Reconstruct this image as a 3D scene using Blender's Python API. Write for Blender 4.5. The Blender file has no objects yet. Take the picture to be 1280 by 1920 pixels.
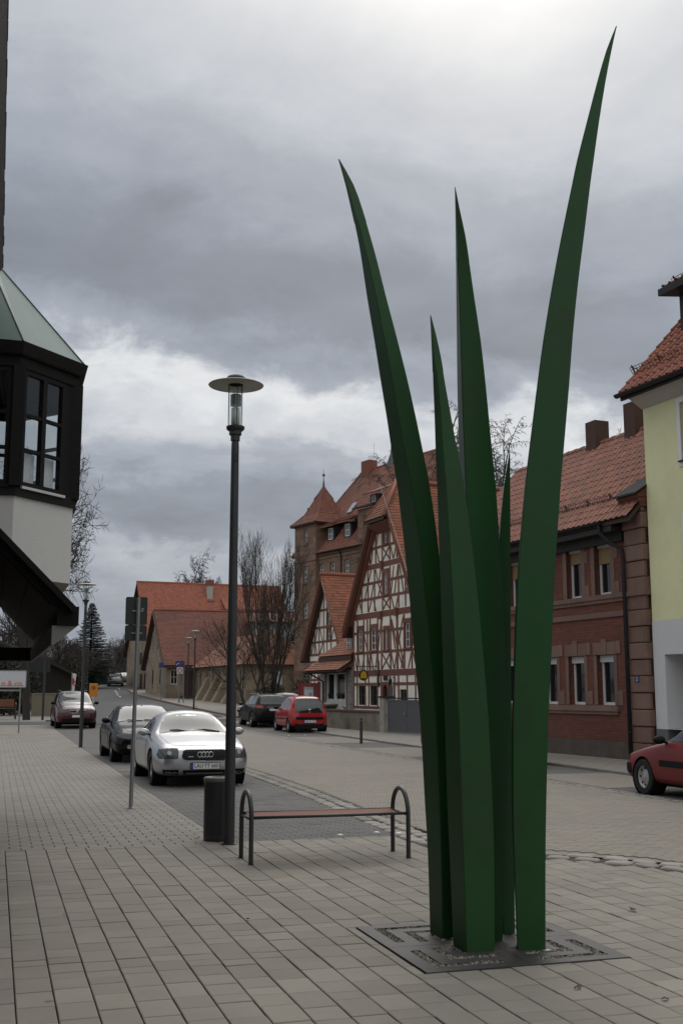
import bpy, bmesh, math, random
from mathutils import Vector, Matrix, noise
from mathutils.bvhtree import BVHTree
from math import sin, cos, pi, radians, atan2, sqrt, exp
S = bpy.context.scene
COL = S.collection
RND = random.Random(7)

# ------------------------------------------------------------------ camera
cam_d = bpy.data.cameras.new('camera'); cam = bpy.data.objects.new('camera', cam_d); COL.objects.link(cam)
cam_d.sensor_fit = 'VERTICAL'; cam_d.sensor_height = 36.0; cam_d.lens = 2090 / 1920 * 36.0
cam_d.clip_start = 0.05; cam_d.clip_end = 6000
cam.location = (0, 0, 1.7); cam.rotation_euler = (radians(90 + 9.16), 0, radians(-17.07))
S.camera = cam

# ------------------------------------------------------------------ sky, sun, exposure
SUN_AZ, SUN_EL = radians(24), radians(42)       # azimuth clockwise from +Y
world = bpy.data.worlds.new('World'); S.world = world; world.use_nodes = True
nt = world.node_tree; nt.nodes.clear()

class NG:
    """tiny expression helper for shader trees"""
    def __init__(s, nt): s.nt = nt; s.L = nt.links
    def n(s, t, **k):
        o = s.nt.nodes.new(t)
        for a, b in k.items(): setattr(o, a, b)
        return o
    def put(s, sock, v):
        if isinstance(v, bpy.types.NodeSocket): s.L.new(v, sock)
        elif v is not None: sock.default_value = v
    def m(s, op, a, b=None, c=None, clamp=False):
        o = s.n('ShaderNodeMath', operation=op, use_clamp=clamp)
        s.put(o.inputs[0], a); s.put(o.inputs[1], b); s.put(o.inputs[2], c)
        return o.outputs[0]
    def vm(s, op, a, b=None, out=0):
        o = s.n('ShaderNodeVectorMath', operation=op); s.put(o.inputs[0], a); s.put(o.inputs[1], b)
        return o.outputs[out]
    def noise(s, vec, scale, detail=4, rough=.55, out=0, dist=0.0, dim='3D'):
        o = s.n('ShaderNodeTexNoise', noise_dimensions=dim); s.put(o.inputs['Vector'], vec)
        o.inputs['Scale'].default_value = scale; o.inputs['Detail'].default_value = detail
        o.inputs['Roughness'].default_value = rough; o.inputs['Distortion'].default_value = dist
        return o.outputs[out]
    def mix(s, f, a, b, mode='MIX'):
        o = s.n('ShaderNodeMix', data_type='RGBA', blend_type=mode)
        s.put(o.inputs[0], f); s.put(o.inputs[6], a); s.put(o.inputs[7], b)
        return o.outputs[2]
    def ramp(s, f, stops, interp='LINEAR'):
        o = s.n('ShaderNodeValToRGB'); r = o.color_ramp; r.interpolation = interp
        while len(r.elements) < len(stops): r.elements.new(.5)
        for e, (p, c) in zip(r.elements, stops): e.position = p; e.color = c if len(c) == 4 else (*c, 1)
        s.put(o.inputs[0], f); return o.outputs[0]

g = NG(nt)
tc = g.n('ShaderNodeTexCoord'); D = tc.outputs['Generated']
sep = g.n('ShaderNodeSeparateXYZ'); g.put(sep.inputs[0], D)
dx, dy, dz = sep.outputs
# cloud deck: directions projected on a layer overhead, so the banks flatten towards the horizon
zz = g.m('ADD', g.m('MAXIMUM', dz, 0.0), 0.16)
comb = g.n('ShaderNodeCombineXYZ'); g.put(comb.inputs[0], g.m('DIVIDE', dx, zz)); g.put(comb.inputs[1], g.m('DIVIDE', dy, zz)); comb.inputs[2].default_value = 3.7
plane = comb.outputs[0]
big = g.noise(plane, 0.55, 2, .5)
soft = g.noise(plane, 2.6, 7, .6, dist=.3)
el = g.m('ARCSINE', dz)
# billowing, slightly flattened puffs roughen every cloud edge
puffv = g.vm('MULTIPLY', D, (1.0, 1.0, 1.9))
puff = g.m('SUBTRACT', g.noise(puffv, 8.5, 9, .62, dist=.25), .5)
puff2 = g.m('SUBTRACT', g.noise(puffv, 3.1, 3, .5), .5)
sunv = (sin(SUN_AZ) * cos(SUN_EL), cos(SUN_AZ) * cos(SUN_EL), sin(SUN_EL))
ds = g.m('MAXIMUM', g.vm('DOT_PRODUCT', D, sunv, out=1), 0.0)
glow = g.m('POWER', ds, 105.0); wide = g.m('POWER', ds, 7.0)
# height above the ragged lower edge of the main deck, in degrees
edge = g.m('MULTIPLY_ADD', dx, -8.0, 17.7)
t_ = g.m('SUBTRACT', g.m('MULTIPLY', el, 180 / pi), edge)
t_ = g.m('ADD', t_, g.m('MULTIPLY', puff, 7.5)); t_ = g.m('ADD', t_, g.m('MULTIPLY', puff2, 5.0))
STOPS = [(-20, .40), (-12.5, .35), (-9.4, .45), (-8.2, .31), (-6.2, .29), (-4.6, .40), (-2.6, .62), (-1.0, .74), (.9, .36), (2.8, .255), (5, .265), (9, .38), (14, .53), (20, .58)]
v = g.ramp(g.m('MULTIPLY_ADD', t_, 1 / 40, .5), [((d + 20) / 40, (c, c, c)) for d, c in STOPS], 'EASE')
v = g.m('MULTIPLY', v, g.m('ADD', 1.0, g.m('ADD', g.m('MULTIPLY', g.m('SUBTRACT', big, .5), .45), g.m('MULTIPLY', g.m('SUBTRACT', soft, .5), .78))))
v = g.m('ADD', v, g.m('MULTIPLY', glow, .95)); v = g.m('ADD', v, g.m('MULTIPLY', wide, .04))
# an overcast sky grows brighter towards the zenith, and clouds opposite the sun are lit from the front
v = g.m('MULTIPLY', v, g.m('MULTIPLY_ADD', g.m('MAXIMUM', g.m('SUBTRACT', dz, .5), 0.0), .7, 1.0))
back = g.m('MAXIMUM', g.m('SUBTRACT', .25, g.vm('DOT_PRODUCT', D, (sin(SUN_AZ), cos(SUN_AZ), 0), out=1)), 0.0)
v = g.m('MULTIPLY', v, g.m('MULTIPLY_ADD', back, .6, 1.0))
tint = g.ramp(v, [(0.0, (.87, .975, 1.16)), (.34, (.885, .98, 1.15)), (.62, (.95, .99, 1.05)), (.85, (.99, 1, 1.005))])
cloud = g.vm('SCALE', tint); cloud.node.inputs['Scale'].default_value = 1.0; g.put(cloud.node.inputs['Scale'], v)
sky = g.n('ShaderNodeTexSky', sky_type='NISHITA', sun_disc=False); sky.sun_elevation = SUN_EL; sky.sun_rotation = SUN_AZ
sky.air_density = 1.5; sky.dust_density = 3
clear = g.vm('SCALE', sky.outputs[0]); clear.node.inputs['Scale'].default_value = .06
col = g.mix(.06, cloud, clear)
bg = g.n('ShaderNodeBackground'); g.put(bg.inputs['Color'], col); bg.inputs['Strength'].default_value = 1.0
out = g.n('ShaderNodeOutputWorld'); g.L.new(bg.outputs[0], out.inputs['Surface'])

sun_d = bpy.data.lights.new('sun', 'SUN'); sun_d.energy = 0.95; sun_d.angle = radians(42); sun_d.color = (1, .96, .9)
sun = bpy.data.objects.new('sun', sun_d); COL.objects.link(sun)
sun.rotation_euler = Vector(sunv).to_track_quat('Z', 'Y').to_euler()

vs = S.view_settings; vs.view_transform = 'Standard'; vs.look = 'None'; vs.exposure = 0.06; vs.gamma = 1.0; vs.use_curve_mapping = False
S.render.engine = 'CYCLES'; S.cycles.max_bounces = 6; S.cycles.use_denoising = True; S.cycles.transparent_max_bounces = 24

# ------------------------------------------------------------------ materials
MATS = {}
def mat(name, col, rough=.8, var=.18, ns=3.0, bump=0.0, bs=30.0, island=0.0, metal=0.0, spec=.5, coat=0.0, ior=1.5, dirt=None, obj_rand=0.0, alpha=1.0, trans=0.0, ds=1.2, streak=0.0, spots=0.0):
    if name in MATS: return MATS[name]
    m = bpy.data.materials.new(name); m.use_nodes = True; t = m.node_tree; h = NG(t)
    b = t.nodes['Principled BSDF']
    geo = h.n('ShaderNodeNewGeometry'); pos = geo.outputs['Position']
    c = (*col, 1)
    f = h.noise(pos, ns, 5, .6)
    f2 = h.noise(pos, ns * 9, 3, .6)
    k = h.m('ADD', 1.0, h.m('MULTIPLY', h.m('SUBTRACT', f, .5), var * 2))
    k = h.m('ADD', k, h.m('MULTIPLY', h.m('SUBTRACT', f2, .5), var * .9))
    if island: k = h.m('ADD', k, h.m('MULTIPLY', h.m('SUBTRACT', geo.outputs['Random Per Island'], .5), island * 2))
    if obj_rand:
        oi = h.n('ShaderNodeObjectInfo'); k = h.m('ADD', k, h.m('MULTIPLY', h.m('SUBTRACT', oi.outputs['Random'], .5), obj_rand * 2))
    if streak:
        mp = h.vm('MULTIPLY', pos, (4, 4, .35)); k = h.m('ADD', k, h.m('MULTIPLY', h.m('SUBTRACT', h.noise(mp, 1.0, 4, .6), .5), streak * 2))
    o = h.vm('SCALE', c[:3]); h.put(o.node.inputs['Scale'], k)
    if dirt:
        dm = h.ramp(h.noise(pos, ds, 6, .65), [(.48, (0, 0, 0)), (.68, (1, 1, 1))])
        o = h.mix(h.m('MULTIPLY', dm, dirt[3]), o, (*dirt[:3], 1))
    if spots:                               # trodden gum and drips
        vo = h.n('ShaderNodeTexVoronoi'); h.put(vo.inputs['Vector'], pos); vo.inputs['Scale'].default_value = 2.3
        sx_ = h.n('ShaderNodeSeparateColor'); h.put(sx_.inputs[0], vo.outputs['Color'])
        near = h.m('LESS_THAN', vo.outputs['Distance'], h.m('MULTIPLY', sx_.outputs[0], .075)); keep = h.m('GREATER_THAN', sx_.outputs[1], .45)
        o = h.mix(h.m('MULTIPLY', h.m('MULTIPLY', near, keep), spots), o, (.09, .085, .08, 1))
        big_ = h.ramp(h.noise(pos, .33, 5, .6), [(.52, (0, 0, 0)), (.72, (1, 1, 1))]); o = h.mix(h.m('MULTIPLY', big_, .22), o, (.15, .138, .12, 1))
    h.put(b.inputs['Base Color'], o)
    b.inputs['Roughness'].default_value = rough; b.inputs['Metallic'].default_value = metal
    b.inputs['Specular IOR Level'].default_value = spec; b.inputs['IOR'].default_value = ior
    b.inputs['Coat Weight'].default_value = coat; b.inputs['Coat Roughness'].default_value = .04
    if trans: b.inputs['Transmission Weight'].default_value = trans
    if bump:
        bp = h.n('ShaderNodeBump'); bp.inputs['Strength'].default_value = bump; bp.inputs['Distance'].default_value = .02
        h.put(bp.inputs['Height'], h.noise(pos, bs, 4, .6)); h.put(b.inputs['Normal'], bp.outputs[0])
    MATS[name] = m; return m

def brick_mat(name, c1, c2, mortar, w, hgt, msize=.08, scale=1.0, bump=.5, dirt=None, axis='OBJ', rough=.85, offset=.5, var=.2):
    """bricks or blocks or pavers too far off to model; object space, x along the face, z up (axis 'XY' for the ground)"""
    if name in MATS: return MATS[name]
    m = bpy.data.materials.new(name); m.use_nodes = True; t = m.node_tree; h = NG(t); b = t.nodes['Principled BSDF']
    tcn = h.n('ShaderNodeTexCoord'); sp = h.n('ShaderNodeSeparateXYZ'); h.put(sp.inputs[0], tcn.outputs['Object'])
    cb = h.n('ShaderNodeCombineXYZ')
    if axis == 'XY': h.put(cb.inputs[0], sp.outputs[0]); h.put(cb.inputs[1], sp.outputs[1])
    elif axis == 'YX': h.put(cb.inputs[0], sp.outputs[1]); h.put(cb.inputs[1], sp.outputs[0])
    else: h.put(cb.inputs[0], h.m('ADD', sp.outputs[0], sp.outputs[1])); h.put(cb.inputs[1], sp.outputs[2])
    bt = h.n('ShaderNodeTexBrick'); h.put(bt.inputs['Vector'], cb.outputs[0]); bt.offset = offset
    bt.inputs['Color1'].default_value = (*c1, 1); bt.inputs['Color2'].default_value = (*c2, 1); bt.inputs['Mortar'].default_value = (*mortar, 1)
    bt.inputs['Scale'].default_value = scale; bt.inputs['Brick Width'].default_value = w; bt.inputs['Row Height'].default_value = hgt
    bt.inputs['Mortar Size'].default_value = msize; bt.inputs['Mortar Smooth'].default_value = .3; bt.inputs['Bias'].default_value = 0
    pos = tcn.outputs['Object']
    k = h.m('ADD', 1.0, h.m('MULTIPLY', h.m('SUBTRACT', h.noise(pos, .9, 6, .65), .5), var * 3))
    k = h.m('ADD', k, h.m('MULTIPLY', h.m('SUBTRACT', h.noise(pos, 14, 3, .6), .5), var))
    o = h.vm('SCALE', bt.outputs['Color']); h.put(o.node.inputs['Scale'], k)
    if dirt:
        dm = h.ramp(h.noise(pos, .8, 6, .65), [(.46, (0, 0, 0)), (.66, (1, 1, 1))]); o = h.mix(h.m('MULTIPLY', dm, dirt[3]), o, (*dirt[:3], 1))
    h.put(b.inputs['Base Color'], o); b.inputs['Roughness'].default_value = rough
    bp = h.n('ShaderNodeBump'); bp.inputs['Strength'].default_value = bump; bp.inputs['Distance'].default_value = .02
    hh = h.m('ADD', h.m('MULTIPLY', bt.outputs['Fac'], -1.0), h.m('MULTIPLY', h.noise(pos, 40, 3, .6), .4))
    h.put(bp.inputs['Height'], hh); h.put(b.inputs['Normal'], bp.outputs[0])
    MATS[name] = m; return m

def clear_glass(name, tint=(.9, .95, .95), mixf=.25):
    if name in MATS: return MATS[name]
    m = bpy.data.materials.new(name); m.use_nodes = True; t = m.node_tree; h = NG(t); t.nodes.clear()
    tr = h.n('ShaderNodeBsdfTransparent'); tr.inputs[0].default_value = (*tint, 1)
    gl = h.n('ShaderNodeBsdfGlossy'); gl.inputs['Roughness'].default_value = .03
    fr = h.n('ShaderNodeLayerWeight'); fr.inputs[0].default_value = .5
    mx = h.n('ShaderNodeMixShader'); h.put(mx.inputs[0], h.m('MULTIPLY_ADD', h.m('POWER', fr.outputs['Facing'], 4.0), .7, .06)); h.L.new(tr.outputs[0], mx.inputs[1]); h.L.new(gl.outputs[0], mx.inputs[2])
    o = h.n('ShaderNodeOutputMaterial'); h.L.new(mx.outputs[0], o.inputs[0]); MATS[name] = m; return m

# ------------------------------------------------------------------ mesh helpers
class MB:
    def __init__(s): s.v = []; s.f = []
    def poly(s, pts):
        i = len(s.v); s.v += [tuple(p) for p in pts]; s.f.append(tuple(range(i, i + len(pts)))); return s
    def box(s, x0, x1, y0, y1, z0, z1):
        i = len(s.v)
        s.v += [(x0, y0, z0), (x1, y0, z0), (x1, y1, z0), (x0, y1, z0), (x0, y0, z1), (x1, y0, z1), (x1, y1, z1), (x0, y1, z1)]
        s.f += [tuple(i + k for k in q) for q in ((0, 3, 2, 1), (4, 5, 6, 7), (0, 1, 5, 4), (1, 2, 6, 5), (2, 3, 7, 6), (3, 0, 4, 7))]
        return s
    def hexa(s, b, t):
        """b, t: four bottom and four top points, same order"""
        i = len(s.v); s.v += [tuple(p) for p in b] + [tuple(p) for p in t]
        s.f += [tuple(i + k for k in q) for q in ((0, 3, 2, 1), (4, 5, 6, 7), (0, 1, 5, 4), (1, 2, 6, 5), (2, 3, 7, 6), (3, 0, 4, 7))]
        return s
    def slab(s, x0, x1, y0, y1, zt, th=.05, b=.006, dz=None):
        """paver: bevelled top edge, no underside"""
        dz = dz or (0, 0, 0, 0); i = len(s.v); h = b * .7
        cs = ((x0, y0), (x1, y0), (x1, y1), (x0, y1)); ins = ((b, b), (-b, b), (-b, -b), (b, -b))
        s.v += [(x, y, zt - th) for x, y in cs] + [(x, y, zt - h + d) for (x, y), d in zip(cs, dz)] + [(x + p, y + q, zt + d) for (x, y), (p, q), d in zip(cs, ins, dz)]
        for k in range(4):
            n = (k + 1) % 4; s.f += [(i + k, i + n, i + 4 + n, i + 4 + k), (i + 4 + k, i + 4 + n, i + 8 + n, i + 8 + k)]
        s.f.append((i + 8, i + 9, i + 10, i + 11)); return s
    def bar(s, p0, p1, w, h, up=(0, 0, 1)):
        p0, p1 = Vector(p0), Vector(p1); d = (p1 - p0).normalized(); u = Vector(up); x = d.cross(u)
        if x.length < 1e-4: x = d.cross(Vector((1, 0, 0)))
        x.normalize(); u = x.cross(d); x *= w / 2; u *= h / 2
        return s.hexa([p0 - x - u, p0 + x - u, p1 + x - u, p1 - x - u], [p0 - x + u, p0 + x + u, p1 + x + u, p1 - x + u])
    def tube(s, pts, r, n=8, cap=True):
        pts = [Vector(p) for p in pts]; rs = r if isinstance(r, (list, tuple)) else [r] * len(pts)
        rings = []; prev = None
        for k, p in enumerate(pts):
            d = (pts[min(k + 1, len(pts) - 1)] - pts[max(k - 1, 0)])
            if d.length < 1e-9: d = Vector((0, 0, 1))
            d.normalize()
            if prev is None:
                a = d.orthogonal().normalized()
            else:
                a = prev - d * prev.dot(d)
                a = a.normalized() if a.length > 1e-6 else d.orthogonal().normalized()
            prev = a; b = d.cross(a); i = len(s.v)
            s.v += [tuple(p + (a * cos(2 * pi * j / n) + b * sin(2 * pi * j / n)) * rs[k]) for j in range(n)]; rings.append(i)
        for a, b in zip(rings, rings[1:]):
            s.f += [(a + j, a + (j + 1) % n, b + (j + 1) % n, b + j) for j in range(n)]
        if cap: s.f += [tuple(rings[0] + j for j in reversed(range(n))), tuple(rings[-1] + j for j in range(n))]
        return s
    def lathe(s, prof, n=24, c=(0, 0, 0), axis='Z', close=False):
        i0 = len(s.v); m = len(prof)
        for r, z in prof:
            for j in range(n):
                a = 2 * pi * j / n
                if axis == 'Z': p = (c[0] + r * cos(a), c[1] + r * sin(a), c[2] + z)
                elif axis == 'X': p = (c[0] + z, c[1] + r * cos(a), c[2] + r * sin(a))
                else: p = (c[0] + r * sin(a), c[1] + z, c[2] + r * cos(a))
                s.v.append(p)
        for k in range(m if close else m - 1):
            a, b = i0 + k * n, i0 + ((k + 1) % m) * n
            s.f += [(a + j, a + (j + 1) % n, b + (j + 1) % n, b + j) for j in range(n)]
        return s
    def prism(s, pts, off):
        """polygon extruded by vector off"""
        o = Vector(off); a = [Vector(p) for p in pts]; b = [p + o for p in a]; n = len(a)
        s.poly(a); s.poly(list(reversed(b)))
        for k in range(n): s.poly([a[k], b[k], b[(k + 1) % n], a[(k + 1) % n]])
        return s
    def mesh(s, name, smooth=False, fix=True, bevel=0):
        me = bpy.data.meshes.new(name); me.from_pydata(s.v, [], s.f)
        if fix or bevel:
            bm = bmesh.new(); bm.from_mesh(me)
            if bevel: 
                bmesh.ops.remove_doubles(bm, verts=bm.verts, dist=1e-4)
                bmesh.ops.bevel(bm, geom=[e for e in bm.edges if e.is_manifold and e.calc_face_angle(0) > .5], offset=bevel, segments=2, affect='EDGES', profile=.6)
            if fix: bmesh.ops.recalc_face_normals(bm, faces=bm.faces)
            bm.to_mesh(me); bm.free()
        if smooth: me.polygons.foreach_set('use_smooth', [True] * len(me.polygons)); 
        me.update(); return me
    def build(s, name, m, parent=None, smooth=False, kind=None, fix=True, label=None, bevel=0):
        return obj(name, s.mesh(name, smooth, fix, bevel), m, parent, kind, label)
def sharp(o, ang=40):
    o.data.set_sharp_from_angle(angle=radians(ang)); return o
def obj(name, me, m, parent=None, kind=None, label=None):
    o = bpy.data.objects.new(name, me); COL.objects.link(o)
    if m and not me.materials: me.materials.append(m)
    if parent: o.parent = parent
    if kind: o['kind'] = kind
    if label: o['label'] = label
    return o
def thing(name, label, cat, loc=(0, 0, 0), rz=0.0, group=None):
    o = bpy.data.objects.new(name, None); COL.objects.link(o); o.location = loc; o.rotation_euler = (0, 0, rz)
    o.empty_display_size = .3; tag(o, label, cat, group); return o
def tag(o, label, cat, group=None):
    o['label'] = label; o['category'] = cat
    if group: o['group'] = group
    return o
def copy_tree(o, parent=None, mats=None):
    c = o.copy(); COL.objects.link(c); c.parent = parent
    for ch in list(o.children): copy_tree(ch, c, mats)
    return c
def frame_thing(name, label, cat, O, az, z=0.0, group=None):
    """Empty whose local x runs along a facade to the right, y into the building"""
    a = radians(az); return thing(name, label, cat, (O[0], O[1], z), atan2(-cos(a), -sin(a)), group)
def text_mesh(txt, size, depth=.002, align='CENTER'):
    cu = bpy.data.curves.new('lettering', 'FONT'); cu.body = txt; cu.size = size; cu.extrude = depth; cu.align_x = align; cu.align_y = 'CENTER'
    o = bpy.data.objects.new('lettering', cu); COL.objects.link(o)
    me = bpy.data.meshes.new_from_object(o.evaluated_get(bpy.context.evaluated_depsgraph_get())); bpy.data.objects.remove(o); bpy.data.curves.remove(cu)
    return me

def tz(y):
    """the street climbs gently beyond the first thirty metres"""
    return 0.0 if y < 30 else (.00022 * (y - 30) ** 2 if y < 140 else .00022 * 110 ** 2 + .015 * (y - 140))
# ------------------------------------------------------------------ ground
def ribbon(name, table, m, dz=0.0, step=2.0, kind='structure', parent=None, nx=1):
    """sheet that follows the street: table of (y, x0, x1)"""
    mb = MB(); ys = []
    for (a, b) in zip(table, table[1:]):
        n = max(1, int((b[0] - a[0]) / step))
        for k in range(n):
            t = k / n; ys.append((a[0] + (b[0] - a[0]) * t, a[1] + (b[1] - a[1]) * t, a[2] + (b[2] - a[2]) * t))
    ys.append(table[-1])
    for (y0, a0, b0), (y1, a1, b1) in zip(ys, ys[1:]):
        mb.poly([(a0, y0, tz(y0) + dz), (b0, y0, tz(y0) + dz), (b1, y1, tz(y1) + dz), (a1, y1, tz(y1) + dz)])
    return mb.build(name, m, parent, kind=kind, fix=False)

M_earth = mat('earth and grass', (.07, .075, .045), .95, .35, .3, .4, 3)
M_joint = mat('dark sanded joint', (.06, .047, .036), .95, .3, 8)
M_slab = mat('grey beige concrete slab', (.292, .268, .226), .85, .13, 1.6, .3, 180, island=.09, obj_rand=.11, dirt=(.19, .174, .15, .5), ds=.45, spots=.6)
M_pav = mat('small beige paver', (.255, .236, .205), .87, .12, 1.2, .2, 150, island=.07, dirt=(.18, .165, .15, .4), ds=.5, spots=.5)
M_park = mat('dark grey parking paver', (.135, .128, .12), .85, .14, 1.2, .2, 120, island=.09, dirt=(.07, .068, .066, .5), ds=.7)
M_road = mat('beige road paver', (.248, .222, .185), .86, .10, .6, .2, 120, island=.05, dirt=(.19, .17, .148, .4), ds=.35, spots=.4)
M_cob = mat('granite cobble', (.27, .25, .222), .8, .2, 9, .5, 60, island=.16, obj_rand=.26)
M_asph = mat('worn asphalt', (.085, .084, .083), .9, .15, .5, .3, 90, dirt=(.12, .118, .112, .5), ds=.3)
B_pav = brick_mat('small beige pavers afar', (.272, .248, .21), (.255, .233, .198), (.13, .11, .095), .24, .16, .012, axis='XY', bump=.25, var=.1)
B_park = brick_mat('dark grey pavers afar', (.135, .128, .12), (.115, .11, .105), (.07, .065, .06), .2, .1, .01, axis='XY', bump=.25, var=.1)
B_road = brick_mat('beige road pavers afar', (.248, .222, .185), (.232, .208, .174), (.15, .13, .105), .2, .1, .008, axis='XY', bump=.2, var=.1)
B_walk = brick_mat('beige walk slabs afar', (.27, .248, .215), (.25, .23, .2), (.14, .125, .11), .4, .25, .012, axis='XY', bump=.2, var=.1)

big_g = ribbon('ground', [(-300, -1500, 1500), (20, -1500, 1500), (140, -1500, 1500), (300, -1500, 1500), (2600, -2500, 2500)], M_earth, -.16, 6)

# granite gutter: along the parking bay, then round the little square
GUT = [(8.9, 2.5), (8.3, 4.2), (7.6, 6.3), (6.95, 8.2), (6.45, 9.6), (6.0, 10.4), (5.5, 10.95), (5.0, 11.35), (4.72, 11.9), (4.66, 12.6), (4.72, 14), (4.8, 15.6), (5.0, 19), (5.1, 23), (5.12, 34), (5.12, 47), (5.15, 60)]
def along(poly, step):
    pts = [Vector((*p, 0)) for p in poly]; out = []; carry = 0
    for a, b in zip(pts, pts[1:]):
        L = (b - a).length; d = (b - a) / L; t = carry
        while t < L: out.append((a + d * t, d)); t += step
        carry = t - L
    return out
def gut_x(y):
    """x of the gutter's left edge at depth y"""
    for (xa, ya), (xb, yb) in zip(GUT, GUT[1:]):
        if ya <= y <= yb: return xa + (xb - xa) * (y - ya) / (yb - ya)
    return GUT[0][0] if y < GUT[0][1] else GUT[-1][0]

pavement = ribbon('pavement', [(-6, -3, 12), (2.5, -3, 8.9), (4.2, -3, 8.3), (6.3, -3, 7.6), (8.2, -3, 6.95), (9.6, -3, 6.45), (10.4, -3, 6.0), (10.95, -3, 5.5), (11.35, -3, 5.0), (11.9, -3, 4.72), (13, -3, 4.7), (13.01, -3, 2.62), (40, -3, 2.62), (62, -3, 2.62)], M_joint, -.016, 1)
GR = (2.60, 4.02, 6.70, 8.12)           # the iron grate
def in_view(x, y, mg=1.3):
    # ground wedge the photograph covers, with a margin
    a = radians(17.07); u = x * cos(a) - y * sin(a); d = x * sin(a) + y * cos(a)
    return d > 3.9 and abs(u) < d * .306 + mg
slabs = []
CW = .212; k0 = -4
for c in range(k0, 39):
    x0 = .19 + CW * c - .0; x1 = x0 + CW
    y = 3.6 + RND.random() * .3
    while y < 13.0:
        L = RND.choice((.16, .24, .24, .32, .32)); y1 = min(y + L, 13.0)
        if 13.0 - y1 < .06: y1 = 13.0
        a, b = y, y1
        xa, xb = x0, x1
        if xb > GR[0] and xa < GR[1] and b > GR[2] and a < GR[3]:      # fitted round the grate
            if xa < GR[0] - .05 or xb > GR[1] + .05:
                for c0_, d0_ in ((a, GR[2] - .004), (GR[3] + .004, b)):
                    if d0_ - c0_ > .03 and c0_ < b and d0_ > a: slabs.append((xa, xb, c0_, d0_))
                a, b = max(a, GR[2]), min(b, GR[3])
                if xa < GR[0] - .05: xb = GR[0] - .004
                else: xa = GR[1] + .004
            elif a < GR[2]: b = GR[2] - .004
            elif b > GR[3]: a = GR[3] + .004
            else: y = y1; continue
        lim = min(gut_x(a), gut_x(b)) - .03
        if lim - xa > .07 and b - a > .015 and in_view((xa + xb) / 2, (a + b) / 2): slabs.append((xa, min(xb, lim), a, b))
        y = y1
slabs.sort(key=lambda q: (q[0] - 1.5) ** 2 * .6 + q[2] ** 2)
cache = {}
rest = MB()
for i, (x0, x1, a, b) in enumerate(slabs):
    w, L = x1 - x0 - .0085, max(b - a - .006, .008); t = [RND.uniform(-.0018, .0018) for _ in range(4)]
    if i < 300:
        key = (round(w, 3), round(L, 3))
        if key not in cache: cache[key] = MB().slab(-w / 2, w / 2, -L / 2, L / 2, 0, .05, .005).mesh('slab', fix=False)
        o = obj('slab', cache[key], M_slab, pavement); o.location = ((x0 + x1) / 2, (a + b) / 2, RND.uniform(-.002, .002)); o.rotation_euler = (RND.uniform(-.006, .006), RND.uniform(-.006, .006), RND.uniform(-.006, .006))
    else:
        rest.slab(x0 + .004, x1 - .0045, a + .003, b - .003, RND.uniform(-.002, .002), .05, .005, t)
rest.build('slabs_beyond', M_slab, pavement, kind='stuff', fix=False)
# small pavers further along
mb = MB(); y = 13.0; row = 0
while y < 46:
    x = -.6 - (row % 2) * .12
    while x < 2.6:
        x1 = min(x + .24, 2.622); zt = tz(y)
        if x1 - x > .05: mb.slab(x + .004, x1 - .006, y + .003, y + .157, zt + RND.uniform(-.002, .001), .05, .005)
        x += .24
    y += .16; row += 1
mb.build('small_pavers', M_pav, pavement, kind='stuff', fix=False)
ribbon('pavement_far', [(46, -3, 2.6), (62, -3, 2.6)], B_pav, 0.0, parent=pavement, kind=None)

# parking bay beside the pavement
park = ribbon('parking_bay', [(13.0, 2.622, 4.7), (14, 2.622, 4.74), (19, 2.622, 5.0), (23, 2.622, 5.08), (34, 2.622, 5.1), (60, 2.622, 5.12)], B_park, -.012)
mb = MB(); y = 13.0; row = 0
while y < 24:
    x = 2.62 - (row % 2) * .1; lim = gut_x(y) - .02
    while x < lim - .04:
        x1 = min(x + .2, lim); x0 = max(x, 2.62)
        if x1 - x0 > .04: mb.slab(x0 + .003, x1 - .003, y + .003, y + .097, RND.uniform(-.003, .001), .02, .004)
        x += .2
    y += .1; row += 1
mb.build('parking_pavers', M_park, park, kind='stuff', fix=False)
for yy in (25.2, 36.2, 47.5):            # pale rows between the bays
    m2 = MB()
    for k in range(12): m2.slab(2.66 + k * .2, 2.852 + k * .2, yy, yy + .2, tz(yy) + .002, .02, .004)
    m2.build('bay_divider', M_pav, park, kind='stuff')

# roadway of small pavers between the two gutters
road = ribbon('road', [(-6, 12, 14), (2.5, 9.37, 10.2), (4.2, 8.77, 10.2), (6.3, 8.07, 10.2), (8.2, 7.42, 10.2), (9.6, 6.92, 10.2), (10.4, 6.47, 10.2), (10.95, 5.97, 10.2), (11.35, 5.47, 10.2), (11.9, 5.19, 10.2), (14, 5.19, 10.2), (19, 5.47, 10.2), (23, 5.57, 10.2), (60, 5.62, 10.2)], B_road, -.012)
mb = MB(); y = 6.0; row = 0
while y < 27:
    sl_ = (gut_x(y + .05) - gut_x(y - .05)) / .1; lo = gut_x(y) + .50 * sqrt(1 + min(sl_ * sl_, 4)); x = lo - (row % 2) * .1 - (lo % .2)
    while x < 10.18:
        x0, x1 = max(x, lo), min(x + .2, 10.18)
        if x1 - x0 > .04 and in_view(x, y, 2.0): mb.slab(x0 + .0025, x1 - .0025, y + .0025, y + .0975, RND.uniform(-.0025, .0015), .02, .004)
        x += .2
    y += .1; row += 1
mb.build('road_pavers', M_road, road, kind='stuff', fix=False)

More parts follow.
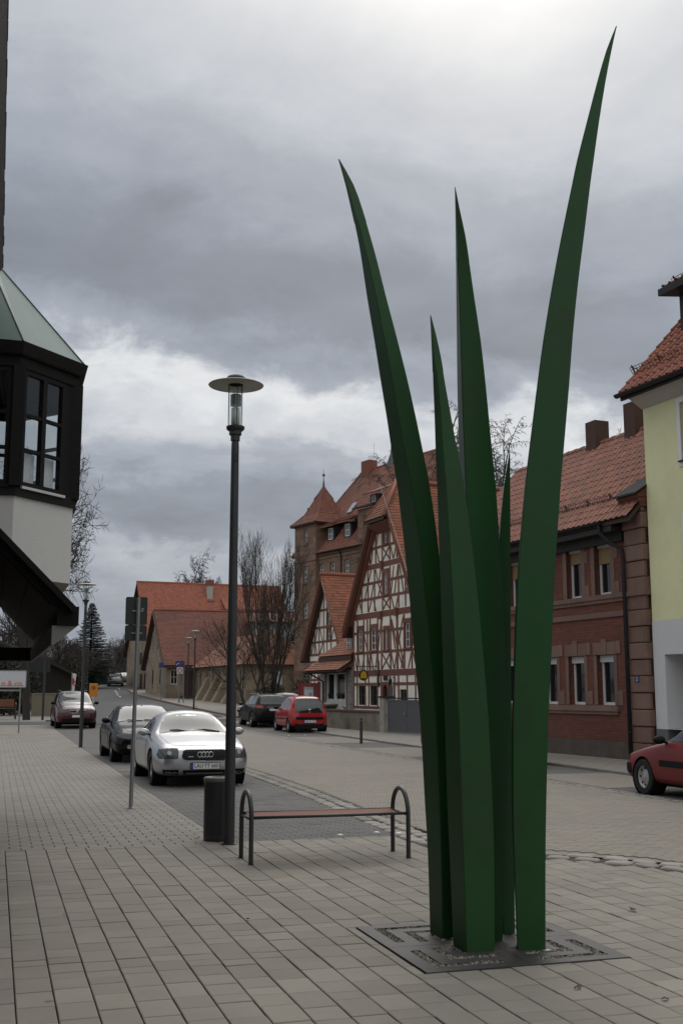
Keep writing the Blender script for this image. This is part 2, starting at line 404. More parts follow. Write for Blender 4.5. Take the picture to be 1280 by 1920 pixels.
# gutters
gutter = ribbon('gutter', [(2.5, 8.85, 9.50), (4.2, 8.25, 8.90), (6.3, 7.55, 8.25), (8.2, 6.9, 7.60), (9.6, 6.4, 7.10), (10.4, 5.95, 6.65), (10.95, 5.4, 6.15), (11.35, 4.9, 5.70), (11.9, 4.65, 5.35), (14, 4.66, 5.33), (19, 4.94, 5.60), (23, 5.04, 5.70), (60, 5.1, 5.75)], M_joint, -.028)
def cobble_mesh(seed, L, W):
    r = random.Random(seed); n = 10; mb = MB()
    a = [(cos(2 * pi * k / n), sin(2 * pi * k / n)) for k in range(n)]
    sq = lambda c: (abs(c) ** .45) * (1 if c >= 0 else -1)
    base = [(sq(p) * L / 2 * r.uniform(.93, 1), sq(q) * W / 2 * r.uniform(.93, 1)) for p, q in a]
    mb.v = [(x, y, -.05) for x, y in base] + [(x, y, -.012) for x, y in base] + [(x * .86, y * .86, r.uniform(-.001, .004)) for x, y in base]
    for ring in (0, n):
        mb.f += [(ring + k, ring + (k + 1) % n, ring + n + (k + 1) % n, ring + n + k) for k in range(n)]
    mb.f.append(tuple(range(2 * n, 3 * n))); return mb
cobs = [cobble_mesh(s, .29, .205).mesh('cobble', fix=False) for s in range(6)]
far = MB(); idx = 0
for rowi in range(2):
    for p, d in along(GUT, .31):
        nrm = Vector((d.y, -d.x, 0)); q = p + nrm * (.12 + rowi * .225) + d * (rowi * .15)
        if not in_view(q.x, q.y, 1.5): continue
        ang = atan2(d.y, d.x) + RND.uniform(-.05, .05); s = RND.uniform(.8, 1.05)
        if q.y < 17:
            o = obj('cobble', cobs[idx % 6], M_cob, gutter); o.location = (q.x, q.y, RND.uniform(-.008, .002)); o.rotation_euler = (RND.uniform(-.03, .03), RND.uniform(-.03, .03), ang); o.scale = (s, RND.uniform(.9, 1.05), 1); idx += 1
        else:
            b = cobble_mesh(idx % 30, .29 * s, .205); M4 = Matrix.Translation((q.x, q.y, tz(q.y) - .004)) @ Matrix.Rotation(ang, 4, 'Z'); i0 = len(far.v)
            far.v += [tuple(M4 @ Vector(w)) for w in b.v]; far.f += [tuple(i0 + k for k in fc) for fc in b.f]; idx += 1
far.build('cobbles_beyond', M_cob, gutter, kind='stuff', fix=False)
gutter_r = ribbon('gutter_right', [(5, 10.15, 10.55), (60, 10.15, 10.55)], M_joint, -.028)
far = MB()
for rowi in range(2):
    for p, d in along([(10.2, 9), (10.2, 60)], .225):
        q = p + Vector((.09 + rowi * .165, .1 * rowi, 0)); b = cobble_mesh(idx % 40, .2 * RND.uniform(.8, 1.05), .14); idx += 1
        M4 = Matrix.Translation((q.x, q.y, tz(q.y) - .004)) @ Matrix.Rotation(pi / 2 + RND.uniform(-.06, .06), 4, 'Z'); i0 = len(far.v)
        far.v += [tuple(M4 @ Vector(w)) for w in b.v]; far.f += [tuple(i0 + k for k in fc) for fc in b.f]
far.build('cobbles_beyond', M_cob, gutter_r, kind='stuff', fix=False)
# right side: parking strip and walk in front of the houses
park_r = ribbon('parking_strip', [(5, 10.5, 12.6), (60, 10.5, 12.9)], B_park, -.010)
for (a, b) in ((18.2, 21.6), (28.3, 33.2), (36.4, 41.2), (56.4, 59.5)):
    ribbon('paved_divider', [(a, 10.56, 12.62), (b, 10.56, 12.62)], B_road, -.004, parent=park_r, kind=None)
M_kerb = mat('granite kerb', (.16, .15, .14), .85, .2, 3, obj_rand=.12)
kerb = ribbon('kerb', [(5, 12.57, 12.67), (60, 12.57, 12.67)], M_joint, -.02)
ks = MB().box(-.06, .06, -.495, .495, -.1, .05).mesh('kerb_stone', bevel=.012)
for k in range(55):
    y = 5.5 + k; o = obj('kerb_stone', ks, M_kerb, kerb); o.location = (12.62, y, tz(y) + RND.uniform(-.006, .004)); o.rotation_euler = (0, 0, RND.uniform(-.004, .004))
walk_r = ribbon('walkway', [(-6, 12.68, 26), (30, 12.68, 26), (60, 12.68, 26), (60.01, 11, 26), (64, 12.6, 26), (86, 13.2, 24), (107, 12.9, 22), (122, 13.6, 22)], B_walk, .035)
asph = ribbon('asphalt_road', [(56, -20, 10.5), (60, 4.0, 12.7), (64, 5.3, 12.9), (78, 6.6, 13.2), (86, 7.0, 13.35), (101, 8.3, 13.0), (107, 8.8, 12.95), (118, 9.8, 13.2), (137, 11.5, 17), (150, 13, 19), (190, 18, 25), (260, 30, 38)], M_asph, .012)
ribbon('cross_road', [(55.5, 5.3, 10.4), (60.2, 4.0, 12.7)], M_asph, .010)
ribbon('road_verge', [(62, -60, 5.2), (86, -60, 6.9), (137, -60, 11.4), (190, -60, 17.8)], mat('pale far pavement', (.24, .225, .2), .9, .2, .4), -.02)
mb = MB()
for (y0, xl) in ((104, 10.9), (108.5, 11.15), (113, 11.5), (118, 11.9), (124, 12.9)):
    mb.poly([(xl, y0, tz(y0) + .02), (xl + .14, y0, tz(y0) + .02), (xl + .3, y0 + 2.4, tz(y0 + 2.4) + .02), (xl + .16, y0 + 2.4, tz(y0 + 2.4) + .02)])
mb.build('lane_dashes', mat('white road paint', (.6, .6, .58), .8), asph, fix=False)
mb = MB()
for a, b in (((13.0, 62), (13.3, 86)), ((13.3, 86), (12.95, 107)), ((12.95, 107), (13.4, 120))):
    mb.bar((a[0], a[1], tz(a[1]) + .04), (b[0], b[1], tz(b[1]) + .04), .16, .16)
mb.build('kerb', mat('reddish kerb', (.17, .12, .10), .85, .2, 3), None, kind='structure')

# hills closing the street
M_hill = mat('distant wooded hillside', (.075, .068, .062), .95, .4, .03, .8, .2)
mb = MB(); N = 40
for k in range(N + 1):
    x = -260 + 560 * k / N
    for j in range(6): 
        y = 330 + j * 55; h = 9 + 9 * noise.noise(Vector((x * .012, j * .4, 1))) + (0 if j else -14) + (0 if j < 5 else -30)
        mb.v.append((x, y, tz(300) + h))
for k in range(N):
    for j in range(5): a = k * 6 + j; mb.f.append((a, a + 1, a + 7, a + 6))
mb.build('hills', M_hill, None, smooth=True, kind='structure')
# ------------------------------------------------------------------ grass-blade sculpture
# each row: height, then plan x, y of the four corners of the folded steel section
BLADES = {
 'B1': [(0, 3.041, 7.763, 3.054, 7.55, 3.141, 7.557, 3.128, 7.77), (0.518, 3.038, 7.779, 3.052, 7.55, 3.147, 7.558, 3.132, 7.787), (0.943, 3.027, 7.806, 3.044, 7.553, 3.147, 7.562, 3.131, 7.814), (1.5, 3.009, 7.827, 3.028, 7.558, 3.139, 7.567, 3.12, 7.837), (1.917, 2.979, 7.847, 3, 7.566, 3.129, 7.578, 3.108, 7.859), (2.422, 2.94, 7.853, 2.961, 7.578, 3.109, 7.591, 3.087, 7.866), (2.826, 2.903, 7.858, 2.925, 7.589, 3.077, 7.603, 3.055, 7.871), (3.236, 2.85, 7.844, 2.871, 7.606, 3.026, 7.62, 3.005, 7.858), (3.45, 2.813, 7.838, 2.833, 7.618, 2.989, 7.632, 2.969, 7.852), (3.756, 2.764, 7.827, 2.782, 7.633, 2.932, 7.647, 2.914, 7.841), (4.065, 2.718, 7.839, 2.737, 7.647, 2.867, 7.659, 2.848, 7.851), (4.378, 2.664, 7.826, 2.682, 7.664, 2.794, 7.675, 2.777, 7.837), (4.695, 2.61, 7.826, 2.626, 7.681, 2.716, 7.69, 2.701, 7.835), (4.975, 2.558, 7.798, 2.569, 7.699, 2.653, 7.707, 2.642, 7.806), (5.177, 2.516, 7.781, 2.524, 7.712, 2.602, 7.72, 2.594, 7.788), (5.38, 2.47, 7.78, 2.476, 7.727, 2.546, 7.734, 2.54, 7.787), (5.585, 2.418, 7.771, 2.421, 7.744, 2.478, 7.75, 2.475, 7.776), (5.787, 2.361, 7.772, 2.362, 7.762, 2.366, 7.763, 2.365, 7.773)],
 'B2': [(0, 3.035, 7.323, 3.044, 7.118, 3.25, 7.124, 3.241, 7.328), (0.578, 3.024, 7.337, 3.034, 7.122, 3.263, 7.127, 3.253, 7.343), (0.982, 3.016, 7.35, 3.027, 7.124, 3.26, 7.13, 3.249, 7.356), (1.51, 3.008, 7.35, 3.02, 7.126, 3.245, 7.132, 3.234, 7.356), (1.906, 2.993, 7.336, 3.003, 7.131, 3.221, 7.137, 3.21, 7.342), (2.385, 2.981, 7.325, 2.991, 7.135, 3.184, 7.14, 3.174, 7.33), (2.768, 2.965, 7.31, 2.974, 7.14, 3.146, 7.145, 3.136, 7.314), (3.158, 2.949, 7.287, 2.957, 7.145, 3.101, 7.149, 3.093, 7.291), (3.361, 2.936, 7.273, 2.943, 7.149, 3.063, 7.153, 3.055, 7.276), (3.651, 2.923, 7.254, 2.929, 7.154, 3.012, 7.156, 3.006, 7.256), (3.87, 2.909, 7.235, 2.914, 7.158, 2.975, 7.16, 2.971, 7.237), (4.055, 2.894, 7.209, 2.896, 7.164, 2.948, 7.165, 2.945, 7.21), (4.241, 2.879, 7.185, 2.88, 7.169, 2.91, 7.17, 2.909, 7.186), (4.377, 2.871, 7.178, 2.872, 7.171, 2.875, 7.172, 2.875, 7.178)],
 'B3': [(0, 3.235, 7.468, 3.231, 7.323, 3.43, 7.384, 3.435, 7.529), (0.542, 3.253, 7.483, 3.241, 7.32, 3.469, 7.389, 3.481, 7.553), (0.959, 3.258, 7.494, 3.241, 7.319, 3.486, 7.394, 3.503, 7.569), (1.504, 3.26, 7.503, 3.236, 7.316, 3.499, 7.397, 3.523, 7.583), (1.912, 3.255, 7.51, 3.222, 7.313, 3.504, 7.399, 3.536, 7.596), (2.404, 3.241, 7.505, 3.203, 7.302, 3.494, 7.391, 3.532, 7.594), (2.796, 3.223, 7.485, 3.183, 7.285, 3.47, 7.373, 3.51, 7.573), (3.189, 3.199, 7.451, 3.158, 7.258, 3.436, 7.344, 3.477, 7.537), (3.392, 3.181, 7.42, 3.145, 7.239, 3.406, 7.319, 3.441, 7.501), (3.677, 3.157, 7.373, 3.123, 7.205, 3.364, 7.279, 3.398, 7.448), (3.961, 3.13, 7.312, 3.1, 7.161, 3.316, 7.228, 3.347, 7.38), (4.24, 3.099, 7.235, 3.073, 7.106, 3.257, 7.164, 3.283, 7.293), (4.513, 3.059, 7.138, 3.04, 7.04, 3.179, 7.084, 3.198, 7.182), (4.747, 3.022, 7.045, 3.002, 6.971, 3.109, 7.005, 3.129, 7.079), (4.907, 2.99, 6.967, 2.977, 6.914, 3.053, 6.938, 3.065, 6.991), (5.063, 2.951, 6.875, 2.947, 6.851, 2.98, 6.862, 2.984, 6.886), (5.194, 2.916, 6.796, 2.916, 6.792, 2.919, 6.793, 2.919, 6.797)],
 'B4': [(0, 3.474, 7.254, 3.4, 7.089, 3.579, 7.04, 3.653, 7.205), (0.567, 3.474, 7.279, 3.391, 7.092, 3.595, 7.036, 3.677, 7.223), (0.975, 3.48, 7.293, 3.392, 7.092, 3.612, 7.031, 3.7, 7.233), (1.509, 3.5, 7.302, 3.406, 7.087, 3.641, 7.023, 3.735, 7.238), (1.908, 3.524, 7.304, 3.426, 7.081, 3.67, 7.014, 3.767, 7.237), (2.391, 3.555, 7.299, 3.456, 7.072, 3.703, 7.004, 3.803, 7.231), (2.779, 3.589, 7.289, 3.488, 7.062, 3.736, 6.994, 3.836, 7.22), (3.172, 3.629, 7.27, 3.53, 7.049, 3.773, 6.983, 3.872, 7.204), (3.377, 3.655, 7.258, 3.557, 7.041, 3.795, 6.975, 3.893, 7.192), (3.891, 3.72, 7.219, 3.629, 7.019, 3.851, 6.958, 3.942, 7.159), (4.266, 3.768, 7.184, 3.686, 7.001, 3.888, 6.946, 3.971, 7.128), (4.647, 3.829, 7.143, 3.754, 6.981, 3.935, 6.931, 4.01, 7.093), (5.032, 3.898, 7.1, 3.831, 6.957, 3.991, 6.913, 4.058, 7.056), (5.423, 3.97, 7.046, 3.916, 6.931, 4.047, 6.895, 4.101, 7.011), (5.608, 4.009, 7.025, 3.956, 6.918, 4.076, 6.886, 4.128, 6.992), (5.928, 4.078, 6.971, 4.039, 6.893, 4.126, 6.869, 4.165, 6.947), (6.251, 4.151, 6.918, 4.125, 6.867, 4.183, 6.851, 4.209, 6.902), (6.497, 4.213, 6.877, 4.197, 6.844, 4.234, 6.834, 4.25, 6.867), (6.695, 4.274, 6.826, 4.274, 6.821, 4.28, 6.819, 4.28, 6.824)],
 'B5': [(0, 3.526, 7.641, 3.524, 7.567, 3.611, 7.566, 3.612, 7.64), (0.495, 3.524, 7.664, 3.51, 7.572, 3.622, 7.57, 3.636, 7.662), (0.929, 3.521, 7.673, 3.505, 7.573, 3.626, 7.571, 3.643, 7.671), (1.496, 3.526, 7.673, 3.506, 7.573, 3.628, 7.571, 3.649, 7.671), (1.921, 3.537, 7.665, 3.515, 7.57, 3.632, 7.568, 3.654, 7.663), (2.571, 3.564, 7.643, 3.54, 7.562, 3.641, 7.561, 3.665, 7.641), (2.985, 3.59, 7.612, 3.571, 7.553, 3.647, 7.551, 3.666, 7.611), (3.266, 3.616, 7.577, 3.604, 7.543, 3.648, 7.542, 3.66, 7.576), (3.405, 3.633, 7.552, 3.627, 7.536, 3.648, 7.535, 3.654, 7.552), (3.508, 3.644, 7.534, 3.645, 7.53, 3.647, 7.53, 3.647, 7.534)],
}
M_green = mat('dark green paint', (.0145, .070, .0165), .46, .12, 1.2, .05, 60, spec=.3, dirt=(.026, .036, .012, .45), ds=1.3, streak=.14)
def crom(p0, p1, p2, p3, t):
    return [.5 * (2 * b + (c - a) * t + (2 * a - 5 * b + 4 * c - d) * t * t + (3 * b - a - 3 * c + d) * t ** 3) for a, b, c, d in zip(p0, p1, p2, p3)]
sculpture = thing('grass_sculpture', 'tall dark green steel sculpture of five grass blades rising from an iron grate', 'sculpture', (3.31, 7.41, 0))
BL = {'B1': 'green blade bowing to the left, with a sharp front fold', 'B2': 'front blade, second shortest, leaning left', 'B3': 'darkest tall middle blade', 'B4': 'tallest blade, curving to the upper right', 'B5': 'short slim blade at the back'}
for kk, rows in BLADES.items():
    mb = MB(); R = []
    for i in range(len(rows) - 1):
        a, b = rows[max(i - 1, 0)], rows[i]; c, d = rows[i + 1], rows[min(i + 2, len(rows) - 1)]
        for t in (0, .5): R.append(crom(a, b, c, d, t))
    R.append(rows[-1]); R[0] = list(R[0])
    for r in R: mb.v += [(r[1 + 2 * j] - 3.31, r[2 + 2 * j] - 7.41, r[0] + (.005 if r is R[0] else 0)) for j in range(4)]
    for i in range(len(R) - 1):
        a = i * 4; mb.f += [(a + j, a + (j + 1) % 4, a + 4 + (j + 1) % 4, a + 4 + j) for j in range(4)]
    mb.f += [(3, 2, 1, 0), tuple(len(mb.v) - 4 + j for j in range(4))]
    me = mb.mesh('blade', True); bm = bmesh.new(); bm.from_mesh(me)
    es = [e for e in bm.edges if e.is_manifold and e.calc_face_angle(0) > .6 and abs(e.verts[0].co.z - e.verts[1].co.z) > .02 and min(v.co.z for v in e.verts) < R[-1][0] * .9]
    bmesh.ops.bevel(bm, geom=es, offset=.005, segments=2, affect='EDGES', clamp_overlap=True); bm.to_mesh(me); bm.free()
    me.polygons.foreach_set('use_smooth', [True] * len(me.polygons))
    o = obj('blade', me, M_green, sculpture, label=BL[kk]); sharp(o, 25)
    mb = MB(); r = R[0]; cx, cy = sum(r[1:9:2]) / 4 - 3.31, sum(r[2:9:2]) / 4 - 7.41
    # bolted foot plates
    for sx, sy in (((.04, -.13),) if kk in ('B1', 'B4') else ()): MB().box(cx + sx - .03, cx + sx + .03, cy + sy - .025, cy + sy + .015, .005, .012).build('foot_plate', mat('bare steel', (.35, .35, .34), .4, .2, 9, metal=.8), o)

M_grate = mat('dark grey iron', (.066, .062, .060), .55, .2, 5, .3, 160, metal=.3, dirt=(.10, .092, .082, .5), ds=3)
grate = thing('tree_grate', 'square dark iron grate with L-shaped slots around the green blades', 'grate', (3.31, 7.41, 0))
hw = .705
def slotted(x, y):
    ax, ay = abs(x), abs(y)
    for lo, hi, near in ((.535, .605, .13), (.375, .44, .10), (.235, .29, .07)):
        m = max(ax, ay)
        if lo < m < hi and min(ax, ay) > near and min(ax, ay) < hi: return True
    return False
br = sorted(set([s * v for s in (-1, 1) for v in (.07, .10, .13, .235, .29, .375, .44, .535, .605, hw)]))
for qx in (0, 1):
    for qy in (0, 1):                   # four castings
        mb = MB(); xs = [b for b in br if (b >= 0) == bool(qx)] ; ys = [b for b in br if (b >= 0) == bool(qy)]
        xs = sorted(xs + [.002 if qx else -.002]); ys = sorted(ys + [.002 if qy else -.002])
        full = lambda i, j: 0 <= i < len(xs) - 1 and 0 <= j < len(ys) - 1 and not slotted((xs[i] + xs[i + 1]) / 2, (ys[j] + ys[j + 1]) / 2)
        zt, zb = .005, -.03
        for i in range(len(xs) - 1):
            for j in range(len(ys) - 1):
                if not full(i, j): continue
                a, b, c, d = xs[i], xs[i + 1], ys[j], ys[j + 1]
                mb.poly([(a, c, zt), (b, c, zt), (b, d, zt), (a, d, zt)])
                for di, dj, e in ((-1, 0, ((a, d), (a, c))), (1, 0, ((b, c), (b, d))), (0, -1, ((a, c), (b, c))), (0, 1, ((b, d), (a, d)))):
                    if not full(i + di, j + dj): (p, q), (r, s) = e; mb.poly([(p, q, zb), (r, s, zb), (r, s, zt), (p, q, zt)])
        mb.build('grate_quarter', M_grate, grate, fix=False)
mb = MB(); mb.box(-hw + .01, hw - .01, -hw + .01, hw - .01, -.034, -.012); mb.build('bed', M_joint, grate)
mb = MB(); r = random.Random(3)
for k in range(9000):
    x, y = r.uniform(-.62, .62), r.uniform(-.62, .62)
    if not slotted(x, y): continue
    s = r.uniform(.004, .012); z = -.010 + r.uniform(0, .012); i = len(mb.v)
    mb.v += [(x + s, y, z), (x, y + s, z), (x - s, y, z), (x, y - s, z), (x, y, z + s), (x, y, z - s)]
    mb.f += [(i, i + 1, i + 4), (i + 1, i + 2, i + 4), (i + 2, i + 3, i + 4), (i + 3, i, i + 4)]
mb.build('grit', mat('pale grit', (.24, .225, .19), .9, .3, 20, island=.5), grate, kind='stuff', fix=False)

# ------------------------------------------------------------------ street lamps
M_post = mat('anthracite lacquer', (.032, .034, .036), .45, .12, 2, metal=.2, dirt=(.05, .047, .042, .4), ds=4)
M_shade = mat('pale grey lamp disc', (.40, .40, .36), .5, .08, 3)
M_alu = mat('dull aluminium louvre', (.42, .43, .43), .35, .1, 9, metal=.75)
M_lampglass = clear_glass('lamp glass', (.88, .92, .92))
def street_lamp(label, loc, group='tall street lamps with a flat disc'):
    t = thing('street_lamp', label, 'street lamp', loc, 0, group)
    o = MB().lathe([(.0, 0), (.085, 0), (.085, .012), (.062, .016), (.060, 1.2), (.0595, 1.21), (.046, 4.58), (.043, 4.66), (.056, 4.662), (.056, 4.72), (.075, 4.735), (.075, 4.775), (.097, 4.79), (.11, 4.81), (.11, 4.835), (.085, 4.845), (0, 4.845)], 20).build('post', M_post, t, smooth=True); sharp(o)
    MB().box(-.012, .02, -.056, -.046, 4.40, 4.50).build('name_plate', mat('black plate', (.012, .012, .012), .5), o)
    d = MB().lathe([(.085, 5.352), (.325, 5.338), (.332, 5.345), (.325, 5.353), (.12, 5.40), (.085, 5.405)], 40).build('disc', M_shade, t, smooth=True); sharp(d, 50)
    MB().lathe([(0, 5.405), (.12, 5.405), (.125, 5.425), (.10, 5.455), (0, 5.462)], 24).build('cap', M_post, d, smooth=True)
    MB().lathe([(.083, 4.85), (.083, 5.40)], 24).build('glass_cylinder', M_lampglass, t, smooth=True)
    for k in range(3):
        a = 2 * pi * k / 3 + .5; MB().tube([(.09 * cos(a), .09 * sin(a), 4.84), (.09 * cos(a), .09 * sin(a), 5.40)], .0055, 6).build('rod', M_post, t)
    prof = []
    for k in range(9): prof += [(.066, 5.09 + k * .016), (.058, 5.09 + k * .016 + .012)]
    prof += [(.0, 5.235)]; MB().lathe([(0, 5.09)] + prof, 20).build('louvre', M_alu, t)
    MB().lathe([(0, 4.85), (.052, 4.85), (.052, 5.06), (.0, 5.07)], 20).build('lamp_tube', mat('frosted lamp tube', (.5, .5, .47), .4, .05), t, smooth=True)
    return t
lamp = street_lamp('nearest and tallest lamp post, rising beside the litter bin and bench', (2.61, 12.82, 0))
def more_lamp(label, x, y, s=1.0):
    c = copy_tree(lamp); c.location = (x, y, tz(y)); c['label'] = label; c.scale = (s, s, s); return c
more_lamp('second street lamp along the left pavement, beside the black coupe', 2.62, 35.9, .94)
more_lamp('street lamp standing left of the maroon people carrier', 2.5, 61.9)
more_lamp('slim lamp post far off by the reddish benches', 2.1, 79)
more_lamp('street lamp on the paved square in front of the stone wing', 13.0, 76.5)
more_lamp('farther of the two street lamps before the stone wing', 16.0, 97.5)
more_lamp('street lamp in front of the bare multi-stemmed tree', 18.9, 68.0)
more_lamp('far street lamp in front of the spruce', 9.0, 117.5)

# ------------------------------------------------------------------ bench
M_tube = mat('charcoal powder coat', (.03, .031, .033), .42, .08, 3, metal=.1, dirt=(.06, .056, .05, .3), ds=5)
M_seat = mat('reddish brown perforated sheet', (.21, .095, .062), .7, .10, 4, .25, 240, spec=.2)
def bench(label, loc, rz, group='benches with reddish brown seats'):
    t = thing('park_bench', label, 'bench', loc, rz, group); L = .83
    for sx in (-1, 1):
        pts = [(sx * L, -.25, 0), (sx * L, -.25, .44)] + [(sx * L, -.25 * cos(pi * k / 14), .44 + .25 * sin(pi * k / 14)) for k in range(1, 14)] + [(sx * L, .25, .44), (sx * L, .25, 0)]
        o = MB().tube(pts, .0235, 12).build('leg_hoop', M_tube, t, smooth=True); sharp(o, 60)
        for sy in (-.25, .25): MB().lathe([(0, .004), (.032, .004), (.032, .008), (.0, .008)], 14, (sx * L, sy, 0)).build('foot', M_tube, o)
        MB().tube([(sx * (L - .0), -.24, .435), (sx * (L - .0), .24, .435)], .014, 8).build('cross_rail', M_tube, t, smooth=True)
    for sy in (-.235, .235): MB().tube([(-L, sy, .45), (L, sy, .45)], .0155, 10).build('seat_rail', M_tube, t, smooth=True)
    mb = MB(); n = 10                      # gently dished sheet
    for k in range(n + 1):
        y = -.228 + .456 * k / n; z = .458 - .018 * sin(pi * k / n); mb.v += [(-L + .035, y, z), (L - .035, y, z), (-L + .035, y, z - .006), (L - .035, y, z - .006)]
    for k in range(n): a = 4 * k; mb.f += [(a, a + 1, a + 5, a + 4), (a + 2, a + 6, a + 7, a + 3), (a, a + 4, a + 6, a + 2), (a + 1, a + 3, a + 7, a + 5)]
    mb.f += [(0, 2, 3, 1), (4 * n, 4 * n + 1, 4 * n + 3, 4 * n + 2)]
    mb.build('seat', M_seat, t)
    return t
bench('backless bench with two arched tube ends and a brown seat beside the green blades', (3.35, 11.5, 0), radians(-.8) + 0.0)

# ------------------------------------------------------------------ litter bin
t = thing('litter_bin', 'dark perforated round litter bin in front of the silver coupe', 'bin', (2.545, 13.2, 0))
o = MB().lathe([(0, .01), (.155, .01), (.158, .03), (.158, .66), (.165, .665), (.165, .70), (.155, .71), (.10, .712), (.09, .70), (.09, .55)], 32).build('drum', M_tube, t, smooth=True); sharp(o, 35)
MB().lathe([(.166, .668), (.168, .70), (.158, .716), (.098, .718), (.092, .708)], 32).build('rim', mat('worn grey bin rim', (.10, .098, .094), .5, .15, 8), o, smooth=True)
mb = MB(); n = 0
for zi in range(30):                       # punched holes read as small dark studs round the drum
    for k in range(44):
        a = 2 * pi * (k + .5 * (zi % 2)) / 44; z = .08 + zi * .019
        c, s_ = cos(a), sin(a); r = .1588; w = .0042
        mb.poly([(r * c - w * s_, r * s_ + w * c, z - w), (r * c + w * s_, r * s_ - w * c, z - w), (r * c + w * s_, r * s_ - w * c, z + w), (r * c - w * s_, r * s_ + w * c, z + w)])
mb.build('perforation', mat('hole black', (.004, .004, .004), .9, 0), o, kind='stuff', fix=False)

# ------------------------------------------------------------------ sign seen from behind
M_galv = mat('galvanised post', (.23, .235, .235), .45, .12, 6, metal=.5)
M_signback = mat('dark sign back', (.020, .022, .022), .55, .15, 5)
def round_rect(x0, x1, z0, z1, r, n=4):
    P = []
    for cx, cz, a0 in ((x1 - r, z0 + r, -90), (x1 - r, z1 - r, 0), (x0 + r, z1 - r, 90), (x0 + r, z0 + r, 180)):
        P += [(cx + r * cos(radians(a0 + 90 * k / n)), cz + r * sin(radians(a0 + 90 * k / n))) for k in range(n + 1)]
    return P
t = thing('traffic_sign', 'grey post with two dark sign panels seen from behind', 'traffic sign', (2.0, 17.09, 0), 0)
top = Vector((.03, -.01, 3.09))
o = MB().tube([(0, 0, 0), top], .03, 14).build('post', M_galv, t, smooth=True); sharp(o, 50)
MB().lathe([(.031, 3.09), (.03, 3.105), (0, 3.11)], 14, (.03, -.01, 0)).build('post_cap', M_galv, o)
MB().lathe([(.05, .002), (.05, .012), (.031, .02)], 14).build('base_collar', M_galv, o)
for z0, z1, nm in ((2.705, 3.12, 'sign_panel'), (2.465, 2.69, 'supplementary_panel')):
    P = round_rect(-.155, .165, z0, z1, .025); p = MB().prism([(x, .045, z) for x, z in P], (0, .004, 0)).build(nm, M_signback, t)
    MB().bar((-.06, .035, (z0 + z1) / 2), (.10, .035, (z0 + z1) / 2), .02, .02).build('clamp', M_galv, p)
    fr = MB(); Q = round_rect(-.147, .157, z0 + .008, z1 - .008, .02)
    for a, b in zip(P + P[:1], P[1:] + P[:1]): fr.bar((a[0], .043, a[1]), (b[0], .043, b[1]), .006, .008)
    fr.build('rim', M_signback, p)
    if nm == 'sign_panel': MB().box(.085, .11, .0425, .0445, 2.945, 2.955).box(.085, .12, .0425, .0445, 2.925, 2.932).build('maker_sticker', mat('sticker white', (.5, .5, .48), .6), p)

# ------------------------------------------------------------------ bollards, studs, leaves
M_boll = mat('dark bollard', (.03, .03, .03), .5, .1, 4)
def bollard(label, x, y, h=.84):
    t = thing('bollard', label, 'bollard', (x, y, tz(y) - (.012 if x < 12.6 else -.035)), 0, 'dark bollards')
    o = MB().lathe([(0, 0), (.05, 0), (.05, h - .10), (.046, h - .095), (.046, h - .08), (.05, h - .075), (.05, h - .01), (.04, h), (0, h)], 14).build('post', M_boll, t, smooth=True); sharp(o, 35)
    MB().lathe([(.0472, h - .093), (.0472, h - .082)], 14).build('band', mat('reflective band', (.3, .3, .3), .4), o, smooth=True)
bollard('bollard in front of the mossy garden wall', 11.74, 36.0)
bollard('bollard before the white passage of the yellow house', 14.6, 21.6, 1.0)
M_stud = mat('metal parking stud', (.5, .5, .48), .5, .1, 9, metal=.3)
studs = [(4.45, 22.3), (4.42, 21.6), (4.42, 20.9), (4.55, 13.35), (4.05, 13.25), (4.78, 13.2), (11.9, 17.9), (11.4, 17.6), (10.9, 17.35), (10.9, 42.4), (11.6, 42.6)]
SL = ['farthest of three metal studs right of the silver coupe', 'middle one of three metal studs right of the silver coupe', 'nearest of three metal studs right of the silver coupe', 'middle metal stud seen beneath the bench seat', 'left metal stud seen beneath the bench seat', 'right metal stud seen beneath the bench seat', 'rightmost metal stud left of the dark red hatchback', 'middle metal stud left of the dark red hatchback', 'leftmost metal stud left of the dark red hatchback', 'metal stud behind the left rear wheel of the small red hatchback', 'metal stud behind the number plate of the small red hatchback']
for i, (x, y) in enumerate(studs):
    o = MB().lathe([(.042, 0), (.040, .008), (.024, .014), (0, .016)], 14).build('parking_stud', M_stud, None, smooth=True); o.location = (x, y, tz(y) - .004)
    tag(o, SL[i], 'road stud', 'metal studs marking the parking bays')
LL_ = ['larger curled leaf on the slabs right of the grate', 'dry leaf on the slabs just in front of the grate', 'second dry leaf in front of the grate, nearer the frame edge', 'tiny dry leaf on the slabs left of the grate', 'dry leaf beside the foot of the litter bin', 'dry leaf on the slabs between grate and cobbled gutter', 'tiny dry leaf on the left slabs', 'dark leaf scrap on the road before the brick house', 'dark leaf scrap on the road near the dark red hatchback', 'dry leaf on the road just beyond the cobbled gutter']
M_leaf = mat('dry brown leaf', (.09, .05, .03), .8, .3, 30, obj_rand=.3)
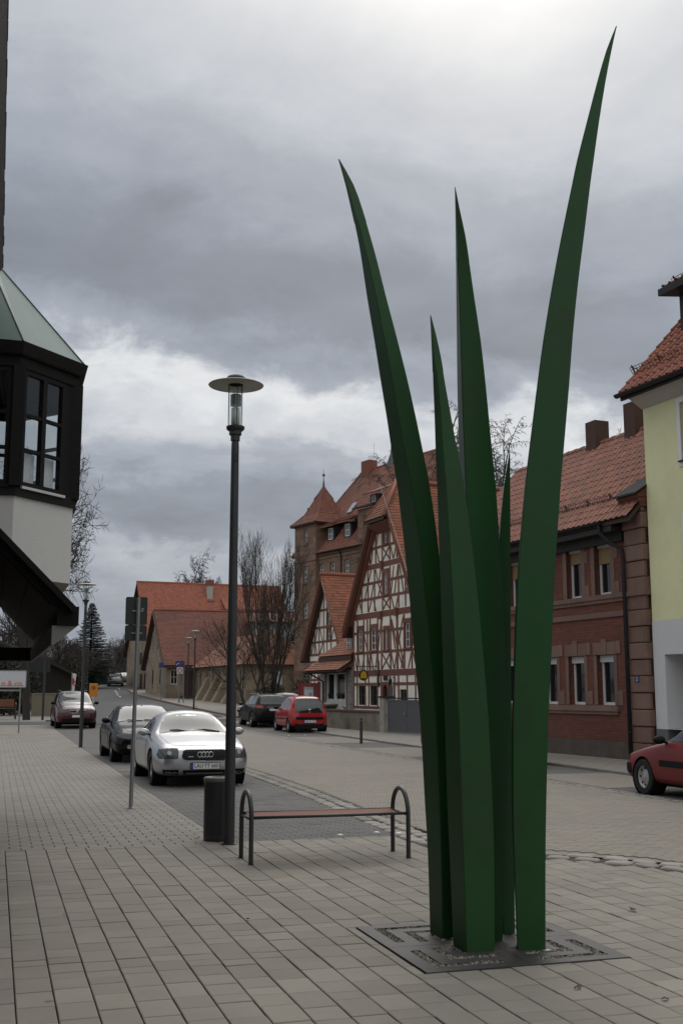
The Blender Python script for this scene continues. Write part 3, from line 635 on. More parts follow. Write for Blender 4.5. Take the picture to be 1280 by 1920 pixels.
for i, (x, y, s) in enumerate(((4.86, 8.05, .05), (3.3, 6.1, .035), (3.65, 5.75, .03), (1.9, 8.6, .03), (2.32, 13.3, .045), (4.5, 10.0, .03), (.6, 9.2, .025), (6.9, 15.2, .08), (8.2, 17.5, .06), (5.9, 12.4, .05))):
    mb = MB(); r = random.Random(i); n = 7
    mb.v = [(0, 0, .012 * s / .03)] + [(s * r.uniform(.5, 1.1) * cos(2 * pi * k / n), s * .6 * r.uniform(.5, 1.1) * sin(2 * pi * k / n), r.uniform(.001, .02) * s / .03) for k in range(n)]
    mb.f = [(0, 1 + k, 1 + (k + 1) % n) for k in range(n)]
    o = mb.build('fallen_leaf', M_leaf, None, fix=False); o.location = (x, y, .003); o.rotation_euler = (0, 0, r.uniform(0, 6)); tag(o, LL_[i], 'leaf', 'dry leaves on the paving')
# ------------------------------------------------------------------ building kit
def wall_panel(x0, x1, z0, z1, ops=(), depth=.22, y=0.0, planes=()):
    """front wall with real openings and reveals; planes cut it to a gable: (point, normal) pairs, the outer side goes"""
    mb = MB()
    xs = sorted({x0, x1, *[a for o in ops for a in o[:2] if x0 < a < x1]}); zs = sorted({z0, z1, *[a for o in ops for a in o[2:4] if z0 < a < z1]})
    for a, b in zip(xs, xs[1:]):
        for c, d in zip(zs, zs[1:]):
            mx, mz = (a + b) / 2, (c + d) / 2
            if any(o[0] < mx < o[1] and o[2] < mz < o[3] for o in ops): continue
            mb.poly([(a, y, c), (b, y, c), (b, y, d), (a, y, d)])
    for a, b, c, d in [o[:4] for o in ops]:
        e = y + depth
        mb.poly([(a, y, c), (a, e, c), (b, e, c), (b, y, c)]); mb.poly([(a, y, d), (b, y, d), (b, e, d), (a, e, d)])
        mb.poly([(a, y, c), (a, y, d), (a, e, d), (a, e, c)]); mb.poly([(b, y, c), (b, e, c), (b, e, d), (b, y, d)])
    if planes:
        me = mb.mesh('w', fix=False); bm = bmesh.new(); bm.from_mesh(me)
        for co, no in planes: bmesh.ops.bisect_plane(bm, geom=bm.verts[:] + bm.edges[:] + bm.faces[:], plane_co=co, plane_no=no, clear_outer=True)
        bm.verts.index_update(); mb = MB(); mb.v = [tuple(v.co) for v in bm.verts]; mb.f = [tuple(v.index for v in f.verts) for f in bm.faces]; bm.free(); bpy.data.meshes.remove(me)
    return mb
M_glass = mat('dark window glass', (.012, .014, .016), .04, .3, 1.5, spec=.6, ior=1.55)
M_glass_far = mat('far window glass', (.02, .023, .026), .08, .5, 2.2, spec=.6)
M_white = mat('white window paint', (.62, .63, .62), .5, .06, 4)
def window(parent, x0, x1, z0, z1, y=.12, cols=2, rows=2, fw=.055, bw=.03, fm=None, gm=None, arch=False, label=None):
    """frame with glazing bars as one part, a pane behind each sash as sub-part"""
    fm = fm or M_white; gm = gm or M_glass; mb = MB(); d = .05
    mb.box(x0, x0 + fw, y, y + d, z0, z1); mb.box(x1 - fw, x1, y, y + d, z0, z1); mb.box(x0 + fw, x1 - fw, y + .001, y + d, z0, z0 + fw); mb.box(x0 + fw, x1 - fw, y + .001, y + d, z1 - fw, z1)
    for k in range(1, cols): x = x0 + (x1 - x0) * k / cols; w = bw if k * 2 != cols else bw * 1.4; mb.box(x - w / 2, x + w / 2, y + .005, y + d, z0 + fw, z1 - fw)
    for k in range(1, rows): z = z0 + (z1 - z0) * k / rows; mb.box(x0 + fw, x1 - fw, y + .009, y + d - .004, z - bw / 2, z + bw / 2)
    if arch:
        n = 8; c = (x0 + x1) / 2; r = (x1 - x0) / 2
        for sg in (-1, 1):
            P = [(c + sg * r * 1.02, y - .01, z1 + .002)] + [(c + sg * r * cos(pi / 2 * k / n) ** .9, y - .01, z1 - r * 1.3 + r * 1.3 * sin(pi / 2 * k / n)) for k in range(n + 1)]
            mb.prism(P, (0, .03, 0))
    w = mb.build('window', fm, parent, label=label)
    for k in range(2 if cols > 1 else 1):
        nn = 2 if cols > 1 else 1; a = x0 + fw + (x1 - x0 - 2 * fw) * k / nn; b = x0 + fw + (x1 - x0 - 2 * fw) * (k + 1) / nn
        MB().box(a, b - .001, y + .03, y + .042, z0 + fw * .8, z1 - fw * .8).build('pane', gm, w)
    return w
def tiles(e0, ux, uv, Lu, Lv, tw, ex, clip=None, th=.028, wave=0.0, seed=1, round_=True):
    """overlapping roof tiles on the plane e0 + u*ux + v*uv"""
    r = random.Random(seed); e0, ux, uv = Vector(e0), Vector(ux).normalized(), Vector(uv).normalized(); nn = ux.cross(uv)
    if nn.z < 0: nn = -nn
    mb = MB(); v = 0.0; row = 0
    while v < Lv - ex * .3:
        v1 = min(v + ex * 1.25, Lv); u = -(row % 2) * tw * .5 if not wave else 0.0
        while u < Lu - .01:
            ua, ub = max(u, 0), min(u + tw * .985, Lu)
            if ub - ua > tw * .25 and (clip is None or clip((ua + ub) / 2, v + ex * .5)):
                j = r.uniform(-.004, .004); i = len(mb.v); t = th + r.uniform(-.004, .005)
                if wave: cr = [(0, 0), (.14, 1), (.32, 1), (.46, 0), (.72, -.15), (1, 0)]
                elif round_: cr = [(0, 0), (.5, 0), (1, 0)]
                else: cr = [(0, 0), (1, 0)]
                for f, hgt in cr:
                    uu = ua + (ub - ua) * f; sag = 0 if (wave or not round_) else (.0 if f == .5 else ex * .22)
                    lo = e0 + ux * uu + uv * (v + sag + j) + nn * (t + hgt * wave); hi = e0 + ux * uu + uv * v1 + nn * (.006 + hgt * wave)
                    mb.v += [tuple(lo), tuple(hi), tuple(lo - nn * (t * .9))]
                for k in range(len(cr) - 1):
                    a = i + 3 * k; mb.f += [(a, a + 3, a + 4, a + 1), (a + 2, a + 5, a + 3, a)]
            u += tw
        v += ex; row += 1
    return mb
def masonry(x0, x1, z0, z1, ops=(), ch=.42, lr=(.5, 1.1), y=0.0, proud=.03, seed=1, side=None, gap=.012, shape=None):
    """squared stone blocks in courses; side: (x, dirsign) puts them on a flank wall at that x, running back in y"""
    r = random.Random(seed); mb = MB(); z = z0
    while z < z1 - .05:
        z2 = min(z + ch * r.uniform(.9, 1.1), z1); x = x0 - r.uniform(0, lr[0])
        while x < x1:
            xe = x + r.uniform(*lr); a, b = max(x, x0), min(xe, x1); x = xe
            if b - a < .08: continue
            segs = [(a, b)]
            for o in ops:
                if o[2] < z2 - .02 and o[3] > z + .02:
                    ns = []
                    for p, q in segs:
                        if o[1] <= p or o[0] >= q: ns.append((p, q)); continue
                        if o[0] - p > .06: ns.append((p, o[0]))
                        if q - o[1] > .06: ns.append((o[1], q))
                    segs = ns
            for p, q in segs:
                if shape and not shape((p + q) / 2, (z + z2) / 2): continue
                pr = proud * r.uniform(.5, 1.2)
                if side is None: mb.box(p + gap / 2, q - gap / 2, y - pr, y + .05, z + gap / 2, z2 - gap / 2)
                else: sx, sg = side; mb.box(min(sx, sx + sg * pr), max(sx, sx + sg * pr), p + gap / 2, q - gap / 2, z + gap / 2, z2 - gap / 2)
        z = z2
    return mb
def gutter_pipe(parent, x0, x1, y, z, r=.065, m=None):
    mb = MB(); n = 8; m = m or mat('dark zinc', (.028, .028, .03), .8, .15, 4, spec=.15)
    for k in range(n): 
        a, b = pi + pi * k / n, pi + pi * (k + 1) / n
        mb.hexa([(x0, y + r * cos(a), z + r * sin(a)), (x0, y + r * cos(b), z + r * sin(b)), (x0, y + (r - .008) * cos(b), z + (r - .008) * sin(b)), (x0, y + (r - .008) * cos(a), z + (r - .008) * sin(a))],
                [(x1, y + r * cos(a), z + r * sin(a)), (x1, y + r * cos(b), z + r * sin(b)), (x1, y + (r - .008) * cos(b), z + (r - .008) * sin(b)), (x1, y + (r - .008) * cos(a), z + (r - .008) * sin(a))])
    return mb.build('gutter', m, parent)
M_dark = mat('near black stained wood', (.013, .011, .010), .6, .3, 4, .2, 20)
M_clay = mat('new clay tile', (.27, .092, .055), .75, .10, 2, .15, 60, island=.2, dirt=(.13, .07, .05, .5), ds=.8)
M_clay2 = mat('pinkish clay tile', (.29, .128, .09), .75, .10, 2, .15, 60, island=.17, dirt=(.15, .10, .08, .5), ds=.6)
M_clay3 = mat('old weathered clay tile', (.22, .085, .055), .8, .16, 1.5, .2, 50, island=.2, dirt=(.075, .05, .042, .6), ds=.35)
M_under = mat('roof boarding', (.05, .03, .022), .8, .2, 3)
M_zinc = mat('dark zinc', (.028, .028, .03), .8, .15, 4, spec=.15)

# ------------------------------------------------------------------ brick house with sandstone trim
AZ = -5.4
bh = frame_thing('brick_house', 'two-storey red brick house with sandstone trim and pinkish tiled roof', 'house', (15.15, 24.75), AZ)
M_brick = brick_mat('red brick', (.19, .052, .030), (.13, .038, .026), (.09, .055, .042), .25, .077, .011, bump=.6, dirt=(.10, .045, .032, .45), var=.16)
M_sand = mat('reddish sandstone', (.185, .112, .086), .85, .16, 2.5, .35, 30, obj_rand=.10, dirt=(.12, .075, .058, .55), ds=1.6, streak=.12)
M_plinth = mat('dark stone plinth', (.085, .066, .055), .9, .22, 2, .4, 15, dirt=(.16, .14, .12, .35), ds=2.2)
lowW = [(-1.42 - 1.3 * k, -.68 - 1.3 * k) for k in range(3)] + [(-6.2 - 1.3 * k, -5.46 - 1.3 * k) for k in range(2)]
uppW = [(-1.37 - 1.31 * k, -.67 - 1.31 * k) for k in range(2)] + [(-5.75, -5.05), (-7.06, -6.36)]
ops = [(a, b, 1.36, 2.64) for a, b in lowW] + [(a, b, 4.2, 5.55) for a, b in uppW]
wall_panel(-9.0, .06, .42, 6.15, ops, .24).build('wall', M_brick, bh)
mb = MB(); mb.poly([(-9.0, 0, -.3), (-9.0, 4.9, -.3), (-9.0, 4.9, 6.3), (-9.0, 2.45, 8.85), (-9.0, 0, 6.3)]); mb.poly([(.8, 0, -.3), (.8, 4.9, -.3), (.8, 4.9, 6.3), (.8, 2.45, 8.85), (.8, 0, 6.3)]); mb.poly([(-9.0, 4.9, -.3), (.8, 4.9, -.3), (.8, 4.9, 6.2), (-9.0, 4.9, 6.2)]); mb.build('gable_wall', M_brick, bh)
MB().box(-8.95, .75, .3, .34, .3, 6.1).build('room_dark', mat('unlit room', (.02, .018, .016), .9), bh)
for k in range(6):
    x0 = -9.0 + k * 1.5; o = MB().box(x0 + .004, x0 + 1.496, -.07, .05, -.2, .46).build('plinth_stone', M_plinth, bh)
M_blind = mat('yellowish roller blind', (.23, .165, .075), .7, .1, 6); M_box = mat('white shutter box', (.55, .55, .54), .6, .05)
M_curt = mat('net curtain', (.35, .35, .36), .8, .3, 18)
def stone(x0, x1, z0, z1, pr=.05, y=.06): return MB().box(x0, x1, -pr, y, z0, z1).build('stone_block', M_sand, bh, bevel=.008)
for i, (a, b) in enumerate(lowW):
    window(bh, a, b, 1.36, 2.64, .16, 1, 1, .07)
    MB().box(a, b, .10, .2, 2.46, 2.635).build('shutter_box', M_box, bh)
    stone(a - .13, a, 1.36, 2.64, .02); stone(b, b + .13, 1.36, 2.64, .02)
    stone(b + .13, b + .33, 1.36, 1.72, .018); stone(b + .13, b + .30, 2.64 + .02, 2.98, .03)
    stone(a - .13, a + .26, 2.645, 2.96, .035); stone(a + .265, b - .265, 2.645, 3.05, .055); stone(b - .26, b + .128, 2.645, 2.96, .035)
for grp in ((-4.15, -.5), (-7.7, -5.3)): stone(grp[0], grp[1], 1.20, 1.345, .09); stone(grp[0] + .04, grp[1] - .04, 1.12, 1.2, .05)
for i, (a, b) in enumerate(uppW):
    w = window(bh, a, b, 4.2, 5.55, .16, 1, 1, .07)
    MB().box(a + .02, b - .02, .125, .155, 5.02 + .12 * (i % 2), 5.45).build('roller_blind', M_blind, bh); MB().box(a, b, .10, .2, 5.45, 5.545).build('shutter_box', M_box, bh)
    mb = MB()
    for k in range(7): x = a + .08 + k * .04; mb.box(x, x + .028, .215, .225, 4.27, 5.0)
    mb.build('curtain', M_curt, w)
    stone(a - .16, a, 4.2, 5.55, .02); stone(b, b + .16, 4.2, 5.55, .02); stone(b + .16, b + .34, 4.2, 4.5, .018); stone(b + .16, b + .30, 5.1, 5.4, .018)
    stone(a - .14, b + .14, 5.555, 5.78, .03); stone(a + .2, b - .2, 5.56, 5.86, .05)
for z0, z1, pr in ((4.07, 4.195, .09), (3.98, 4.07, .05), (3.60, 3.74, .045)):
    for k in range(4): stone(-9.0 + k * 2.25, -6.755 + k * 2.25, z0, z1, pr)
z = -.2; k = 0
while z < 6.2:                              # rusticated corner pier
    h = .66 if k == 0 else .405; wd = .0 if k % 2 else .03
    MB().box(.05 - wd, .80 + wd, -.10 - wd, .3, z + .008, z + h - .008).build('quoin', M_sand, bh, bevel=.03 if k else .015); z += h; k += 1
MB().box(.0, .86, -.16, .3, 4.05, 4.17).build('quoin_band', M_sand, bh, bevel=.01)
for z0, z1, pr in ((6.26, 6.36, .14), (6.36, 6.46, .18), (6.46, 6.56, .22)): MB().box(.03, .84, -pr, .5, z0, z1).build('corbel', M_brick, bh)
MB().prism([(-.0, -.24, 6.56), (-.0, .9, 7.3), (-.0, .9, 6.5), (-.0, -.24, 6.5)], (.86, 0, 0)).build('corner_parapet', M_brick, bh)
MB().prism([(-.06, -.32, 6.55), (-.06, -.30, 6.60), (-.06, .95, 7.40), (-.06, .95, 7.32)], (.96, 0, 0)).build('coping', M_zinc, bh)
PIT = radians(46.7); rv = Vector((0, cos(PIT), sin(PIT)))
roof = MB(); roof.prism([(-9.1, -.45, 5.98), (-9.1, 2.45, 9.06), (-9.1, 5.35, 5.98), (-9.1, 5.35, 5.88), (-9.1, 2.45, 8.9), (-9.1, -.45, 5.88)], (9.9, 0, 0)); roof = roof.build('roof', M_under, bh)
tiles((-9.1, -.5, 6.0), (1, 0, 0), rv, 9.9, 4.26, .235, .3, wave=.028, th=.03, seed=5).build('roof_tiles', M_clay2, roof, kind='stuff', fix=False)
mb = MB(); r = random.Random(2)
for k in range(25): x = -9.1 + k * .395; mb.tube([(x, 2.45, 9.10), (x + .41, 2.45, 9.11)], [.10, .115], 8)
mb.build('ridge_tiles', M_clay2, roof, kind='stuff')
gutter_pipe(bh, -9.1, -.30, -.52, 5.99, .07)
MB().box(-9.05, .0, -.44, .0, 5.72, 5.86).build('soffit', M_dark, bh); MB().box(-9.05, -.02, -.12, .0, 5.5, 5.72).build('eaves_board', M_dark, bh)
dp = MB().tube([(-.42, -.5, 5.95), (-.42, -.5, 5.72), (-.2, -.32, 5.42), (.06, -.2, 5.3), (.10, -.18, 5.1), (.10, -.18, .1)], .05, 10).build('downpipe', M_zinc, bh, smooth=True)
for z in (.7, 2.4, 4.6): MB().lathe([(.056, 0), (.056, .05)], 10, (.10, -.18, z)).build('pipe_clip', M_zinc, dp)
for (a, b, t_) in ((-4.70, -4.2, 9.82), (-2.8, -2.3, 9.95)):
    o = MB().box(a, b, 2.2, 2.7, 8.5, t_).build('chimney', mat('sooty brick', (.075, .042, .032), .9, .25, 4, .4, 20), roof); MB().box(a - .03, b + .03, 3.97, 4.78, t_ - .07, t_).build('chimney_cap', M_dark, o) if False else None
mb = MB(); n_ = Vector((0, -sin(PIT), cos(PIT))); b0 = Vector((0, -.12, 6.30))
def guard(mb, x0, x1, base, up, h=.26, st=.11):
    U = Vector(up).normalized()
    for k in range(4): z = h * k / 3; mb.tube([Vector((x0, 0, 0)) + base + U * z, Vector((x1, 0, 0)) + base + U * z], .009, 5)
    n = int((x1 - x0) / st)
    for k in range(n + 1): x = x0 + (x1 - x0) * k / n; mb.tube([Vector((x, 0, 0)) + base, Vector((x, 0, 0)) + base + U * h], .007, 4)
    n = int((x1 - x0) / .95)
    for k in range(n + 1): x = x0 + .1 + (x1 - x0 - .2) * k / n; mb.bar(Vector((x, 0, 0)) + base - U * .05, Vector((x, 0, 0)) + base + U * (h + .05), .03, .03); mb.bar(Vector((x, .25, -.0)) + base + U * .12, Vector((x, 0, 0)) + base + U * h, .02, .02)
guard(mb, -8.9, -.55, Vector((0, .1, 6.52)), (0, -.25, 1)); mb.build('snow_guard', mat('rusty brown guard', (.06, .035, .028), .7, .2, 5), roof, kind='stuff', fix=False)
pl = MB().box(.33, .50, -.145, -.135, 1.93, 2.08).build('house_number_plate', mat('blue enamel', (.03, .045, .12), .4), bh)
tm = text_mesh('2', .13); o = obj('numeral', tm, M_white, pl); o.location = (.415, -.148, 2.0); o.rotation_euler = (pi / 2, 0, 0)

# ------------------------------------------------------------------ yellow house
yh = frame_thing('yellow_house', 'pale yellow rendered house with white ground floor and passage', 'house', (15.15, 24.75), AZ)
M_yel = mat('pale yellow render', (.74, .73, .44), .9, .06, 1.5, .4, 45, streak=.06, dirt=(.58, .57, .36, .4), ds=.6); M_wht = mat('white render', (.60, .60, .60), .9, .05, 1.5, .2, 60); M_grey = mat('grey plinth paint', (.12, .125, .13), .85, .1)
M_sur = mat('white window surround', (.72, .72, .74), .8, .04)
X0 = .88; Y0 = .03
yops = [(2.28, 3.38, 7.12, 8.55), (2.28, 3.38, 4.35, 5.75), (4.6, 5.7, 7.12, 8.55), (4.6, 5.7, 4.35, 5.75)]
wall_panel(X0, 9.5, 3.40, 8.8, yops, .2, Y0).build('upper_wall', M_yel, yh)
wall_panel(X0, 9.5, .82, 3.40, [(1.3, 3.6, .82, 2.58)], 3.0, Y0 - .012).build('ground_floor_wall', M_wht, yh)
MB().box(X0, 1.3, Y0 - .02, .1, -.2, .82).build('plinth', M_grey, yh); MB().box(3.6, 9.5, Y0 - .02, .1, -.2, .82).build('plinth', M_grey, yh)
MB().box(1.24, 1.3, .1, 3.0, -.2, .825).build('passage_plinth', M_grey, yh); MB().box(3.6, 3.66, .1, 3.0, -.2, .825).build('passage_plinth', M_grey, yh)
wall_panel(1.2, 3.7, -.2, 2.7, [(2.0, 3.0, -.2, 2.1)], .1, 3.0).build('passage_back_wall', M_wht, yh); MB().box(2.0, 3.0, 3.08, 3.12, 0, 2.1).build('passage_door', M_dark, yh)
mb = MB(); mb.poly([(X0, Y0, -.2), (X0, 10, -.2), (X0, 10, 8.9), (X0, 5, 14.2), (X0, Y0, 8.9)]); mb.poly([(9.5, Y0, -.2), (9.5, 10, -.2), (9.5, 10, 8.9), (9.5, 5, 14.2), (9.5, Y0, 8.9)]); mb.poly([(X0, 10, -.2), (9.5, 10, -.2), (9.5, 10, 8.9), (X0, 10, 8.9)]); mb.build('gable_wall', M_yel, yh)
for (a, b, c, d) in yops:
    window(yh, a, b, c, d, .15, 2, 1, .08)
    mb = MB(); f = .12
    mb.box(a - f, a, Y0 - .03, Y0 + .02, c - f, d + f); mb.box(b, b + f, Y0 - .03, Y0 + .02, c - f, d + f); mb.box(a, b, Y0 - .029, Y0 + .02, d, d + f); mb.box(a, b, Y0 - .029, Y0 + .02, c - f, c); mb.build('window_surround', M_sur, yh)
    MB().box(a - .06, b + .06, Y0 - .10, Y0 + .1, c - .02, c + .012).build('window_sill', M_zinc, yh)
MB().prism([(X0 - .02, Y0 - .02, 8.72), (X0 - .02, Y0 - .45, 8.98), (X0 - .02, Y0 - .45, 9.06), (X0 - .02, .2, 9.3), (X0 - .02, .2, 8.72)], (8.6, 0, 0)).build('cornice', mat('grey white cornice', (.50, .48, .46), .8, .05), yh)
P2 = radians(47); r2 = Vector((0, cos(P2), sin(P2)))
roof = MB().prism([(X0 - .12, -.5, 9.1), (X0 - .12, 5, 14.98), (X0 - .12, 10.5, 9.1), (X0 - .12, 10.5, 8.98), (X0 - .12, 5, 14.82), (X0 - .12, -.5, 8.98)], (8.9, 0, 0)).build('roof', M_under, yh)
tiles((X0 - .15, -.55, 9.08), (1, 0, 0), r2, 8.9, 8.1, .26, .36, wave=.05, th=.045, seed=9).build('roof_tiles', M_clay, roof, kind='stuff', fix=False)
gutter_pipe(yh, X0 - .25, 9.6, -.58, 9.08, .09, M_dark); MB().box(X0 - .2, 9.6, -.50, -.44, 8.93, 9.1).build('fascia', M_dark, yh)
mb = MB(); guard(mb, X0 - .25, 9, Vector((0, -.02, 9.66)), (0, -.6, 1), .22, .12); mb.build('snow_guard', mat('red snow guard', (.13, .045, .03), .6), roof, kind='stuff', fix=False)
dm = MB().box(1.35, 4.6, .95, 3.2, 10.2, 11.75).build('dormer', M_dark, yh)
MB().prism([(1.02, .55, 11.72), (1.02, .55, 11.90), (1.02, 3.6, 12.3), (1.02, 3.6, 12.1)], (3.9, 0, 0)).build('dormer_roof', M_dark, dm); tiles((1.1, .6, 11.93), (1, 0, 0), (0, 3, .39), 3.7, 2.9, .26, .36, wave=.04, seed=4).build('dormer_tiles', M_clay, dm, kind='stuff', fix=False)
mb = MB(); guard(mb, 1.2, 4.4, Vector((0, .95, 12.0)), (0, -.6, 1), .2, .12); mb.build('dormer_guard', M_dark, dm, kind='stuff', fix=False)
# ------------------------------------------------------------------ half-timbered houses
M_plast = mat('cream plaster', (.80, .765, .67), .9, .07, 2.2, .2, 40, dirt=(.42, .37, .31, .3), ds=1.2)
M_beam = mat('red brown oiled beam', (.165, .066, .045), .7, .2, 6, .25, 30, obj_rand=.14)
M_sill = mat('sandstone base', (.20, .14, .11), .9, .2, 2)
fh = frame_thing('timbered_house', 'tall half-timbered gable house with red-brown beams and cream panels', 'house', (16.8, 48.0), AZ)
CX, HW, ZE, ZA = .2, 3.85, 5.2, 11.2
def hwz(z): return HW if z <= ZE else HW * (ZA - z) / (ZA - ZE)
wins = [(-3.03, -2.45, 3.6, 4.6), (-1.55, -.85, 3.6, 4.6), (0.0, .38, 3.58, 4.45), (2.12, 2.7, 3.6, 4.66), (-.05, .38, 6.1, 7.05), (-.02, .36, 8.42, 9.38), (-3.1, -2.28, 1.08, 1.98), (-1.74, -.9, 1.08, 1.98), (-.18, .32, .9, 2.0), (1.5, 2.2, 1.1, 1.8)]
sl = (ZA - ZE) / HW
pls = [((CX - HW, 0, ZE), (-sl, 0, 1)), ((CX + HW, 0, ZE), (sl, 0, 1)), ((0, 0, 10.25), (0, 0, 1))]
wall_panel(CX - HW, CX + HW, .0, 11.3, wins, .16, 0, pls).build('wall', M_plast, fh)
mb = MB()
for sx in (-1, 1): x = CX + sx * HW; mb.poly([(x, 0, 0), (x, 11, 0), (x, 11, ZE), (x, 0, ZE)])
mb.poly([(CX - HW, 11, 0), (CX + HW, 11, 0), (CX + HW, 11, ZE), (CX, 11, ZA), (CX - HW, 11, ZE)]); mb.build('side_wall', M_plast, fh)
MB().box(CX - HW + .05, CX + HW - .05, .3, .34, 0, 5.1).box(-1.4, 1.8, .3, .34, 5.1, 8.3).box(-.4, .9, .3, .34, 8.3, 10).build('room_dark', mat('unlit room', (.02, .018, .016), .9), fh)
def beam(par, x0, z0, x1, z1, w=.15, y=-.035, d=.09): return MB().bar((x0, y + d / 2 + .012, z0), (x1, y + d / 2 + .012, z1), d, w * .82, up=(0, 0, 1) if abs(x1 - x0) > .01 else (1, 0, 0)).build('beam', M_beam, par)
def bm_(x0, z0, x1, z1, w=.13, k=[0]):
    k[0] += 1; return beam(fh, x0, z0, x1, z1, w, y=-.03 - .004 * (k[0] % 3))
for z, w in ((2.55, .34), (5.22, .34), (7.48, .30)):
    bm_(CX - hwz(z) + .02, z, CX + hwz(z) - .02, z, w, [2])
def hrail(z, w=.14, cut=True):
    L, Rr = CX - hwz(z) + .05, CX + hwz(z) - .05; segs = [(L, Rr)]
    for a, b, c, d in wins:
        if c - .02 < z < d + .02:
            ns = []
            for p, q in segs:
                if b <= p or a >= q: ns.append((p, q)); continue
                if a - p > .05: ns.append((p, a))
                if q - b > .05: ns.append((b, q))
            segs = ns
    for p, q in segs: bm_(p, z, q, z, w, [0])
for z in (.98, 1.95 + .1, 3.5, 4.45, 6.0, 6.72, 8.33, 9.0, 9.55): hrail(z, .15)
S1 = [-3.58, -3.11, -2.37, -1.95, -1.63, -.77, -.35, .62, 1.32, 2.04, 2.78, 3.3, 3.98]
for x in S1: bm_(x, 2.7, x, 5.06, .15 if x != 1.32 else .22, [1])
for x in (-3.56, -3.17, -2.2, -1.82, -.82, -.42, .5, 1.0, 1.42, 2.28, 3.1, 3.95): bm_(x, 1.0, x, 2.4, .13, [1])
for a, b, c, d in ((-2.37, 4.4, -1.95, 3.55), (-.77, 3.55, -.4, 4.9), (.62, 5.0, 1.1, 3.6), (1.32, 3.6, .75, 4.9), (1.36, 3.65, 1.95, 5.0), (1.95, 2.75, 1.4, 4.3), (2.8, 3.6, 3.3, 4.95)): bm_(a, c if False else b, c, d, .12, [2])
for a, b in ((-3.5, -3.2), (-3.05, -2.8), (-2.3, -2.62), (-1.9, -1.7), (-1.55, -1.28), (-.85, -1.05), (.68, .95), (1.25, 1.0), (1.4, 1.9), (2.0, 1.7), (2.75, 2.4), (2.85, 3.2)): bm_(a, 3.43, b, 2.72, .11, [2])
bm_(-.33, 3.43, .58, 2.72, .10, [0]); bm_(-.33, 2.72, .58, 3.43, .10, [2])
def upright(xs, za, zb, w=.13):
    for x in xs:
        top = zb if abs(x - CX) < hwz(zb) - .05 else ZA - abs(x - CX) * sl - .12
        if top > za + .2: bm_(x, za, x, top, w, [1])
upright((-2.6, -1.85, -1.1, -.22, .6, 1.5, 2.2, 2.95), 5.4, 7.33)
upright((-1.6, -.95, -.22, .6, 1.35, 2.0), 7.63, 9.48); upright((-.2, .6), 9.6, 10.2)
for a, b, c, d in ((-2.55, 5.4, -2.9, 5.95), (-1.8, 5.4, -1.45, 5.95), (-.95, 5.4, -1.25, 5.95), (.7, 5.95, 1.0, 5.4), (1.45, 5.95, 1.2, 5.4), (-2.2, 6.05, -1.9, 6.68), (-1.5, 6.05, -1.2, 6.68), (-.7, 6.68, -.3, 6.05), (-.3, 6.68, -.7, 6.05), (.68, 6.05, 1.0, 7.3), (1.05, 6.05, 1.45, 7.3), (1.6, 7.3, 2.0, 6.05), (2.3, 6.05, 2.7, 6.7), (-1.5, 7.65, -1.3, 8.28), (-.88, 8.28, -.6, 7.65), (.66, 8.28, .95, 7.65), (1.0, 7.65, 1.3, 8.28), (1.45, 8.3, 1.7, 7.65), (-.9, 8.4, -.55, 9.4), (.66, 9.4, 1.0, 8.4), (-.6, 6.8, -.4, 7.3), (-1.8, 6.8, -1.5, 7.32), (-1.0, 7.32, -.75, 6.8)): bm_(a, b, c, d, .11, [2])
bm_(-.2, 7.65, .58, 8.27, .10, [0]); bm_(-.2, 8.27, .58, 7.65, .10, [2]); bm_(-.2, 5.4, .58, 5.95, .10, [0]); bm_(-.2, 5.95, .58, 5.4, .10, [2])
for i, (a, b, c, d) in enumerate(wins):
    if i in (6, 7, 9):
        window(fh, a, b, c, d, .06, 2, 2, .05, fm=M_dark); continue
    if i == 8:
        o = MB().box(a, b, .1, .14, c, d).build('door', M_dark, fh); n = 8; ar = MB(); cc = (a + b) / 2; rr = (b - a) / 2
        for sg in (-1, 1): ar.prism([(cc + sg * (rr + .14), -.05, d + .14), (cc + sg * (rr + .14), -.05, c)] + [(cc + sg * rr, -.05, c)] + [(cc + sg * rr * cos(pi / 2 * k / n), -.05, d - rr * 1.2 + rr * 1.2 * sin(pi / 2 * k / n)) for k in range(n + 1)] + [(cc, -.05, d + .14)], (0, .16, 0))
        ar.build('door_arch', M_beam, fh); MB().box(a + .03, b - .03, -.04, .1, d + .2, d + .42).build('fanlight', M_glass, fh); continue
    window(fh, a + .02, b - .02, c, d, .02, 2, 3, .05, arch=(i in (2, 4, 5)))
    f = .1; mb = MB(); mb.box(a - f, a + .02, -.055, .08, c, d); mb.box(b - .02, b + f, -.055, .08, c, d); mb.box(a - f, b + f, -.06, .08, d, d + .2); mb.box(a - f, b + f, -.075, .08, c - .09, c); mb.build('window_frame', M_beam, fh)
for x, z in ((-.35, 5.0), (1.32, 5.05), (-.2, 7.3)): MB().box(x - .11, x + .11, -.13, 0, z - .02, z + .34).build('bracket', M_beam, fh)
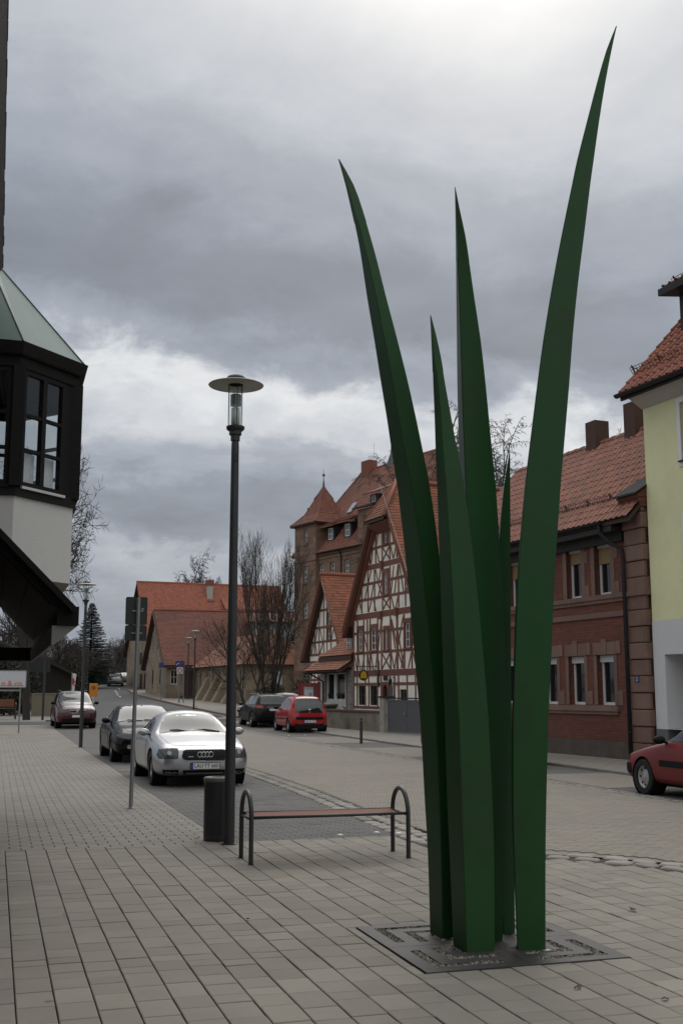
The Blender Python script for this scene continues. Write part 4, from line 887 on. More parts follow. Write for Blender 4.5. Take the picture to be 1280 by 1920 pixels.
# roof with overhanging verge and small hip
YF = -.40
ang = atan2(ZA - ZE, HW); vv = Vector((-cos(ang), 0, sin(ang)))
ex = .45                                     # eaves run past the wall
roof = MB().prism([(CX - HW - ex, YF, ZE - ex * sl - .03), (CX - 1.0, YF, ZA - 1.0 * sl - .03), (CX - 1.0, YF, ZA - sl - .12), (CX - HW - ex, YF, ZE - ex * sl - .22)], (0, 11.7, 0)).prism([(CX + HW + ex, YF, ZE - ex * sl - .03), (CX + 1.0, YF, ZA - 1.0 * sl - .03), (CX + 1.0, YF, ZA - sl - .12), (CX + HW + ex, YF, ZE - ex * sl - .22)], (0, 11.7, 0))
roof.prism([(CX - 1.0, .5, ZA - sl - .03), (CX, .5, ZA - .03), (CX + 1.0, .5, ZA - sl - .03), (CX, .5, ZA - .25)], (0, 10.6, 0)); roof = roof.build('roof', M_under, fh)
sL = (HW + ex) / cos(ang)
M_orange = mat('orange beaver-tail tile', (.27, .095, .05), .75, .12, 2, .15, 50, island=.24, dirt=(.13, .075, .05, .55), ds=.7)
hipcut = lambda u, v, flip=False: True
for sx in (1, -1):
    e0 = (CX + sx * (HW + ex), YF - .03, ZE - ex * sl + .02); uv = Vector((-sx * cos(ang), 0, sin(ang)))
    tiles(e0, (0, 1, 0), uv, 11.7, sL + .02, .20, .17, clip=lambda u, v: v < sL - 1.75 or u > (v - sL + 1.75) * .62, th=.03, seed=3 + sx).build('roof_tiles', M_orange, roof, kind='stuff', fix=False)
# half hip
hz = ZA - 1.0 * sl + .05; hy = .55
b0, b1, ap = Vector((CX - 1.12, YF - .22, hz - .22)), Vector((CX + 1.12, YF - .22, hz - .22)), Vector((CX, hy, ZA + .12))
MB().poly([b0, b1, ap]).poly([b0 - Vector((0, 0, .12)), ap - Vector((0, 0, .2)), b1 - Vector((0, 0, .12))]).poly([b0, b0 - Vector((0, 0, .12)), b1 - Vector((0, 0, .12)), b1]).build('hip', M_under, roof)
uvh = (ap - (b0 + b1) / 2); LH = uvh.length
tiles(b0 + Vector((0, -.03, .03)), (1, 0, 0), uvh, 2.24, LH, .2, .17, clip=lambda u, v: abs(u - 1.12) < 1.12 * (1 - v / LH) + .03, seed=8).build('hip_tiles', M_orange, roof, kind='stuff', fix=False)
mb = MB(); mb.tube([b0 + Vector((0, 0, .06)), ap + Vector((0, 0, .08))], .085, 8); mb.build('hip_ridge', M_orange, roof, smooth=True)
mb = MB(); mb.tube([b1 + Vector((0, 0, .06)), ap + Vector((0, 0, .08))], .085, 8); mb.build('hip_ridge', M_orange, roof, smooth=True)
MB().tube([(CX, hy, ZA + .16), (CX, 11.2, ZA + .16)], .10, 8).build('ridge', M_orange, roof, smooth=True)
MB().prism([(CX - 1.1, YF - .16, hz - .40), (CX + 1.1, YF - .16, hz - .40), (CX + .8, -.02, hz - .75), (CX - .8, -.02, hz - .75)], (0, .05, .06)).build('hip_soffit', M_beam, fh)
for sx in (-1, 1):
    a, b = (CX + sx * (HW + ex - .1), -.34, ZE - ex * sl - .14), (CX + sx * 1.0, -.34, ZA - sl - .10); MB().bar(a, b, .10, .20, up=(0, 1, 0)).build('bargeboard', M_beam, fh)
    a, b = (CX + sx * (HW + .15), -.10, ZE - .35), (CX + sx * .9, -.10, ZA - sl - .22); MB().bar(a, b, .16, .20, up=(0, 1, 0)).build('rafter', M_beam, fh)
MB().tube([(CX + .55, YF - .15, ZA - .2), (CX + 1.6, YF + .05, ZA - 2.35), (CX + 3.6, YF + .0, ZA - 5.4)], .012, 5).build('lightning_cable', mat('pale cable', (.4, .38, .36), .6), roof)
# hanging sign with a bee-skep
sg = frame_thing('hanging_sign', 'round brown hanging sign with a yellow beehive on an iron bracket', 'sign', (16.8, 48.0), AZ)
SX = -.62
br_ = MB().tube([(SX, -.05, 1.9), (SX, -.05, 3.1)], .03, 8).tube([(SX, -.05, 2.84), (SX, -1.15, 2.84)], .018, 8).tube([(SX, -.05, 2.35), (SX, -.22, 2.68), (SX, -.5, 2.83)], .015, 8).build('bracket', M_dark, sg, smooth=True)
o = MB().lathe([(0, -.02), (.235, -.02), (.25, 0), (.235, .02), (0, .02)], 28, (SX, -.80, 2.44), axis='X').build('disc', mat('dark brown board', (.05, .035, .028), .5, .15), sg)
for yy in (-.7, -.9): MB().tube([(SX, yy, 2.66), (SX, yy, 2.84)], .006, 5).build('hanger', M_dark, sg)
mb = MB()
prof = [(0, .35)] + [(.155 * (1 - (k / 9) ** 2.6) ** .5, -.14 + .033 * k * .95) for k in range(9, -1, -1)]
for sx in (-1, 1):
    P = [(SX + sx * .028, -.80 + w, 2.44 + h) for w, h in [(.15, -.14), (.155, -.05), (.14, .05), (.10, .13), (.045, .175), (-.045, .175), (-.10, .13), (-.14, .05), (-.155, -.05), (-.15, -.14)]]
    mb.prism(P, (-sx * .006, 0, 0))
hv = mb.build('beehive', mat('golden straw yellow', (.55, .36, .02), .5, .12, 12), o)
MB().box(SX - .032, SX + .032, -.83, -.77, 2.305, 2.33).build('hive_door', M_dark, hv)
lan = frame_thing('oval_plaque', 'dark oval plaque on the timbered wall right of the arched door', 'plaque', (16.8, 48.0), AZ)
P = [(.82 + .17 * cos(2 * pi * k / 24), -.08, 1.72 + .34 * sin(2 * pi * k / 24)) for k in range(24)]; MB().prism(P, (0, .04, 0)).build('rim', mat('pale rim', (.5, .49, .46), .6), lan)
P = [(.82 + .145 * cos(2 * pi * k / 24), -.09, 1.72 + .31 * sin(2 * pi * k / 24)) for k in range(24)]; MB().prism(P, (0, .03, 0)).build('plate', mat('slate grey plate', (.06, .065, .07), .4), lan)
wl = frame_thing('wall_lantern', 'small dark lantern on the timbered wall above the oval plaque', 'lantern', (16.8, 48.0), AZ)
MB().tube([(1.18, -.05, 2.3), (1.18, -.3, 2.34), (1.18, -.3, 2.25)], .015, 6).build('arm', M_dark, wl); MB().lathe([(0, .02), (.05, .03), (.09, -.04), (.06, -.26), (0, -.28)], 8, (1.18, -.3, 2.25)).build('lantern_body', M_dark, wl)

# small gabled half-timbered house behind, with its shop lean-to
sh = frame_thing('small_timbered_house', 'smaller half-timbered gable house left of the tall one', 'house', (17.5, 58.0), AZ)
C2, H2, E2, A2 = -1.16, 2.75, 4.1, 8.05; s2 = (A2 - E2) / H2
w2 = [(C2 - .02, C2 + .38, 6.55, 7.05), (C2 - .05, C2 + .42, 5.35, 5.95), (C2 - .05, C2 + .42, 4.55, 5.15)]
wall_panel(C2 - H2, C2 + H2, 0, 8.2, w2, .14, 0, [((C2 - H2, 0, E2), (-s2, 0, 1)), ((C2 + H2, 0, E2), (s2, 0, 1))]).build('wall', M_plast, sh)
mb = MB()
for sx in (-1, 1): mb.poly([(C2 + sx * H2, 0, 0), (C2 + sx * H2, 8, 0), (C2 + sx * H2, 8, E2), (C2 + sx * H2, 0, E2)])
mb.poly([(C2 - H2, 8, 0), (C2 + H2, 8, 0), (C2 + H2, 8, E2), (C2, 8, A2), (C2 - H2, 8, E2)]); mb.build('side_wall', M_plast, sh)
hz2 = lambda z: H2 if z < E2 else H2 * (A2 - z) / (A2 - E2)
kk = 0
def b2(x0, z0, x1, z1, w=.12):
    global kk; kk += 1; return beam(sh, x0, z0, x1, z1, w, y=-.03 - .005 * (kk % 3))
for z in (1.25, 1.9, 2.35, 3.35, 3.75, 4.45, 5.25, 6.2): b2(C2 - hz2(z) + .05, z, C2 + hz2(z) - .05, z, .15)
for x in (-2.6, -2.0, -1.3, -.62, -.12, .48, 1.3, 2.0, 2.6): 
    for za, zb in ((1.25, 2.3), (2.4, 3.3), (3.8, 5.2), (5.3, 6.9)):
        zb2 = min(zb, A2 - abs(x) * s2 - .15) if abs(x) < H2 else zb
        if zb2 > za + .3: b2(C2 + x, za, C2 + x, zb2, .12)
for a, b, c, d in ((-2.5, 3.8, -2.2, 4.4), (-1.95, 4.4, -1.65, 3.8), (-1.9, 4.55, -1.6, 5.2), (-1.2, 3.8, -.7, 4.4), (-1.2, 5.2, -.8, 4.5), (.55, 4.5, .9, 5.2), (-2.5, 2.45, -2.1, 3.25), (-1.9, 3.25, -1.4, 2.45), (-1.2, 2.45, -.7, 3.2), (-1.95, 1.3, -1.4, 2.25)): b2(C2 + a, b, C2 + c, d, .10)
for (a, b, c, d) in w2:
    window(sh, a, b, c, d, .04, 2, 2, .045); mb = MB(); mb.box(a - .1, a, -.05, .05, c, d); mb.box(b, b + .1, -.05, .05, c, d); mb.box(a - .1, b + .1, -.055, .05, d, d + .12); mb.box(a - .1, b + .1, -.06, .05, c - .1, c); mb.build('window_frame', M_beam, sh)
an2 = atan2(A2 - E2, H2); roof = MB()
for sx in (-1, 1):
    roof.prism([(C2 + sx * (H2 + .4), -.45, E2 - .4 * s2 - .03), (C2, -.45, A2 - .03), (C2, -.45, A2 - .12), (C2 + sx * (H2 + .4), -.45, E2 - .4 * s2 - .2)], (0, 8.6, 0))
roof = roof.build('roof', M_under, sh)
for sx in (-1, 1):
    LL = (H2 + .4) / cos(an2); tiles((C2 + sx * (H2 + .4), -.48, E2 - .4 * s2 + .03), (0, 1, 0), (-sx * cos(an2), 0, sin(an2)), 8.6, LL, .22, .19, seed=12 + sx).build('roof_tiles', M_orange, roof, kind='stuff', fix=False)
    MB().bar((C2 + sx * (H2 + .35), -.40, E2 - .35 * s2 - .12), (C2, -.40, A2 - .08), .10, .18, up=(0, 1, 0)).build('bargeboard', M_beam, sh)
MB().tube([(C2, -.48, A2 + .1), (C2, 8.1, A2 + .1)], .10, 8).build('ridge', M_orange, roof, smooth=True)
MB().tube([(C2 + .25, -.5, A2 - .3), (C2 + .7, -.5, A2 - 1.0), (C2 + 1.8, -.5, A2 - 2.7)], .012, 5).build('lightning_cable', mat('pale cable', (.4, .38, .36), .6), roof)

lt = frame_thing('shop_annex', 'low tiled shop annex with display window between the timbered houses', 'shop annex', (16.2, 54.0), AZ)
wall_panel(-1.9, 2.45, 0, 2.9, [(-1.0, 1.4, 1.3, 2.62), (1.5, 1.82, .25, 2.6)], .2).build('wall', mat('grey white render', (.45, .44, .42), .9, .1), lt)
MB().poly([(-1.9, 0, 0), (-1.9, 4, 0), (-1.9, 4, 3.2), (-1.9, 0, 3.2)]).build('side_wall', M_plast, lt)
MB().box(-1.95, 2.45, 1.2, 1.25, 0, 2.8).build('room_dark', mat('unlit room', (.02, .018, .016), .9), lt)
for a, b in ((-1.0, .0), (.16, 1.4)): window(lt, a, b, 1.3, 2.62, .06, 1, 1, .05)
MB().box(0, .16, .0, .12, 1.3, 2.62).build('window_post', M_white, lt)
for x in (-.75, -.3, .4, .95):
    p = MB(); r = random.Random(int(x * 100)); 
    for k in range(14): a = r.uniform(0, 6.3); p.bar((x, .04, 1.32), (x + .16 * cos(a), .04, 1.45 + .22 * r.random()), .03, .01)
    p.build('pot_plant', mat('dark pot plant', (.02, .03, .015), .8, .3), lt)
MB().box(1.52, 1.80, .02, .1, .25, 2.6).build('red_door', mat('dark red paint', (.16, .012, .012), .5), lt)
for z in (.0, .55, 1.1, 1.65, 2.2): MB().box(1.86, 2.42, -.08, .1, z + .01, z + .54).build('pier_stone', mat('mottled grey stone', (.2, .19, .18), .9, .35, 6), lt, bevel=.01)
MB().box(-1.25, -1.02, -.02, .1, 1.2, 2.7).build('shop_post', M_beam, lt); MB().box(-1.9, 2.4, -.05, .1, 2.62, 2.85).build('lintel', M_beam, lt)
rf = MB().prism([(-2.35, -.75, 2.70), (-2.35, .15, 3.28), (-2.35, .15, 3.16), (-2.35, -.75, 2.58)], (4.8, 0, 0)).build('lower_roof', M_under, lt)
tiles((-2.35, -.78, 2.74), (1, 0, 0), (0, .9, .58), 4.8, 1.1, .22, .19, seed=21).build('roof_tiles', M_orange, rf, kind='stuff', fix=False)
rf2 = MB().poly([(-1.95, -.1, 3.42), (2.45, -.1, 3.42), (2.45, 2.3, 5.5), (1.4, 2.3, 5.5)]).poly([(-1.95, -.1, 3.42), (1.4, 2.3, 5.5), (1.4, 4.2, 5.5), (-1.95, 4.2, 3.42)]).poly([(-1.95, -.1, 3.42), (-1.95, -.1, 3.22), (2.45, -.1, 3.22), (2.45, -.1, 3.42)]).poly([(-1.95, -.1, 3.22), (-1.95, -.1, 3.42), (-1.95, 4.2, 3.42), (-1.95, 4.2, 3.22)]).build('upper_roof', M_under, lt)
tiles((-1.95, -.13, 3.46), (1, 0, 0), (0, 2.4, 2.08), 4.4, 3.18, .22, .19, clip=lambda u, v: u > v / 3.18 * 3.4 - .05, seed=22).build('roof_tiles', M_orange, rf2, kind='stuff', fix=False)
gutter_pipe(lt, -2.4, 2.4, -.82, 2.68, .06); MB().tube([(-1.35, -.8, 2.6), (-1.35, -.3, 2.35), (-1.35, -.06, 2.2), (-1.35, -.06, .05)], .04, 8).build('downpipe', M_zinc, lt)
M_lead = mat('lead sheet', (.10, .108, .12), .45, .15, 3, metal=.4)
dm = MB().box(.95, 1.95, .25, 2.0, 3.5, 4.62).build('dormer', M_lead, lt)
MB().prism([(.90, .12, 4.6), (2.0, .12, 4.6), (1.75, .12, 5.05), (1.15, .12, 5.05)], (0, 2.4, .2)).build('dormer_roof', M_lead, dm); window(dm, 1.1, 1.62, 3.6, 4.55, .21, 2, 2, .06)

# ------------------------------------------------------------------ garden wall, gate, information board
gw = frame_thing('garden_wall', 'low mossy rendered garden wall below the timbered house', 'wall', (15.13, 43.9), -8)
M_moss = mat('mossy stained render', (.20, .18, .14), .95, .25, 2, .4, 20, dirt=(.055, .05, .035, .75), ds=1.1)
MB().box(-5.3, -.02, 0, .32, -.1, .84).build('wall', M_moss, gw, bevel=.02)
for k in range(7): MB().box(-5.33 + k * .76, -4.58 + k * .76, -.05, .37, .84, .93).build('coping_stone', mat('red brown coping', (.10, .06, .05), .9, .25, 4), gw, bevel=.015)
mb = MB().box(0, .38, -.03, .42, -.1, 1.46).build('pier', mat('pale stained pier', (.30, .285, .235), .95, .18, 2, .3, 20, dirt=(.13, .12, .09, .5), ds=1.5), gw, bevel=.015)
MB().box(-.05, .43, -.08, .47, 1.46, 1.52).build('pier_cap', M_zinc, gw)
gt = frame_thing('metal_gate', 'grey double-leaf metal gate of thin upright bars beside the garden wall', 'gate', (15.13, 43.9), -8)
M_gate = mat('grey gate paint', (.105, .108, .115), .5, .1, 3)
for x0 in (.48, 2.06):
    x1 = x0 + 1.55; lf = MB().box(x0, x0 + .06, .1, .16, .1, 1.38).box(x1 - .06, x1, .1, .16, .1, 1.38).box(x0 + .06, x1 - .06, .1, .155, 1.32, 1.38).box(x0 + .06, x1 - .06, .1, .155, .1, .18).build('leaf_frame', M_gate, gt)
    mb = MB(); n = 21
    for k in range(n): x = x0 + .085 + k * (1.38 / (n - 1)); mb.box(x - .024, x + .024, .115, .145, .17, 1.33)
    mb.build('bars', M_gate, lf, kind='stuff')
MB().box(1.98, 2.03, .06, .12, .75, .90).build('lock', M_galv, gt); MB().tube([(2.0, .02, .84), (2.12, .02, .84)], .012, 6).build('handle', mat('bright steel', (.6, .6, .6), .3, metal=.9), gt)
MB().box(3.68, 3.85, .0, .3, -.1, 1.46).build('gate_post', M_gate, gt); MB().box(.43, 3.9, .05, .25, 1.42, 1.465).build('gate_beam', M_zinc, gt)
ib = frame_thing('information_board', 'red information board with a pale poster left of the shop annex', 'information board', (15.6, 56.6), -35)
M_ired = mat('dark red board paint', (.17, .017, .015), .5, .1)
MB().box(-.62, .62, 0, .1, .25, 2.15).build('board', M_ired, ib)
for x in (-.66, .66): MB().box(x - .06, x + .06, -.02, .12, 0, 2.2).build('post', M_ired, ib)
po = MB().box(-.30, .32, -.012, 0, .8, 1.95).build('poster', mat('poster paper', (.42, .45, .43), .6, .12, 5), ib)
MB().box(-.30, .32, -.02, -.012, 1.82, 1.95).build('poster_header', mat('grey header', (.3, .31, .31), .6), po); MB().box(.02, .24, -.016, -.012, 1.2, 1.65).build('poster_picture', mat('bluish picture', (.2, .22, .36), .6, .5, 14), po)
wb = thing('wheelie_bin', 'dark green bin at the left end of the garden wall', 'bin', (14.75, 49.8, tz(49.8) + .035), radians(5))
MB().hexa([(-.22, -.22, .05), (.22, -.22, .05), (.22, .22, .05), (-.22, .22, .05)], [(-.28, -.27, .95), (.28, -.27, .95), (.28, .3, .95), (-.28, .3, .95)]).build('tub', mat('dark green plastic', (.015, .022, .014), .5), wb, bevel=.02)
MB().hexa([(-.3, -.3, .95), (.3, -.3, .95), (.3, .32, .95), (-.3, .32, .95)], [(-.27, -.26, 1.02), (.27, -.26, 1.02), (.27, .3, 1.06), (-.27, .3, 1.06)]).build('lid', mat('olive lid', (.06, .055, .03), .5), wb)
for sx in (-.2, .2): MB().lathe([(0, -.02), (.09, -.02), (.09, .02), (0, .02)], 14, (sx, .28, .09), axis='X').build('wheel', M_dark, wb)
bs = thing('bicycle_stand', 'pale bent-tube bicycle stand beside the dark green bin', 'bicycle stand', (14.95, 48.6, tz(48.6) + .035), radians(-10))
for k in range(3):
    y = k * .33; pts = [(-.2, y, 0), (-.2, y, .75)] + [(-.2 * cos(pi * j / 8), y, .75 + .2 * sin(pi * j / 8)) for j in range(1, 8)] + [(.2, y, .75), (.2, y, 0)]
    MB().tube(pts, .017, 8).build('hoop', M_galv, bs, smooth=True)
MB().bar((-.2, -.1, .03), (-.2, .75, .03), .04, .02).build('base_rail', M_galv, bs)
# ------------------------------------------------------------------ sandstone castle
ca = frame_thing('castle', 'brown sandstone castle with square corner tower and steep red roofs behind the timbered houses', 'castle', (26, 72), -15)
M_stone = mat('brown sandstone block', (.215, .135, .095), .88, .15, 1.2, .35, 14, island=.22, dirt=(.11, .075, .058, .5), ds=.5)
M_mort = mat('sandstone mortar', (.15, .105, .08), .95, .15, 2)
cols = [-9.85, -8.25, -6.25, -4.45, -2.2, 0.2]
rows = [(10.1, 11.3), (7.3, 8.5), (4.3, 5.5), (1.6, 2.8)]
cw = [(x - .33, x + .33, a, b) for x in cols for a, b in rows]
wall_panel(-10.4, 1.4, -.5, 12.1, cw, .25).build('wall', M_mort, ca); masonry(-10.35, 1.4, 0, 12.05, cw, .42, (.6, 1.3), seed=31).build('stonework', M_stone, ca, kind='stuff')
mb = MB(); mb.poly([(1.4, 0, -.5), (1.4, 10, -.5), (1.4, 10, 12.1), (1.4, 0, 12.1)]); mb.poly([(-13.6, 10, -.5), (1.4, 10, -.5), (1.4, 10, 12.1), (-13.6, 10, 12.1)]); mb.poly([(-13.6, 3, -.5), (-13.6, 10, -.5), (-13.6, 10, 12.1), (-13.6, 3, 12.1)]); mb.build('rear_wall', M_mort, ca)
TY = -.30; tx0, tx1 = -13.45, -10.2; ty1 = TY + 3.3
twin = [(-12.05, -11.45, a, b) for a, b in rows] + [(-12.02, -11.55, 13.15, 14.05)]
wall_panel(tx0, tx1, -.5, 14.75, twin, .25, TY).build('tower_wall', M_mort, ca)
mb = MB(); mb.poly([(tx0, TY, -.5), (tx0, ty1, -.5), (tx0, ty1, 14.75), (tx0, TY, 14.75)]); mb.poly([(tx1, TY, -.5), (tx1, ty1, -.5), (tx1, ty1, 14.75), (tx1, TY, 14.75)]); mb.poly([(tx0, ty1, 10), (tx1, ty1, 10), (tx1, ty1, 14.75), (tx0, ty1, 14.75)]); mb.build('tower_flank', M_mort, ca)
masonry(tx0, tx1, 0, 14.7, twin, .42, (.5, 1.1), TY, seed=33).build('tower_stonework', M_stone, ca, kind='stuff')
masonry(TY, ty1, 0, 14.7, (), .42, (.5, 1.1), seed=34, side=(tx1, 1)).build('tower_stonework', M_stone, ca, kind='stuff'); masonry(TY, ty1, 0, 14.7, (), .42, (.5, 1.1), seed=35, side=(tx0, -1)).build('tower_stonework', M_stone, ca, kind='stuff')
for (a, b, c, d) in cw: window(ca, a, b, c, d, .10, 2, 3, .07, .05, gm=M_glass_far); MB().box(a - .12, b + .12, -.12, .05, c - .18, c).build('window_sill', M_stone, ca)
for (a, b, c, d) in twin: window(ca, a, b, c, d, TY + .10, 2, 3, .07, .05, gm=M_glass_far); MB().box(a - .12, b + .12, TY - .12, TY + .05, c - .18, c).build('window_sill', M_stone, ca)
MB().box(-10.2, 1.4, -.10, .05, 11.68, 11.86).build('string_course', M_stone, ca); MB().box(tx0 - .06, tx1 + .06, TY - .1, TY + .05, 11.68, 11.86).build('string_course', M_stone, ca)
MB().box(-10.15, 1.4, -.16, .05, 11.95, 12.12).build('cornice', M_stone, ca)
# tower roof, bell-cast
tcx, tcy = (tx0 + tx1) / 2, (TY + ty1) / 2; lev = [(14.62, 1.95), (14.95, 1.62), (15.45, 1.12), (16.1, .80), (17.6, .10), (17.75, .03)]
mb = MB()
for z, h in lev: mb.v += [(tcx - h, tcy - h, z), (tcx + h, tcy - h, z), (tcx + h, tcy + h, z), (tcx - h, tcy + h, z)]
for k in range(len(lev) - 1): mb.f += [(4 * k + j, 4 * k + (j + 1) % 4, 4 * k + 4 + (j + 1) % 4, 4 * k + 4 + j) for j in range(4)]
mb.f.append((3, 2, 1, 0)); trf = mb.build('tower_roof', M_clay3, ca)
for j, (sx, sy) in enumerate(((0, -1), (1, 0), (0, 1), (-1, 0))):
    for k in range(4):
        (z0, h0), (z1, h1) = lev[k], lev[k + 1]; e0 = Vector((tcx, tcy, z0)) + Vector((sx, sy, 0)) * (h0 + .01) + Vector((sy, -sx, 0)) * -h0 * -1
        ux = Vector((-sy, sx, 0)); e0 = Vector((tcx, tcy, z0 + .02)) + Vector((sx, sy, 0)) * (h0 + .015) - ux * h0; uv = Vector((sx * (h1 - h0), sy * (h1 - h0), z1 - z0)); LV = uv.length
        tiles(e0, ux, uv, 2 * h0, LV, .2, .17, clip=lambda u, v, h0=h0, h1=h1, LV=LV: abs(u - h0) < h0 + (h1 - h0) * v / LV + .04, seed=40 + j * 4 + k).build('tower_tiles', M_clay3, trf, kind='stuff', fix=False)
    c = [Vector((tcx + (sx - sy) * h, tcy + (sy + sx) * h, z + .03)) for z, h in lev]; MB().tube(c, .06, 6).build('hip_ridge', M_clay3, trf)
MB().lathe([(.13, 17.55), (.10, 17.8), (.045, 18.3), (.03, 18.5), (.03, 18.62), (.09, 18.66), (.12, 18.74), (.09, 18.82), (.02, 18.86), (.012, 19.25), (0, 19.27)], 12, (tcx, tcy, 0)).build('finial', mat('grey copper finial', (.10, .10, .10), .5, metal=.3), trf, smooth=True)
MB().box(tx0 - .3, tx1 + .3, TY - .3, ty1 + .3, 14.52, 14.62).build('eaves', M_dark, trf)
# main roof
ez, rz_, ey, ry = 12.15, 19.3, -.30, 5.0; rl, rr = -11.7, -.8; el_ = -14.0
up_ = Vector((0, ry - ey, rz_ - ez)); LU = up_.length
er_ = 1.6
mr = MB().poly([(el_, ey, ez), (er_, ey, ez), (rr, ry, rz_), (rl, ry, rz_)]).poly([(el_, ey, ez), (rl, ry, rz_), (el_, 10.3, ez)]).poly([(er_, 10.3, ez), (el_, 10.3, ez), (rl, ry, rz_), (rr, ry, rz_)]).poly([(er_, ey, ez), (er_, 10.3, ez), (rr, ry, rz_)]).build('roof', M_clay3, ca)
tiles((el_, ey - .02, ez + .03), (1, 0, 0), up_, er_ - el_, LU, .22, .19, clip=lambda u, v: (rl - el_) * v / LU - .05 < u < er_ - el_ - (er_ - rr) * v / LU, seed=60).build('roof_tiles', M_clay3, mr, kind='stuff', fix=False)
hv_ = Vector((rl - el_, 0, rz_ - ez)); hv2 = Vector((rl - el_, ry - ey, rz_ - ez)); LL = sqrt((rl - el_) ** 2 + (rz_ - ez) ** 2)
tiles((el_ - .02, ey, ez + .03), (0, 1, 0), hv_, 10.6, LL, .22, .19, clip=lambda u, v: (ry - ey) * v / LL < u < 10.6 - 5.3 * v / LL, seed=61).build('roof_tiles', M_clay3, mr, kind='stuff', fix=False)
MB().tube([(el_, ey, ez + .08), (rl, ry, rz_ + .08)], .09, 6).build('hip_ridge', M_clay3, mr); MB().tube([(rl, ry, rz_ + .06), (rr, ry, rz_ + .06)], .10, 6).build('ridge', M_clay3, mr)
gutter_pipe(ca, -10.1, 1.6, -.36, 12.15, .08); MB().tube([(-6.9, -.3, 12.1), (-6.9, -.12, 11.7), (-6.9, -.12, .2)], .05, 6).build('downpipe', M_zinc, ca)
ch = MB().box(-11.2, -10.05, 4.5, 5.3, 18.2, 20.05).build('chimney', mat('red chimney brick', (.20, .075, .05), .9, .2, 3), mr); MB().tube([(-9.9, 4.9, 19), (-9.9, 4.9, 21.4)], .012, 5).build('lightning_rod', M_galv, mr)
MB().lathe([(.42, 19.0), (.30, 19.5), (.12, 20.1), (.05, 20.4), (.03, 20.6), (.09, 20.68), (.03, 20.76), (.015, 21.2), (0, 21.2)], 12, (-7.6, 5, 0)).build('ridge_turret', mat('grey copper finial', (.10, .10, .10), .5, metal=.3), mr, smooth=True)
def castle_dormer(x0, x1, z0, z1):
    y = ey + (z0 - ez) * (ry - ey) / (rz_ - ez); d = MB().box(x0, x1, y, y + 1.6, z0, z1).build('dormer', M_dark, ca)
    MB().prism([(x0 - .35, y - .45, z1 - .05), (x1 + .35, y - .45, z1 - .05), (x1 + .35, y + 2.2, z1 + 1.05), (x0 - .35, y + 2.2, z1 + 1.05)], (0, .02, .12)).build('dormer_roof', M_clay3, d)
    tiles((x0 - .38, y - .48, z1 + .09), (1, 0, 0), (0, 2.65, 1.1), x1 - x0 + .76, 2.85, .22, .19, seed=int(x0 * 10)).build('dormer_tiles', M_clay3, d, kind='stuff', fix=False)
    window(d, (x0 + x1) / 2 - .3, (x0 + x1) / 2 + .3, z0 + .15, z1 - .12, y - .04, 2, 2, .07, .05, gm=M_glass_far)
castle_dormer(-9.6, -8.5, 13.0, 14.15); castle_dormer(-7.2, -6.1, 13.0, 14.2)
pv = masonry(-4.55, -2.45, 12.1, 14.8, [(-3.8, -3.2, 13.1, 14.1)], .42, (.5, 1.0), y=-.12, seed=70).build('roof_pavilion', M_stone, ca, kind='stuff')
MB().box(-4.52, -2.48, -.10, 2.4, 12.0, 14.8).build('pavilion_core', M_mort, ca)
MB().prism([(-4.85, -.45, 14.8), (-2.15, -.45, 14.8), (-2.15, 2.6, 15.6), (-4.85, 2.6, 15.6)], (0, 0, .14)).build('pavilion_roof', M_dark, ca)
d2 = MB().box(-4.0, -3.0, .6, 2.6, 15.2, 15.9).build('upper_dormer', M_dark, ca); MB().prism([(-4.4, .2, 15.85), (-2.6, .2, 15.85), (-2.6, 3.6, 17.2), (-4.4, 3.6, 17.2)], (0, 0, .15)).build('upper_dormer_roof', M_clay3, d2); window(d2, -3.75, -3.3, 15.3, 15.8, .55, 2, 1, .05)
MB().prism([(-9.3, 1.93, 15.35), (-8.7, 1.93, 15.35), (-8.7, 2.55, 16.18), (-9.3, 2.55, 16.18)], (0, -.06, .05)).build('skylight', mat('pale skylight', (.35, .36, .37), .2), mr)

# ------------------------------------------------------------------ stone barns by the far road
M_lime = mat('buff stone', (.255, .205, .145), .9, .16, 1, .35, 12, island=.2, dirt=(.12, .095, .07, .5), ds=.4)
M_limem = mat('buff mortar', (.21, .17, .125), .95, .15, 2)
def loc_frame(o, x, y, z, rz): o.location = (x, y, z); o.rotation_euler = (0, 0, rz)
# local x runs along the ridge (to the right), y to the back
bn = thing('red_roofed_barn', 'large barn with bright red-orange roof and one chimney beyond the stone house', 'barn', (16.3, 124.3, 1.5), radians(5))
W_, Dp, E_, A_ = 16.6, 13.2, 5.0, 12.8
wall_panel(0, W_, -.5, E_, [(2.5, 3.2, 2.2, 3.6), (6, 6.7, 2.2, 3.6)], .2).build('wall', M_limem, bn)
MB().poly([(W_, 0, -.5), (W_, Dp, -.5), (W_, Dp, E_), (W_, Dp / 2, A_ - .2), (W_, 0, E_)]).poly([(0, Dp, -.5), (W_, Dp, -.5), (W_, Dp, E_), (0, Dp, E_)]).build('rear_wall', M_limem, bn)
gab = MB(); gab.poly([(0, 0, -.5), (0, 0, E_), (0, Dp / 2, A_ - .2), (0, Dp, E_), (0, Dp, -.5)]); gab.build('gable_wall', M_limem, bn)
ga_ops = [(Dp / 2 - 3.8, Dp / 2 - 3.2, 3.3, 4.6), (Dp / 2 - 1.8, Dp / 2 - 1.2, 3.3, 4.6), (2.2, 2.8, .6, 2.2), (4.4, 5.0, .6, 2.2)]
masonry(0, Dp, -.3, A_ - .4, ga_ops, .5, (.6, 1.4), seed=81, side=(0, -1), shape=lambda y, z: z < E_ or abs(y - Dp / 2) < (A_ - z) / (A_ - E_) * Dp / 2 - .3).build('gable_stonework', M_lime, bn, kind='stuff')
